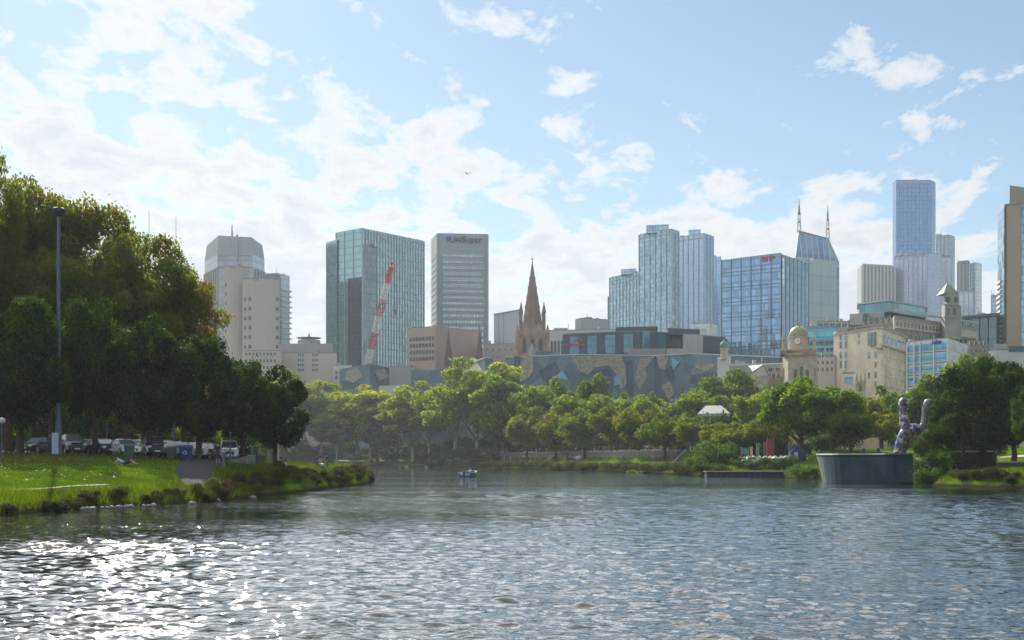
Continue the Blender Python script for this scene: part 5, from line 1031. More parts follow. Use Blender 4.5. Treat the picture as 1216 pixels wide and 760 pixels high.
A, B_ = b.seg(1); mb = MB(); xm = (x0 + x1) / 2 - 1.5; mb.box(xm - .8, xm + .8, 559.8, 560.2, ZT(359, 560), ZT(352.5, 560)); b.add('arched_opening', mb, dark); mb = MB(); mb.box(xm + 2.8, xm + 3.8, 559.8, 560.2, ZT(359, 560), ZT(353, 560)); b.add('arched_opening', mb, dark)
# dark glass block, service blocks
b = Bld('office_block', 'dark glass block with flat lid right of the pointed tower', [(1143, 640), (1184, 625), (1190, 640)], 375, 20, glass('dark_block_glass', (.14, .24, .26), 3.2, 5, .6, .15, .06, (.1, .15, .16)), None, yD=625, wallname='glass_facade'); b.block('roof_plate', [(1142, 638), (1185, 622), (1191, 638)], b.z1, b.z1 + 1.1, mat('lid_navy', (.04, .08, .13), .5), 20); b.fins(0, GZ, b.z1, 5, .3, dark, .3)
b = Bld('service_block', 'white service block under the brown tower with dark strip and small annex', [(1173, 520), (1183, 515), (1240, 515)], 416, 20, mat('service_white', (.55, .58, .62), .7, var=.06, scale=.2), roofm, yD=515)
b.block('upper_block', [(1180, 525), (1196, 525)], b.z1 - .5, ZT(407, 520), cgrey, 8); b.panel(1, 4.5, 16, ZT(418, 515), ZT(411, 515), MATS['lid_navy'], .2, 'dark_strip'); b.panel(1, .8, 3.6, ZT(433, 515), ZT(420, 515), cwhite, .15, 'shutter')
for k_ in range(3): b.windows(0, ZT(430, 517), 1, 3, .9, 1.0, dglass, cgrey, 1, 2.2, .8) if k_ == 0 else None
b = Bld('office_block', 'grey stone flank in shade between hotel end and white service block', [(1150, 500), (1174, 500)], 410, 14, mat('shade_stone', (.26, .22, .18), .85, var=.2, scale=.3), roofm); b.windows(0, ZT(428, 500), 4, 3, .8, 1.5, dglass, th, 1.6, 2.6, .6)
# white tent roof and light masts of the square
root = empty('tent_roof', (WX(845, 400), 400, H(WX(845, 400), 400)), 0, 'white tensioned tent roof among the treetops right of the light masts', 'tent'); g0 = root.location.z
mb = MB(); zt1, zt2 = ZT(481, 400) - g0, ZT(497, 400) - g0; mb.face([(-4.5, -4, zt2 + 1.2), (-1, 5, zt1), (3.4, 5, zt1 + .1), (4.6, -4, zt2 + 1.4)][::-1]); mb.face([(-4.5, -4, zt2 + 1.2), (4.6, -4, zt2 + 1.4), (4.6, -4, zt2 + .6), (-4.5, -4, zt2 + .4)]); mb.face([(-1, 5, zt1), (3.4, 5, zt1 + .1), (5, 12, zt2), (-3, 12, zt2)][::-1]); mb.build('canopy', mat('tent_white', (.32, .33, .32), .8), root)
for x_ in (-3.5, 4): mb = MB(); mb.tube([(x_, -1, 0), (x_, -1, zt2 + 1)], .12, 6); mb.build('pole', steel, root)
for px, top, lb in ((803, 472, 'left light mast with cross arm in front of the patterned wall'), (816, 466, 'middle tallest light mast with cross arm in front of the patterned wall'), (822.5, 476, 'right light mast with banner in front of the patterned wall')):
    x_, D, g = at_px(px, 470); rt = empty('light_mast', (x_, D, g), 0, lb, 'light mast', 'light masts before the patterned wall'); h = ZT(top, D) - g
    mb = MB(); mb.tube([(0, 0, 0), (0, 0, h)], [.22, .12], 8); mb.build('pole', cwhite, rt); mb = MB(); mb.box(-1.6, 1.6, -.08, .08, h - 1.0, h - .8); mb.build('cross_arm', cwhite, rt)
    for s_ in (-1.5, 1.5): mb = MB(); mb.box(s_ - .35, s_ + .35, -.35, .2, h - 1.05, h - .6); mb.build('lamp_head', cwhite, rt)
    if px > 820: mb = MB(); mb.box(-.1, 1.6, -.12, -.04, h - 4.2, h - 1.5); mb.build('banner', cwhite, rt)

# ---------------------------------------------------------------- promenade walls and structures of the far bank
wallm = mat('retaining_wall', (.14, .13, .12), .9, var=.3, scale=.5, bump=.05)
def stone_wall(name, pts, zb, zt, th_, m, label, cap=None, cat='wall'):
    root = empty(name, (*pts[0], 0), 0, label, cat); mb = MB(); mc = MB(); ox, oy = pts[0]
    for a, c in zip(pts[:-1], pts[1:]):
        L = math.hypot(c[0] - a[0], c[1] - a[1]); A_, B_ = (a[0] - ox, a[1] - oy), (c[0] - ox, c[1] - oy); mb.obox(A_, B_, -.15, L + .15, zb, zt, .05, th_); mc.obox(A_, B_, -.2, L + .2, zt, zt + .18, .15, th_ + .1)
    mb.build('wall', m, root); mc.build('coping', cap or conc, root); return root
wp = [p for p in offs(FAR, 14.6, 4, 9)]; wp = sorted(wp, key=lambda p: p[0])
stone_wall('promenade_wall', [(x, y) for x, y in wp], 1.2, 4.75, .5, wallm, 'long dark retaining wall behind the far riverside path')
stairm = mat('stair_blue', (.05, .16, .28), .7, var=.15)
def stairs(px0, px1, D, label, m):
    x0, x1 = WX(px0, D), WX(px1, D); root = empty('stair_wall', ((x0 + x1) / 2, D, 2.1), 0, label, 'stair wall'); w = (x1 - x0) / 2
    mb = MB(); mb.face([(-w, 0, 0), (w, 0, 0), (w, 0, 3.0), (w * .6, 0, 3.0)]); mb.face([(-w, .4, 0), (w * .6, .4, 3), (w, .4, 3), (w, .4, 0)]); mb.face([(-w, 0, 0), (w * .6, 0, 3), (w * .6, .4, 3), (-w, .4, 0)]); mb.face([(w * .6, 0, 3), (w, 0, 3), (w, .4, 3), (w * .6, .4, 3)]); mb.build('wall', m, root)
    mb = MB()
    for k in range(12): mb.box(-w + k * w * .13, -w + (k + 1) * w * .13, .4, 2.4, 0, .25 * (k + 1))
    mb.build('steps', conc, root); return root
DW = lambda px: float(np.interp(px, [(p[0] * F / p[1]) + 608 for p in wp], [p[1] for p in wp]))
stairs(650, 668, DW(659) - 3, 'dark green stair wall climbing beside the strollers', mat('stair_green', (.03, .09, .10), .7)); stairs(800, 820, DW(810) - 3, 'blue stair wall at the right end of the retaining wall', stairm)
x_, D = WX(604, DW(604) + 8), DW(604) + 8; root = empty('kiosk', (x_, D, H(x_, D)), 0, 'square grey kiosk with flat lid on the far terrace', 'kiosk'); mb = MB(); mb.box(-2.2, 2.2, -2, 2, -.2, 3.4); mb.build('wall', cgrey, root); mb = MB(); mb.box(-2.8, 2.8, -2.6, 2.4, 3.4, 3.8); mb.build('roof', mat('kiosk_lid', (.2, .22, .22), .8), root)
for q in (-1.5, 1.1): mb = MB(); mb.box(q, q + .5, -2.1, -1.98, 0, 2.4); mb.build('door', dark, root)
for i, px in enumerate([585, 592, 599, 606]):
    D = DW(px) - 4; x_, _, g = at_px(px, D); rt = empty('bollard_post', (x_, D, g), 0, 'pale post in the row before the retaining wall, %s' % ['leftmost one', 'second from left', 'second from right', 'rightmost one'][i], 'post', 'pale posts below the kiosk'); mb = MB(); mb.tube([(0, 0, -.1), (0, 0, 1.5)], .16, 8); mb.build('shaft', cwhite, rt); mb = MB(); mb.lathe(0, 0, [(.2, 1.5), (.2, 1.62), (.02, 1.7)], 8); mb.build('cap', cgrey, rt)
# pale low seating walls catching the sun
sun_w = mat('sunlit_stone', (.62, .55, .44), .8, var=.15, scale=1)
for i, (px0, px1, nm) in enumerate([(405, 432, 'below the left gum trees'), (437, 455, 'left of the reddish strollers'), (501, 524, 'under the reddish strollers'), (530, 548, 'beside the person in yellow green'), (622, 638, 'left part of the row behind the kiosk'), (688, 703, 'by the yellow post'), (705, 714, 'right of the yellow post'), (718, 731, 'third right of the yellow post'), (734, 743, 'below the seated crowd'), (745, 757, 'right of the seated crowd'), (761, 770, 'before the white seats'), (772, 784, 'right of the white seats'), (793, 803, 'left of the blue stair wall')]):
    D = DW((px0 + px1) / 2) + 4 if px0 > 545 else float(np.interp(px0, [400, 545], [608, 520])); x0, x1 = WX(px0, D), WX(px1, D); g = H((x0 + x1) / 2, D); rt = empty('stone_bench', ((x0 + x1) / 2, D, g), 0, 'pale stone bench on the far terrace ' + nm, 'bench', 'pale stone benches of the far terrace')
    w = (x1 - x0) / 2; mb = MB(); mb.box(-w, w, -.6, .6, .35, .62); mb.build('seat', sun_w, rt)
    for s_ in (-1, 1): mb = MB(); mb.box(s_ * w * .8 - .3, s_ * w * .8 + .3, -.5, .5, -.3, .35); mb.build('support', wallm, rt)
# timber landing stage
x0, x1 = WX(838, 234), WX(934, 234); root = empty('landing_stage', ((x0 + x1) / 2, 234, 0), 0, 'long low landing stage with pale deck and dark piled front on the far bank', 'jetty'); w = (x1 - x0) / 2
mb = MB(); mb.box(-w, w, -.6, 3.4, .8, .95); mb.build('deck', mat('old_deck', (.16, .15, .13), .9, var=.3), root); mb = MB(); mb.box(-w + .2, w - .2, -.2, 3, -.5, .8); mb.build('front_wall', dark, root)
for k in range(14): mb = MB(); mb.tube([(-w + .6 + k * (2 * w - 1.2) / 13, -.45, -.6), (-w + .6 + k * (2 * w - 1.2) / 13, -.45, .8)], .14, 6); mb.build('pile', dark, root)
# terrace wall, white umbrellas, banners and huts right of the landing
def hedge_wall(px0, px1, D, zt, label):
    x0, x1 = WX(px0, D), WX(px1, D); return stone_wall('low_wall_or_shade', [(x0, D), (x1, D)], .8, zt, .4, wallm, label)
hedge_wall(878, 950, 262, ZT(545.5, 262), 'low dark wall below the white umbrellas')
um = mat('umbrella_white', (.82, .78, .72), .6)
for i, px in enumerate([883, 889, 895, 902, 909, 915, 921, 928, 933]):
    D = 266 + (i % 2) * 2; x_, _, g = at_px(px, D); rt = empty('market_umbrella', (x_, D, g), 0, 'white square umbrella above the low dark wall, ' + ['leftmost', 'second from left', 'third from left', 'fourth from left', 'middle one', 'fourth from right', 'third from right', 'second from right', 'rightmost'][i] + ' of the row', 'umbrella', 'row of white umbrellas right of the round bush')
    zt_ = ZT(541, D) - g; mb = MB(); mb.lathe(0, 0, [(1.15, zt_ - .9), (1.2, zt_ - .6), (.05, zt_)], 4); mb.build('canopy', um, rt); mb = MB(); mb.tube([(0, 0, 0), (0, 0, zt_)], .05, 6); mb.build('pole', steel, rt)
D = 270; rt = empty('parked_van', (WX(893, 250), 250, H(WX(893, 250), 250)), R(90), 'small white van parked by the water below the umbrellas', 'van')
mb = MB(); mb.box(-.8, .8, -1.6, .9, .35, 1.55); mb.box(-.8, .8, .9, 1.7, .35, 1.0); mb.build('body', cwhite, rt); mb = MB(); mb.box(-.82, .82, -.6, .8, 1.05, 1.42); mb.build('window', dglass, rt)
for sx in (-.7, .7):
    for sy in (-1.1, 1.1): mb = MB(); mb.tube([(sx - .12, sy, .3), (sx + .12, sy, .3)], .3, 12); mb.build('wheel', dark, rt)
def banner(px, y0, y1, wpx, D, m, label, name='banner_sign', word=None):
    x_, _, g = at_px(px, D); rt = empty(name, (x_, D, g), 0, label, 'banner'); w = wpx * D / F / 2; za, zb = ZT(y1, D) - g, ZT(y0, D) - g
    mb = MB(); mb.tube([(-w, .1, -.2), (-w, .1, zb + .2)], .07, 6); mb.tube([(w, .1, -.2), (w, .1, zb + .2)], .07, 6); mb.build('frame', steel, rt); mb = MB(); mb.box(-w, w, -.02, .06, max(za, .1), zb); mb.build('cloth', m, rt); return rt
red = mat('banner_red', (.28, .03, .04), .7, var=.2, scale=.6); org = mat('orange_brown', (.50, .15, .06), .8, var=.3, scale=.8); yel = mat('banner_yellow', (.70, .45, .05), .6); blu = mat('banner_blue', (.10, .22, .34), .7)
banner(915, 521, 540, 8, 272, red, 'tall red banner, left one of the red pair'); banner(909, 526, 538, 3, 273, red, 'narrow red banner leaning on the tall red one'); banner(892.5, 531, 541, 2.2, 270, mat('orange', (.7, .25, .04), .6), 'thin orange banner left of the red banners')
banner(900, 527, 541, 3, 271, mat('banner_green', (.04, .25, .16), .6), 'thin green banner between orange and red banners'); banner(885, 532, 541, 9, 274, blu, 'blue grey panel left of the thin orange banner'); banner(696.5, 530, 541, 2.0, DW(697) + 6, yel, 'yellow post banner on the far terrace', 'yellow_sign'); banner(822, 530, 540, 4.5, 320, yel, 'small yellow awning panel right of the blue stair wall'); banner(939, 528, 540, 4, 262, blu, 'blue panel left of the dark tent'); 
for px, y0, wpx, m, lb in ((858, 522, 15, org, 'orange brown pavilion glimpsed above the large rounded bush'), (838, 528, 11, mat('brown_hut', (.34, .15, .09), .8), 'brown hut left of the orange pavilion'), (775, 530, 16, mat('brown_hut', (.3, .13, .09), .8), 'reddish brown shed behind the white seats of the terrace'), (722, 531, 14, MATS['brown_hut'], 'reddish shed right of the yellow post banner')):
    D = 300 if px > 800 else DW(px) + 14; x_, _, g = at_px(px, D); rt = empty('pavilion', (x_, D, g), 0, lb, 'pavilion'); w = wpx * D / F / 2; h = ZT(y0, D) - g; mb = MB(); mb.box(-w, w, -1.5, 1.5, -.2, h); mb.build('wall', m, rt); mb = MB(); mb.box(-w - .3, w + .3, -1.8, 1.8, h, h + .25); mb.build('roof', roofm, rt); mb = MB(); mb.box(-w * .5, -w * .1, -1.56, -1.4, 0, h * .7); mb.build('door', dark, rt); mb = MB(); mb.box(w * .2, w * .7, -1.56, -1.4, h * .35, h * .75); mb.build('window', wglass, rt)
rt = empty('market_tent', (WX(947, 255), 255, H(WX(947, 255), 255)), 0, 'dark blue tent with a white panel left of the bastion', 'tent'); mb = MB(); mb.lathe(0, 0, [(1.9, .1), (1.9, 2.0), (.1, 3.1)], 4); mb.build('canvas', mat('tent_navy', (.02, .05, .11), .8), rt); mb = MB(); mb.box(-.9, -.2, -1.5, -1.4, .8, 2.0); mb.build('panel', cwhite, rt)
# slanted hand rail below the umbrellas
rt = empty('ramp_railing', (WX(900, 250), 250, 0), 0, 'pale sloping ramp rail between landing stage and umbrellas', 'railing'); mb = MB(); a0, a1 = (WX(890, 250) - WX(900, 250), 0, 1.9), (WX(938, 250) - WX(900, 250), 0, 2.9); mb.tube([a0, a1], .05, 5); mb.tube([(a0[0], 0, 1.5), (a1[0], 0, 2.5)], .05, 5)
for k in range(8): u = k / 7; X0 = a0[0] + (a1[0] - a0[0]) * u; mb.tube([(X0, 0, .8 + u), (X0, 0, 1.9 + u)], .05, 5)
mb.build('rail', steel, rt)
# ---------------------------------------------------------------- bastion with deck (right bank)
bm_ = mat('bastion_steel', (.02, .055, .085), .5, .35, var=.35, scale=.5); bml = mat('bastion_pale', (.15, .17, .175), .5, .4, var=.45, scale=.8)
root = empty('river_bastion', (42, 185, 0), 0, 'curved blue grey steel bastion like a ship side standing in the river', 'bastion')
ol = [(970, 196), (971, 190), (977, 185), (990, 181), (1012, 178), (1036, 175), (1060, 172), (1084, 171)]; top_z = ZT(540, 186)
def spl(P, m=3):
    o_ = []
    for i in range(len(P) - 1):
        p0, p1, p2, p3 = (Vector(P[max(i - 1, 0)]), Vector(P[i]), Vector(P[i + 1]), Vector(P[min(i + 2, len(P) - 1)]))
        for j in range(m): u = j / m; q = .5 * ((2 * p1) + (p2 - p0) * u + (2 * p0 - 5 * p1 + 4 * p2 - p3) * u * u + (3 * p1 - p0 - 3 * p2 + p3) * u ** 3); o_.append((q.x, q.y))
    return o_ + [tuple(P[-1])]
ol = spl(ol)
T = [(WX(px, D) - 42, D - 185) for px, D in ol]; Bt = [(WX(px + 8.5 * max(0, 1 - (i / 15.0)) ** 1.2, D + .6) - 42, D + .6 - 185) for i, (px, D) in enumerate(ol)]
seg_i = 0
for i in range(len(T) - 1):
    mb = MB(); n = 1
    for j in range(n):
        f0, f1 = j / n, (j + 1) / n - .004; L = lambda a, c, f: (a[0] + (c[0] - a[0]) * f, a[1] + (c[1] - a[1]) * f)
        t0, t1, b0, b1 = L(T[i], T[i + 1], f0), L(T[i], T[i + 1], f1), L(Bt[i], Bt[i + 1], f0), L(Bt[i], Bt[i + 1], f1)
        v = [(*b0, -.4), (*b1, -.4), (*t1, top_z - .3), (*t0, top_z - .3)]; w_ = [(x + .05, y + .25, z) for x, y, z in v]
        mb.mesh_faces(v + w_, [(0, 1, 2, 3), (4, 7, 6, 5), (0, 4, 5, 1), (1, 5, 6, 2), (2, 6, 7, 3), (3, 7, 4, 0)])
    mb.build('hull_plate', bml if i < 6 else bm_, root)
mb = MB(); P_ = T + [(T[-1][0] + 1, 12), (T[0][0] + 2, 14)]; mb.prism([(x, y + .15) for x, y in P_], top_z - .3, top_z - .02); mb.build('deck', mat('deck_dark', (.05, .05, .05), .9), root)
mb = MB(); P2 = [(x + .1, y + .3) for x, y in Bt] + [(T[-1][0] + 1, 12), (T[0][0] + 2, 14)]; mb.prism(P2, -1, top_z - .3, top=False); mb.build('core', mat('core_dark', (.03, .035, .04), .8), root)
mb = MB()
for i in range(len(T) - 1): mb.tube([(*T[i], top_z), (*T[i + 1], top_z)], .16, 6)
mb.build('rim', bm_, root)
D_ = 176
mb = MB(); mb.obox(T[15], T[20], .3, 6.6, .2, top_z - 1.3, .12); mb.build('gate_panel', mat('gate_dark', (.02, .04, .055), .5, .3), root)
# mosaic statue (three legged creature)
sx_, sd_ = WX(1076, 187), 187.0; root = empty('mosaic_statue', (sx_, sd_, top_z), 0, 'tall three legged mosaic creature with round head and curved raised tail on the bastion', 'statue')
mm = bpy.data.materials.new('mosaic'); mm.use_nodes = True; t = mm.node_tree; bs = t.nodes['Principled BSDF']; tcn = N(t, 'ShaderNodeTexCoord'); vo = N(t, 'ShaderNodeTexVoronoi', i_Scale=2.6); t.links.new(tcn.outputs['Object'], vo.inputs['Vector'])
se = N(t, 'ShaderNodeSeparateColor'); t.links.new(vo.outputs['Color'], se.inputs[0]); cr_ = N(t, 'ShaderNodeValToRGB'); cr_.color_ramp.interpolation = 'CONSTANT'
for i, (p, c) in enumerate([(0, (.05, .10, .32)), (.28, (.65, .62, .58)), (.42, (.45, .06, .05)), (.55, (.35, .22, .16)), (.66, (.10, .22, .45)), (.8, (.60, .45, .30)), (.92, (.05, .05, .07))]):
    if i > 1: cr_.color_ramp.elements.new(p)
    cr_.color_ramp.elements[i].position = p; cr_.color_ramp.elements[i].color = (*c, 1)
t.links.new(se.outputs[0], cr_.inputs[0]); t.links.new(cr_.outputs[0], bs.inputs['Base Color']); bs.inputs['Roughness'].default_value = .35
def sp_(px, py, dy=0): return (WX(px, sd_) - sx_, dy, ZT(py, sd_) - top_z)
def limb(pts, rad, name, m=mm):
    P_, R_ = [], []; n = len(pts)
    for i in range(n - 1):
        for j in range(6):
            u = j / 6; p0 = Vector(pts[max(i - 1, 0)]); p1 = Vector(pts[i]); p2 = Vector(pts[i + 1]); p3 = Vector(pts[min(i + 2, n - 1)])
            P_.append(.5 * ((2 * p1) + (p2 - p0) * u + (2 * p0 - 5 * p1 + 4 * p2 - p3) * u * u + (3 * p1 - p0 - 3 * p2 + p3) * u ** 3)); R_.append(rad[i] + (rad[i + 1] - rad[i]) * u)
    P_.append(Vector(pts[-1])); R_.append(rad[-1]); mb = MB(); mb.tube([tuple(p) for p in P_], R_, 14); return mb.build(name, m, root, smooth=True)
limb([sp_(1063, 541, -.3), sp_(1067, 530), sp_(1072, 518), sp_(1078, 512), sp_(1086, 510.5), sp_(1094, 512)], [.38, .48, .62, .85, .85, .75], 'body')
limb([sp_(1072, 480), sp_(1072.5, 492), sp_(1074.5, 502), sp_(1078, 511)], [.45, .50, .68, .80], 'neck')
limb([sp_(1094, 512), sp_(1099, 526, .8), sp_(1101, 541, 1.2)], [.7, .5, .38], 'leg'); limb([sp_(1080, 512), sp_(1081, 526, 2.0), sp_(1078, 541, 3.0)], [.65, .5, .36], 'leg')
limb([sp_(1093, 512), sp_(1096, 503), sp_(1097, 492), sp_(1098.5, 483), sp_(1101.5, 477), sp_(1106, 475)], [.6, .3, .24, .36, .38, .12], 'tail', mat('tail_tile', (.38, .36, .36), .3, var=.4, scale=1.5))
mb = MB(); c_ = sp_(1073.2, 480.5); mb.lathe(c_[0], 0, [(.02, -.98)] + [(.72 * math.cos(a) , .98 * math.sin(a)) for a in [(-.45 + .09 * k) * math.pi for k in range(11)]] + [(.02, .98)], 18, z0=c_[2]); mb.build('head', mm, root, smooth=True)
mb = MB(); mb.lathe(0, 0, [(.26, 0), (.2, .12), (.02, .14)], 12); o = mb.build('eye', dark, root); o.location = (c_[0] - .1, -.62, c_[2]); o.rotation_euler = (R(90), 0, 0); mb = MB(); q = sp_(1084, 507.5); mb.lathe(q[0], -.2, [(.35, q[2] - .1), (.3, q[2] + .3), (.03, q[2] + .55)], 8); mb.build('crest', mat('mosaic_red', (.55, .04, .04), .3), root)
for i, px in enumerate((1025.5, 1043, 1088)):
    rt = empty('deck_post', (WX(px, 190), 190, top_z), 0, ['short dark post on the bastion deck left of the tree trunk', 'dark post on the bastion deck right of the tree trunk', 'dark post on the bastion deck under the statue'][i], 'post'); mb = MB(); mb.tube([(0, 0, -.05), (0, 0, .75)], .2, 8); mb.build('shaft', dark, rt); mb = MB(); mb.lathe(0, 0, [(.26, .75), (.26, .85), (.02, .9)], 8); mb.build('cap', dark, rt)
# black strip added for the deep shade under the right trees
stone_wall('low_wall_or_shade', [(WX(1104, 192), 192), (WX(1180, 188), 188)], .5, ZT(537, 190), .4, mat('shade_black', (.03, .03, .04), .9), 'long black strip added as deep shade under the right bank trees')
stone_wall('path_kerb', [(WX(1186, 168), 168), (WX(1260, 166), 166)], .5, ZT(549.5, 168), .3, mat('kerb_dark', (.08, .07, .06), .9), 'low dark kerb below the gravel path at the right edge')
# ---------------------------------------------------------------- left bank furniture
px_, D_ = 69.5, 124.0; x_, _, g = at_px(px_, D_); root = empty('floodlight_mast', (x_, D_, g), 0, 'tall grey blue floodlight mast with round head on the left bank', 'light mast'); h = ZT(250, D_) - g; gal = mat('galvanised', (.10, .14, .18), .5, .3, var=.1)
mb = MB(); mb.tube([(0, 0, -.2), (0, 0, h * .14), (0, 0, h * .142), (0, 0, h)], [.30, .28, .21, .13], 12); mb.build('pole', gal, root, smooth=False); mb = MB(); mb.box(-.46, .10, -.42, .3, -.1, 1.9); mb.build('base_cabinet', mat('cabinet', (.42, .52, .66), .5, .2), root)
mb = MB(); mb.lathe(0, 0, [(.2, h - .5), (.55, h - .1), (.58, h + .15), (.4, h + .25), (.02, h + .3)], 16); mb.build('lamp_head', dark, root)
for k in range(4): a = k * math.pi / 2 + .5; mb = MB(); mb.box(-.14, .14, -.1, .1, -.12, .1); o = mb.build('floodlight', dark, root); o.location = (.5 * math.cos(a), .5 * math.sin(a), h + .1)
def lamp(px, D, top, r, label, name='lamp_post', arm=False):
    x_, _, g = at_px(px, D); rt = empty(name, (x_, D, g), 0, label, 'lamp post'); h = ZT(top, D) - g; mb = MB(); mb.tube([(0, 0, -.1), (0, 0, h)], [r * 1.2, r * .8], 8); mb.build('pole', gal, rt); mb = MB(); k_ = 1.0 if arm else .45; mb.lathe(0, 0, [(.08, h), (.26 * k_, h + .12), (.28 * k_, h + .3 * k_ + .05), (.02, h + .42 * k_ + .06)], 10); mb.build('lamp_shade', cwhite if arm else gal, rt); return rt
lamp(2, 110, 503, .06, 'thin lamp post at the far left edge of the lawn', arm=True); lamp(207, 141, 501, .11, 'pale lamp post between the blue cars'); lamp(127, 150, 505, .07, 'thin pale post glimpsed behind the white car'); lamp(191.5, 133, 497, .06, 'slim grey post right of the thick trunk'); lamp(273.5, 128, 516, .07, 'pale post behind the standing man'); lamp(229, 140, 497, .07, 'slim dark post left of the blue litter bins')
x_, D_, g = ground(265.5, 556); rt = empty('marker_post', (x_, D_, g), 0, 'short grey square post on the lawn corner by the path', 'post'); mb = MB(); mb.box(-.11, .11, -.11, .11, -.2, 1.25); mb.build('shaft', gal, rt); mb = MB(); mb.box(-.13, .13, -.13, .13, 1.25, 1.33); mb.build('cap', conc, rt)
# concrete wall with slope
cw = mat('wall_concrete', (.20, .21, .22), .85, var=.2, scale=.8)
Dw = 132.0; rt = empty('concrete_wall', (WX(280, Dw), Dw, H(WX(280, Dw), Dw)), 0, 'low concrete wall with sloping end beside the path', 'wall'); g = rt.location.z; a_, c_ = WX(263, Dw) - WX(280, Dw), WX(302, Dw) - WX(280, Dw); zt1 = ZT(541, Dw) - g; 
mb = MB(); fr = [(a_, 0, -.4), (c_, 0, -.9), (c_, 0, zt1), (c_ - .6, 0, zt1), (a_, 0, ZT(549, Dw) - g)]; bk = [(x, y + .5, z) for x, y, z in fr]; mb.mesh_faces(fr + bk, [(0, 1, 2, 3, 4), (9, 8, 7, 6, 5), (0, 4, 9, 5), (4, 3, 8, 9), (3, 2, 7, 8), (2, 1, 6, 7)]); mb.build('wall', cw, rt); mb = MB(); mb.box(c_ - .62, c_ + .04, -.05, .55, zt1, zt1 + .07); mb.build('coping', conc, rt)
Dw = 138.0; x_ = WX(308, Dw); rt = empty('concrete_block', (x_, Dw, H(x_, Dw)), 0, 'dark concrete block behind the river end of the low wall', 'block'); g = rt.location.z; mb = MB(); mb.box(-.45, .45, 0, .6, -.3, ZT(540.5, Dw) - g); mb.build('block', wallm, rt); mb = MB(); mb.box(-.48, .48, -.03, .63, ZT(540.5, Dw) - g, ZT(540, Dw) - g); mb.build('coping', conc, rt)
for i, px in enumerate((298.5, 302, 304.8)):
    D = 134 + i * .5; x_, _, g = at_px(px, D); rt = empty('bollard', (x_, D, g), 0, 'slim dark bollard above the concrete wall, %s of three' % ('left', 'middle', 'right')[i], 'bollard', 'bollards above the concrete wall'); h = ZT(530, D) - g; mb = MB(); mb.tube([(0, 0, -.1), (0, 0, h)], .06, 8); mb.build('shaft', dark if i else gal, rt); mb = MB(); mb.lathe(0, 0, [(.07, h), (.07, h + .04), (.01, h + .08)], 8); mb.build('cap', cwhite, rt)
def wheelie(px, D, col, label, rz=0):
    x_, _, g = at_px(px, D); rt = empty('wheelie_bin', (x_, D, g), rz, label, 'wheelie bin', 'bins along the car park'); w = .36
    mb = MB(); v = [(-w * .8, -w * .8, .1), (w * .8, -w * .8, .1), (w * .8, w * .8, .1), (-w * .8, w * .8, .1), (-w, -w, 1.05), (w, -w, 1.05), (w, w, 1.05), (-w, w, 1.05)]; mb.mesh_faces(v, [(3, 2, 1, 0), (4, 5, 6, 7), (0, 1, 5, 4), (1, 2, 6, 5), (2, 3, 7, 6), (3, 0, 4, 7)]); mb.build('bin_body', col, rt)
    mb = MB(); v = [(-w - .03, -w - .04, 1.05), (w + .03, -w - .04, 1.05), (w + .03, w, 1.05), (-w - .03, w, 1.05), (-w * .9, -w * .8, 1.16), (w * .9, -w * .8, 1.16), (w * .9, w, 1.2), (-w * .9, w, 1.2)]; mb.mesh_faces(v, [(4, 5, 6, 7), (0, 1, 5, 4), (1, 2, 6, 5), (2, 3, 7, 6), (3, 0, 4, 7)]); mb.build('lid', col, rt)
    for s_ in (-1, 1): mb = MB(); mb.tube([(s_ * w - .04, w * .8, .12), (s_ * w + .04, w * .8, .12)], .12, 10); mb.build('wheel', dark, rt)
    return rt
wheelie(153.5, 119, mat('bin_green', (.04, .09, .09), .5), 'dark green wheelie bin in front of the white car'); wheelie(203.5, 121, mat('bin_olive', (.06, .07, .06), .5), 'olive grey wheelie bin right of the thick tree trunk')
r2 = wheelie(220.5, 122, mat('bin_blue', (.02, .05, .16), .5), 'dark blue recycling bin with white symbol'); mb = MB()
for k in range(3):
    a = k * 2.094 + .52; mb.tube([(.13 * math.cos(a), -.345, .62 + .13 * math.sin(a)), (.13 * math.cos(a + 1.4), -.345, .62 + .13 * math.sin(a + 1.4))], .025, 5)
mb.build('symbol', letw, r2); r2.scale = (1.4, 1.2, 1.15)
# ---------------------------------------------------------------- cars
def loft(mb, secs, mi=0):
    n = len(secs[0]); b = len(mb.v)
    for s_ in secs: mb.v += [tuple(p) for p in s_]
    for i in range(len(secs) - 1):
        for j in range(n): mb.f.append((b + i * n + j, b + i * n + (j + 1) % n, b + (i + 1) * n + (j + 1) % n, b + (i + 1) * n + j)); mb.m.append(mi); mb.uv += [(0.0, 0.0)] * 4
    mb.f.append(tuple(b + n - 1 - j for j in range(n))); mb.m.append(mi); mb.uv += [(0.0, 0.0)] * n; mb.f.append(tuple(b + (len(secs) - 1) * n + j for j in range(n))); mb.m.append(mi); mb.uv += [(0.0, 0.0)] * n
def car_sec(y, hw, zb, zt, r=.14): return [(-hw + r, y, zb), (hw - r, y, zb), (hw, y, zb + r), (hw, y, zt - r * 1.2), (hw - r * 1.3, y, zt), (-hw + r * 1.3, y, zt), (-hw, y, zt - r * 1.2), (-hw, y, zb + r)]
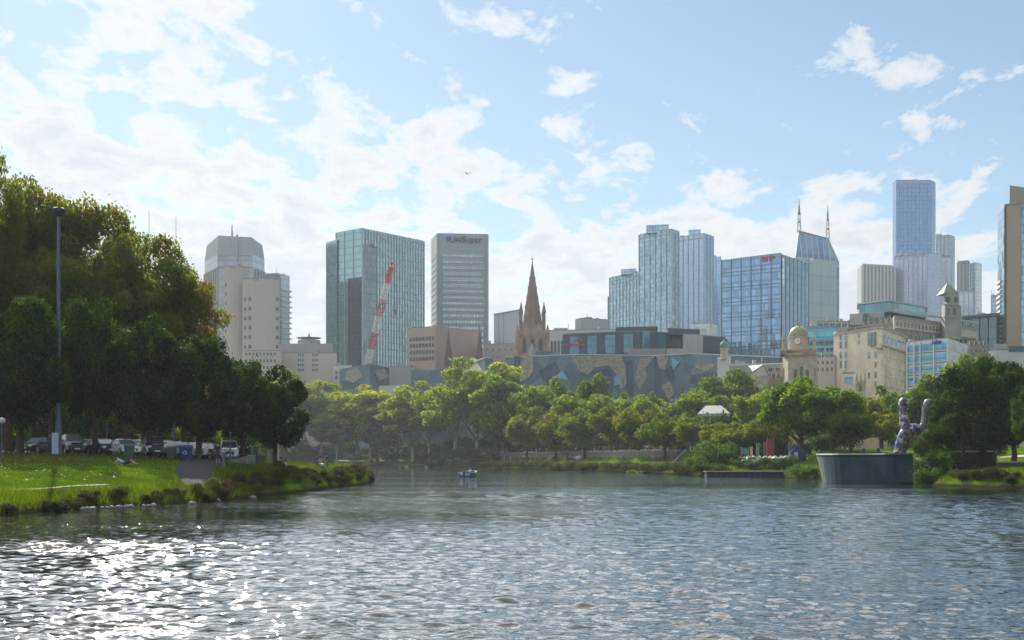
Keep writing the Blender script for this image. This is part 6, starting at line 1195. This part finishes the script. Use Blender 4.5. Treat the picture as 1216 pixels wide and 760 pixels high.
def make_car(tall):
    root = bpy.data.objects.new('parked_car', None); COL.objects.link(root); pm = mat('car_paint_%d' % tall, (.5, .5, .5), .25, .3, var=0); nt_ = pm.node_tree
    oi = N(nt_, 'ShaderNodeObjectInfo'); nt_.links.new(oi.outputs['Color'], nt_.nodes['Principled BSDF'].inputs['Base Color']); nt_.nodes['Principled BSDF'].inputs['Coat Weight'].default_value = .6
    k = .18 if tall else 0
    mb = MB(); loft(mb, [car_sec(-2.2, .72, .35, .70 + k), car_sec(-2.1, .84, .25, .84 + k), car_sec(-1.5, .90, .22, .96 + k), car_sec(-.9, .91, .22, 1.02 + k), car_sec(1.2, .91, .22, 1.04 + k), car_sec(1.9, .88, .24, 1.02 + k), car_sec(2.15, .80, .35, .90 + k)]); mb.build('body', pm, root, smooth=False)
    y0, y1, y2, y3 = (-1.05, -.35, 1.45, 2.0) if tall else (-1.0, -.2, 1.0, 1.75); zr = 1.66 + k * .8 if tall else 1.45
    mb = MB(); loft(mb, [[(-.80, y0, 1.0 + k), (.80, y0, 1.0 + k), (.78, y0 + .02, 1.02 + k), (-.78, y0 + .02, 1.02 + k)], [(-.82, y1, 1.0 + k), (.82, y1, 1.0 + k), (.64, y1, zr - .03), (-.64, y1, zr - .03)], [(-.82, y2, 1.0 + k), (.82, y2, 1.0 + k), (.64, y2, zr - .05), (-.64, y2, zr - .05)], [(-.78, y3, 1.0 + k), (.78, y3, 1.0 + k), (.74, y3 - .04, 1.04 + k), (-.74, y3 - .04, 1.04 + k)]]); mb.build('windows', dglass, root)
    mb = MB(); loft(mb, [[(-.60, y1 - .04, zr - .06), (.60, y1 - .04, zr - .06), (.56, y1 + .02, zr), (-.56, y1 + .02, zr)], [(-.66, (y1 + y2) / 2, zr - .05), (.66, (y1 + y2) / 2, zr - .05), (.6, (y1 + y2) / 2, zr + .04), (-.6, (y1 + y2) / 2, zr + .04)], [(-.62, y2 + .05, zr - .08), (.62, y2 + .05, zr - .08), (.56, y2, zr - .01), (-.56, y2, zr - .01)]]); mb.build('roof', pm, root)
    for sx in (-1, 1):
        mb = MB()
        for ya, yb in ((y0, y1), (y3, y2)): mb.tube([(sx * .79, ya, 1.03 + k), (sx * .64, yb, zr - .03)], .045, 5)
        mb.build('pillar', pm, root)
        for sy in (-1.35, 1.3):
            mb = MB(); mb.tube([(sx * .74, sy, .33), (sx * .93, sy, .33)], .34, 18); w_ = mb.build('wheel', dark, root); mb = MB(); mb.tube([(sx * .90, sy, .33), (sx * .945, sy, .33)], .21, 12); mb.build('rim', steel, w_)
        mb = MB(); mb.box(sx * .68 - .16, sx * .68 + .16, -2.19, -2.05, .62 + k, .78 + k); mb.build('headlight', letw, root); mb = MB(); mb.box(sx * .70 - .12, sx * .70 + .12, 2.06, 2.17, .68 + k, .88 + k); mb.build('tail_light', letr, root)
        mb = MB(); mb.box(sx * .98 - .09, sx * .98 + .09, -.85, -.72, 1.0 + k, 1.14 + k); mb.build('mirror', pm, root)
    mb = MB(); mb.box(-.45, .45, -2.235, -2.15, .42, .62 + k); mb.build('grille', dark, root); mb = MB(); mb.box(-.25, .25, -2.25, -2.2, .42, .53); mb.build('number_plate', letw, root)
    return root
CARP = {0: make_car(0), 1: make_car(1)}; CU = set()
for px, D, tall, rz, c_, lb in [
    (86, 131, 1, 28, (.02, .03, .04), 'black four wheel drive with pale windscreen right of the floodlight mast'), (46, 136, 0, -20, (.03, .03, .04), 'dark car in shade left of the floodlight mast'),
    (123, 131, 0, 36, (.04, .07, .13), 'dark blue car with sun on its bonnet between trunk and white car'), (148, 129, 0, 34, (.75, .77, .8), 'white car behind the dark green wheelie bin'),
    (163, 137, 0, 30, (.25, .26, .28), 'grey car half hidden by the thick tree trunk'), (182, 132, 1, 24, (.03, .04, .05), 'black four wheel drive right of the thick trunk'), (198, 134, 0, 26, (.22, .33, .5), 'light blue car behind the olive grey bin'),
    (213, 135, 0, 22, (.12, .22, .42), 'blue car between the two bins'), (233, 137, 0, 20, (.7, .72, .75), 'silver white car right of the blue recycling bin'), (244, 139, 0, 18, (.05, .05, .06), 'dark car left of the standing man in black'),
    (272, 138, 1, 12, (.72, .74, .76), 'white people carrier behind the standing man in black'), (105, 143, 0, 20, (.08, .08, .09), 'dark car in the second row behind the thick left trunk')]:
    o = CARP[tall] if tall not in CU else copy_tree(CARP[tall]); CU.add(tall); x_, _, g = at_px(px, D); o.location = (x_, D, g + .04); o.rotation_euler = (0, 0, R(rz)); tag(o, lb, 'car', 'cars parked under the left trees')
    for c in CH[o]: c.color = (*c_, 1)
    for c in CH[o]: c['_c'] = 1

# ---------------------------------------------------------------- people
skin = mat('skin', (.45, .27, .19), .6, var=.05); skind = mat('skin_dark', (.25, .14, .09), .6, var=.05)
def cloth(n, c): return mat('cloth_' + n, c, .85, var=.1, scale=6)
CL = {k: cloth(k, v) for k, v in dict(black=(.015, .015, .02), white=(.75, .75, .78), navy=(.03, .05, .12), lightblue=(.30, .42, .68), grey=(.20, .22, .25), red=(.55, .05, .05), pink=(.60, .30, .28), khaki=(.30, .25, .16),
      denim=(.08, .12, .22), yellow=(.62, .62, .08), brown=(.16, .09, .06), teal=(.05, .22, .25), orange=(.65, .25, .05), hair=(.03, .02, .015), blond=(.35, .25, .12)).items()}
POSE = {}
def pose(name, pel, che, neck, head, sh, el, wr, hip, kn, an, toe, hands=True):
    """joint positions; tuples for arms and legs hold (left, right)"""
    bm = bmesh.new(); L = bm.verts.layers.skin.verify(); reg = []
    def v(p, r, c): x = bm.verts.new(p); x[L].radius = (r, r) if not isinstance(r, tuple) else r; reg.append((Vector(p), c)); return x
    def e(a, c): bm.edges.new((a, c))
    pel, che, neck, head = map(Vector, (pel, che, neck, head)); p = v(pel, .135, 'leg'); p[L].use_root = True; b1 = v(pel.lerp(che, .5), .125, 'top'); c = v(che, .15, 'top'); e(p, b1); e(b1, c)
    n = v(neck, .055, 'skin'); e(c, n); up = (head - neck).normalized(); h1 = v(neck.lerp(head, .55) + Vector((0, -.015, 0)), .068, 'skin'); h2 = v(head, .092, 'skin'); h3 = v(head + up * .075, .06, 'skin'); e(n, h1); e(h1, h2); e(h2, h3)
    for s in (0, 1):
        S, E, W = Vector(sh[s]), Vector(el[s]), Vector(wr[s]); a = v(S, .066, 'top'); e(c, a); a2 = v(S.lerp(E, .5), .052, 'sleeve'); e(a, a2); q = v(E, .043, 'arm'); e(a2, q); w = v(W, .028, 'arm'); e(q, w)
        d = (W - E).normalized(); pm = v(W + d * .06, .034, 'skin'); e(w, pm)
        side = d.cross(Vector((0, 1, 0))); side = side.normalized() if side.length > .1 else Vector((1, 0, 0)); fw = d.cross(side)
        if hands:
            for k, (o_, ln) in enumerate(((-.028, .07), (-.01, .085), (.01, .08), (.028, .065))):
                f1 = v(W + d * .10 + fw * o_, .009, 'skin'); f2 = v(W + d * (.10 + ln * .6) + fw * o_ + side * .01, .0085, 'skin'); f3 = v(W + d * (.10 + ln) + fw * o_ + side * .03, .007, 'skin'); e(pm, f1); e(f1, f2); e(f2, f3)
            t1 = v(W + d * .05 - fw * .045, .010, 'skin'); t2 = v(W + d * .085 - fw * .06, .009, 'skin'); e(pm, t1); e(t1, t2)
        Hh, K, A, T = Vector(hip[s]), Vector(kn[s]), Vector(an[s]), Vector(toe[s]); a = v(Hh, .088, 'leg'); e(p, a); a2 = v(Hh.lerp(K, .5), .075, 'leg'); e(a, a2); q = v(K, .055, 'leg'); e(a2, q); a3 = v(K.lerp(A, .4), .054, 'shin'); e(q, a3); w = v(A, .038, 'shin'); e(a3, w); t_ = v(T, .036, 'shoe'); e(w, t_)
    me = bpy.data.meshes.new('sk'); bm.to_mesh(me); bm.free(); o = bpy.data.objects.new('sk', me); COL.objects.link(o); o.modifiers.new('s', 'SKIN').use_smooth_shade = True; sb = o.modifiers.new('u', 'SUBSURF'); sb.levels = 1; sb.render_levels = 1
    bpy.context.view_layer.update(); m2 = bpy.data.meshes.new_from_object(o.evaluated_get(bpy.context.evaluated_depsgraph_get())); bpy.data.objects.remove(o)
    ci = {'skin': 0, 'top': 1, 'sleeve': 2, 'arm': 3, 'leg': 4, 'shin': 5, 'shoe': 6}; m2.materials.clear()
    for _ in range(7): m2.materials.append(skin)
    for f in m2.polygons:
        f.material_index = ci[min(reg, key=lambda r_: (r_[0] - f.center).length_squared)[1]]; f.use_smooth = True
    POSE[name] = (m2, head.copy(), up.copy())
pose('stand', (0, 0, .93), (0, 0, 1.33), (0, 0, 1.5), (0, -.015, 1.66), ((-.18, 0, 1.42), (.18, 0, 1.42)), ((-.24, .03, 1.15), (.24, .03, 1.15)), ((-.22, -.10, .95), (.22, -.10, .95)), ((-.095, 0, .88), (.095, 0, .88)), ((-.10, -.02, .48), (.12, -.01, .48)), ((-.11, .02, .08), (.14, .02, .08)), ((-.12, -.15, .035), (.17, -.14, .035)))
pose('walk', (0, 0, .93), (0, -.03, 1.33), (0, -.04, 1.5), (0, -.07, 1.66), ((-.18, -.03, 1.42), (.18, -.03, 1.42)), ((-.22, .14, 1.17), (.22, -.12, 1.17)), ((-.20, .10, .94), (.20, -.30, 1.02)), ((-.09, 0, .88), (.09, 0, .88)), ((-.10, -.22, .53), (.10, .06, .48)), ((-.10, -.28, .10), (.10, .36, .16)), ((-.10, -.45, .06), (.10, .25, .05)))
pose('sit', (0, 0, .13), (0, .03, .50), (0, 0, .68), (0, -.04, .83), ((-.18, .02, .58), (.18, .02, .58)), ((-.24, -.16, .40), (.24, -.16, .40)), ((-.12, -.38, .42), (.12, -.38, .42)), ((-.10, -.05, .12), (.10, -.05, .12)), ((-.15, -.42, .42), (.15, -.42, .42)), ((-.13, -.66, .08), (.13, -.66, .08)), ((-.14, -.82, .05), (.14, -.82, .05)))
pose('bench', (0, 0, .50), (0, .02, .88), (0, 0, 1.05), (0, -.03, 1.20), ((-.18, .0, .96), (.18, .0, .96)), ((-.23, -.10, .72), (.23, -.10, .72)), ((-.12, -.34, .66), (.12, -.34, .66)), ((-.10, -.06, .48), (.10, -.06, .48)), ((-.13, -.46, .50), (.13, -.46, .50)), ((-.13, -.48, .08), (.13, -.48, .08)), ((-.13, -.64, .04), (.13, -.64, .04)))
pose('recline', (0, 0, .12), (0, .36, .32), (0, .50, .46), (0, .56, .62), ((-.18, .44, .36), (.18, .44, .36)), ((-.27, .62, .18), (.27, .62, .18)), ((-.25, .42, .06), (.25, .42, .06)), ((-.10, -.05, .12), (.10, -.05, .12)), ((-.12, -.40, .46), (.12, -.46, .34)), ((-.12, -.74, .10), (.12, -.86, .08)), ((-.12, -.90, .06), (.12, -1.02, .10)))
PP = {}
def person(ps, loc, rz, top, legs, label, sleeve=None, arm=None, shin=None, hair='hair', sc=1.0, group=None, long=False, sk=None):
    m2, hd, up = POSE[ps]; o = bpy.data.objects.new('person', m2); COL.objects.link(o); o.location = loc; o.rotation_euler = (0, 0, R(rz)); o.scale = (sc,) * 3; sk = sk or skin
    g = lambda n: sk if n == 'skin' else CL[n]; ml = [sk, CL[top], g(sleeve or top), g(arm or 'skin'), g(legs), g(shin or legs), CL['black']]
    for i, m in enumerate(ml): o.material_slots[i].link = 'OBJECT'; o.material_slots[i].material = m
    key = (hair, long, ps)
    if key not in PP:
        mb = MB(); pr = [(.002, .135)] + [(.118 * math.sin(a), .02 + .118 * math.cos(a)) for a in [.3 * k for k in range(1, 6)]] + ([(.10, -.12), (.05, -.2)] if long else [(.10, -.03)]); mb.lathe(0, .022, pr[::-1], 12); me = mb.build('hair', CL[hair], None, smooth=True); PP[key] = me.data; bpy.data.objects.remove(me)
        mb = MB(); mb.mesh_faces([(-.014, 0, -.02), (.014, 0, -.02), (0, -.028, -.022), (0, 0, .02)], [(0, 2, 3), (2, 1, 3), (0, 1, 2)]); me = mb.build('nose', skin, None); PP[key + (1,)] = me.data; bpy.data.objects.remove(me)
    h = bpy.data.objects.new('hair', PP[key]); link(h, o); h.location = hd; h.rotation_euler = (-up.angle(Vector((0, 0, 1))) * (1 if up.y < 0 else -1) * -1 if abs(up.y) > .2 else 0, 0, 0)
    n = bpy.data.objects.new('nose', PP[key + (1,)]); link(n, o); n.location = hd + Vector((0, -.098, -.01))
    return tag(o, label, 'person', group)
def sit_z(p): return p
x_, D_, g = ground(148, 553); person('recline', (x_, D_, g), 84, 'lightblue', 'navy', 'person in light blue shirt lying back on the lawn with bare bent knees', shin='skin', sc=1.12)
x_, D_, g = at_px(258.5, 124); person('stand', (x_, D_, g), 25, 'black', 'navy', 'person in black standing on the path by the grey post', sleeve='black', arm='black', shin='skin', sc=1.1)
person('stand', (WX(294, 134.5), 134.5, H(WX(294, 134.5), 134.5)), -40, 'black', 'black', 'person in black standing behind the concrete wall by the bollards', arm='black')
x_, _, g = at_px(323.5, 143); person('walk', (x_, 143, g), 165, 'grey', 'khaki', 'person in grey walking away past the end of the concrete block', sc=1.0, shin='skin')
for px, D, t_, lg, lb, rz in ((333.5, 140, 'black', 'black', 'person in black sitting left in the pair on the sunny lawn', 40), (339, 138, 'white', 'black', 'person in white shirt sitting right in the pair on the sunny lawn', 120)):
    x_, _, g = at_px(px, D); person('sit', (x_, D, g), rz, t_, lg, lb, shin='skin')
for px, D, t_, lg, lb, ps, rz in ((376, 158, 'black', 'denim', 'person in black sitting at the left of the group near the point', 'sit', 60), (380.5, 160, 'pink', 'khaki', 'person in pink top sitting in the middle of the group near the point', 'bench', 30), (384, 158.5, 'grey', 'black', 'person in grey sitting lower right in the group near the point', 'sit', -20), (388.6, 161, 'black', 'teal', 'person in dark top standing over the group near the point', 'stand', -60)):
    x_, _, g = at_px(px, D); person(ps, (x_, D, g), rz, t_, lg, lb)
x_, D, g = at_px(380.5, 160.05); rt = empty('folding_stool', (x_, D, g), 0, 'folding stool under the person in pink near the point', 'stool'); mb = MB(); mb.box(-.2, .2, -.18, .2, .36, .40); mb.build('seat', dark, rt)
for s_ in (-.16, .16): mb = MB(); mb.tube([(s_, -.15, 0), (s_, .16, .36)], .02, 5); mb.tube([(s_, .16, 0), (s_, -.15, .36)], .02, 5); mb.build('leg', steel, rt)
# stroller beside the group
x_, D, g = at_px(382.5, 156); rt = empty('stroller', (x_, D, g), R(50), 'small white and dark pushchair in front of the group near the point', 'stroller'); mb = MB(); mb.tube([(-.2, -.4, .25), (-.2, .5, 1.0), (.2, .5, 1.0), (.2, -.4, .25)], .02, 5); mb.build('frame', steel, rt); mb = MB(); mb.lathe(0, 0, [(.05, .4), (.24, .5), (.24, .75), (.02, .8)], 8); mb.build('seat', cwhite, rt)
for sx in (-.22, .22):
    for sy in (-.38, .3): mb = MB(); mb.tube([(sx - .02, sy, .12), (sx + .02, sy, .12)], .12, 10); mb.build('wheel', dark, rt)
x_, _, g = at_px(58.5, 128); person('walk', (x_, 128, g), 60, 'denim', 'navy', 'person in blue walking just left of the floodlight mast', arm='denim', hair='blond')
# far promenade crowd
crowd = [(505, 'pink', 'red', 'walk', 'first of the reddish strollers under the gum trees'), (510, 'red', 'khaki', 'stand', 'second of the reddish strollers under the gum trees'), (515, 'pink', 'denim', 'walk', 'third of the reddish strollers under the gum trees'), (534, 'yellow', 'denim', 'bench', 'in yellow green on the terrace above the boat'),
  (541, 'white', 'black', 'walk', 'in white beside the one in yellow green'), (544, 'pink', 'khaki', 'stand', 'in pink right of the white dressed one above the boat'), (557, 'grey', 'black', 'stand', 'in grey left of the kiosk'), (572, 'lightblue', 'denim', 'stand', 'in pale blue left of the kiosk, tall'), (575, 'grey', 'grey', 'stand', 'in grey leaning next to the pale blue one'), (580, 'teal', 'black', 'walk', 'in teal close to the kiosk'),
  (617, 'black', 'grey', 'walk', 'in black right of the kiosk'), (620, 'white', 'denim', 'walk', 'in white right behind the one in black'), (624, 'red', 'black', 'stand', 'in red in the group right of the kiosk'), (632, 'pink', 'khaki', 'walk', 'in pink in the middle of the terrace group'), (637, 'lightblue', 'white', 'walk', 'in light blue beside the one in white'), (641, 'white', 'black', 'stand', 'in bright white amid the terrace group'),
  (648.5, 'white', 'grey', 'walk', 'in white walking alone left of the one in red'), (662, 'red', 'red', 'stand', 'in bright red above the green stair wall'), (684, 'white', 'navy', 'stand', 'in white on the terrace left of the yellow post banner'), (705, 'white', 'pink', 'bench', 'in white right of the yellow post banner'), (709, 'grey', 'black', 'bench', 'in grey beside the white one right of the yellow post banner'), (711.5, 'pink', 'black', 'stand', 'in pink right of the yellow post banner'),
  (725, 'brown', 'black', 'walk', 'in brown below the reddish shed'), (737, 'black', 'grey', 'stand', 'in black in the seated crowd, left'), (741, 'navy', 'denim', 'bench', 'in navy in the seated crowd, right'), (748, 'brown', 'red', 'bench', 'in brown with red trousers'), (756, 'orange', 'black', 'stand', 'in orange left of the pale white seats'), (765, 'khaki', 'white', 'bench', 'in khaki on the white seats'), (769, 'white', 'black', 'stand', 'in white with raised head behind the white seats'),
  (777, 'pink', 'white', 'bench', 'in pink on the seats left of the round white head'), (785, 'white', 'white', 'stand', 'all in white left of the blue stair wall'), (786.5, 'lightblue', 'black', 'bench', 'in light blue beside the one all in white'), (797, 'black', 'black', 'stand', 'in black left of the blue stair wall')]
for i, (px, t_, lg, ps, lb) in enumerate(crowd):
    D = (DW(px) + 3.2 + (i % 4) * .9) if px > 545 else float(np.interp(px, [400, 545], [604, 512])); x_, _, g = at_px(px, D); person(ps, (x_, D, g + (.12 if ps == 'bench' else 0)), [20, 80, -70, 150, -20][i % 5] if ps != 'bench' else 0, t_, lg, 'tiny distant person ' + lb, shin='skin' if i % 3 == 0 else None, group='strollers on the far terrace', hair='blond' if i % 5 == 2 else 'hair', long=i % 2 == 0)
for i, (px, D, t_, lg, ps, lb) in enumerate([(622, DW(622) - 3.5, 'white', 'black', 'walk', 'in white on the lower path below the kiosk'), (571, DW(571) - 3.5, 'lightblue', 'denim', 'walk', 'in pale blue on the lower path above the boat'), (681, DW(684) - 3, 'white', 'red', 'walk', 'in white on the lower path by the small cart'), (936, 266, 'lightblue', 'navy', 'stand', 'in pale blue below the blue panel by the tent'), (872, 275, 'white', 'denim', 'stand', 'in white left of the white umbrellas'), (880, 274, 'pink', 'denim', 'stand', 'in pink left of the white umbrellas'), (926, 275, 'pink', 'white', 'stand', 'in pink under the rightmost umbrellas'), (842, 284, 'orange', 'brown', 'stand', 'in orange left of the orange pavilion')]):
    x_, _, g = at_px(px, D); person(ps, (x_, D, g), 40 * i, t_, lg, 'tiny distant person ' + lb)
# sitters and swimmers' birds on the far lawn
for i, (px, D, t_, ps) in enumerate([(349, 632, 'white', 'stand'), (352, 629, 'red', 'sit'), (357, 628, 'pink', 'sit'), (371, 626, 'lightblue', 'sit'), (374, 626, 'white', 'sit'), (379, 626, 'lightblue', 'stand'), (412, 606, 'white', 'sit'), (421, 603, 'white', 'sit'), (422.5, 603, 'grey', 'sit'), (463, 587, 'white', 'stand'), (477, 580, 'grey', 'sit')]):
    x_, _, g = at_px(px, D); nm = ['standing in white furthest left', 'sitting in red furthest left', 'sitting in pink near the left trees', 'sitting in light blue beside the one in white', 'sitting in white beside the light blue one', 'standing in light blue', 'sitting in white alone on the far lawn', 'sitting in white in a pair', 'sitting in grey in a pair', 'standing in white under the gum trees', 'sitting in grey under the gum trees'][i]
    person(ps, (x_, D, g + .05), 30 * i, t_, 'denim', 'tiny hazy person ' + nm + ' beyond the left point', sc=1.05, group='people on the hazy far lawn')
# cart on the lower path
D = DW(688) - 3.2; x_, _, g = at_px(688, D); rt = empty('white_cart', (x_, D, g), 0, 'small white two wheeled cart in front of the far retaining wall', 'cart'); mb = MB(); mb.lathe(0, 0, [(.9, .5), (1.3, .9), (1.2, 1.3), (.1, 1.7)], 10); mb.build('cover', cwhite, rt); mb = MB(); mb.box(-1.1, 1.1, -.4, .4, .35, .5); mb.build('chassis', dark, rt)
for s_ in (-.7, .7): mb = MB(); mb.tube([(s_, -.45, .3), (s_, .45, .3)], .3, 10); mb.build('wheel', dark, rt)
# ---------------------------------------------------------------- boat
D = 236.0; xb = WX(556.5, D); root = empty('small_boat', (xb, D, 0), R(-16), 'small open blue and white motor boat with four people', 'boat'); hb = mat('boat_blue', (.03, .16, .30), .35, .1, var=.1)
secs = []
for y, hw, zb in ((-2.3, 1.12, -.05), (-1.2, 1.22, -.12), (.2, 1.22, -.15), (1.4, .95, -.1), (2.3, .45, .05), (2.8, .06, .35)):
    zt_ = .72 + (.22 if y > 1 else 0); secs.append([(-hw, y, zt_), (-hw * .95, y, .3), (-hw * .75, y, zb), (hw * .75, y, zb), (hw * .95, y, .3), (hw, y, zt_), (hw * .88, y, zt_), (hw * .8, y, .28), (-hw * .8, y, .28), (-hw * .88, y, zt_)])
mb = MB(); loft(mb, secs); mb.build('hull', hb, root); mb = MB()
for a_, c_ in zip(secs[:-1], secs[1:]):
    for j in (0, 5): mb.tube([a_[j], c_[j]], .07, 6)
mb.build('gunwale', cwhite, root); mb = MB(); mb.box(-1.16, -1.0, -2.2, .6, .1, .66); mb.build('side_panel', cwhite, root)
for y in (-1.4, -.2, 1.0): mb = MB(); mb.box(-1.05, 1.05, y - .18, y + .18, .38, .46); mb.build('seat', cwhite, root)
mb = MB(); mb.box(-.16, .16, -2.62, -2.32, .3, 1.0); mb.tube([(0, -2.45, .4), (0, -2.45, -.4)], .06, 6); mb.build('outboard_motor', dark, root)
for i, (dx, dy, t_, rz, lb) in enumerate([(-.75, -.3, 'pink', 30, 'person in pink at the left side of the little boat'), (-.2, 1.05, 'red', 170, 'person in red in the middle of the little boat'), (.3, -.4, 'orange', 0, 'person in orange in the middle of the little boat'), (.75, -1.4, 'white', -40, 'person in white sitting highest at the right end of the little boat')]):
    q = Matrix.Rotation(R(-16), 3, 'Z') @ Vector((dx, dy, 0)); person('bench', (xb + q.x, D + q.y, .0 + (.2 if i == 3 else .02)), rz, t_, 'denim' if i % 2 else 'white', lb, group='people in the little boat', hair='blond' if i == 3 else 'hair')
# far white floats
for i, (px, py) in enumerate([(475, 555.2), (483, 555.4), (506, 555.6), (745, 561.8), (757, 562), (762, 562)]):
    D = CAMZ * F / (py - HZ); rt = empty('river_bird', (WX(px, D), D, 0), R(60 * i), 'white water bird floating near the far bank, %s' % ['leftmost beyond the point', 'second beyond the point', 'third beyond the point', 'left one right of the boat', 'middle one right of the boat', 'right one right of the boat'][i], 'bird', 'white water birds'); s_ = D / 400
    mb = MB(); mb.tube([(0, -.55 * s_, .25 * s_), (0, -.3 * s_, .2 * s_), (0, .2 * s_, .18 * s_), (0, .6 * s_, .3 * s_)], [.08 * s_, .26 * s_, .26 * s_, .04 * s_], 10); mb.tube([(0, -.45 * s_, .25 * s_), (0, -.6 * s_, .55 * s_)], [.09 * s_, .07 * s_], 8); mb.build('body', cgrey, rt, smooth=True); mb = MB(); mb.tube([(0, -.6 * s_, .56 * s_), (0, -.8 * s_, .52 * s_)], [.05 * s_, .01], 6); mb.build('beak', mat('orange', (.7, .25, .04), .6), rt)
# flying bird
rt = empty('flying_bird', (WX(555, 200), 200, ZT(206.5, 200)), R(30), 'small dark bird flying high in the middle of the sky', 'bird'); mb = MB(); mb.tube([(0, -.3, 0), (0, 0, .02), (0, .35, 0)], [.03, .07, .02], 8); mb.build('body', dark, rt)
for s_ in (-1, 1): mb = MB(); mb.mesh_faces([(0, -.1, .03), (s_ * .3, -.12, .2), (s_ * .7, .05, .12), (s_ * .3, .08, .19), (0, .12, .03), (s_ * .3, -.02, .165)], [(0, 1, 3, 4), (1, 2, 3), (0, 4, 3, 5), (0, 5, 1), (5, 3, 1)]); mb.build('wing', dark, rt)

# ---------------------------------------------------------------- air
HAZE = 0.0001
bm = bmesh.new(); bmesh.ops.create_cube(bm, size=1); me = bpy.data.meshes.new('haze'); bm.to_mesh(me); bm.free(); o = bpy.data.objects.new('haze', me); COL.objects.link(o)
o.scale = (5200, 3600, 340); o.location = (0, 1650, -3.2 + 170); tag(o, kind='stuff')
hm = bpy.data.materials.new('haze'); hm.use_nodes = True; t = hm.node_tree; t.nodes.clear(); pv = N(t, 'ShaderNodeVolumePrincipled'); pv.inputs['Color'].default_value = (.82, .90, 1, 1); pv.inputs['Density'].default_value = HAZE; pv.inputs['Anisotropy'].default_value = .28
oo = N(t, 'ShaderNodeOutputMaterial'); t.links.new(pv.outputs[0], oo.inputs[1]); me.materials.append(hm)

# prototypes that were never placed
for k_, p in PR.items():
    if k_ not in USED:
        for c in CH.get(p, []): bpy.data.objects.remove(c)
        bpy.data.objects.remove(p)
for p in SP + RP:
    if '_u' in p: del p['_u']
for o in COL.objects:
    for q in ('_u', '_c'):
        if q in o: del o[q]
print('objects', len(COL.objects), 'ground under camera', H(0, 0))
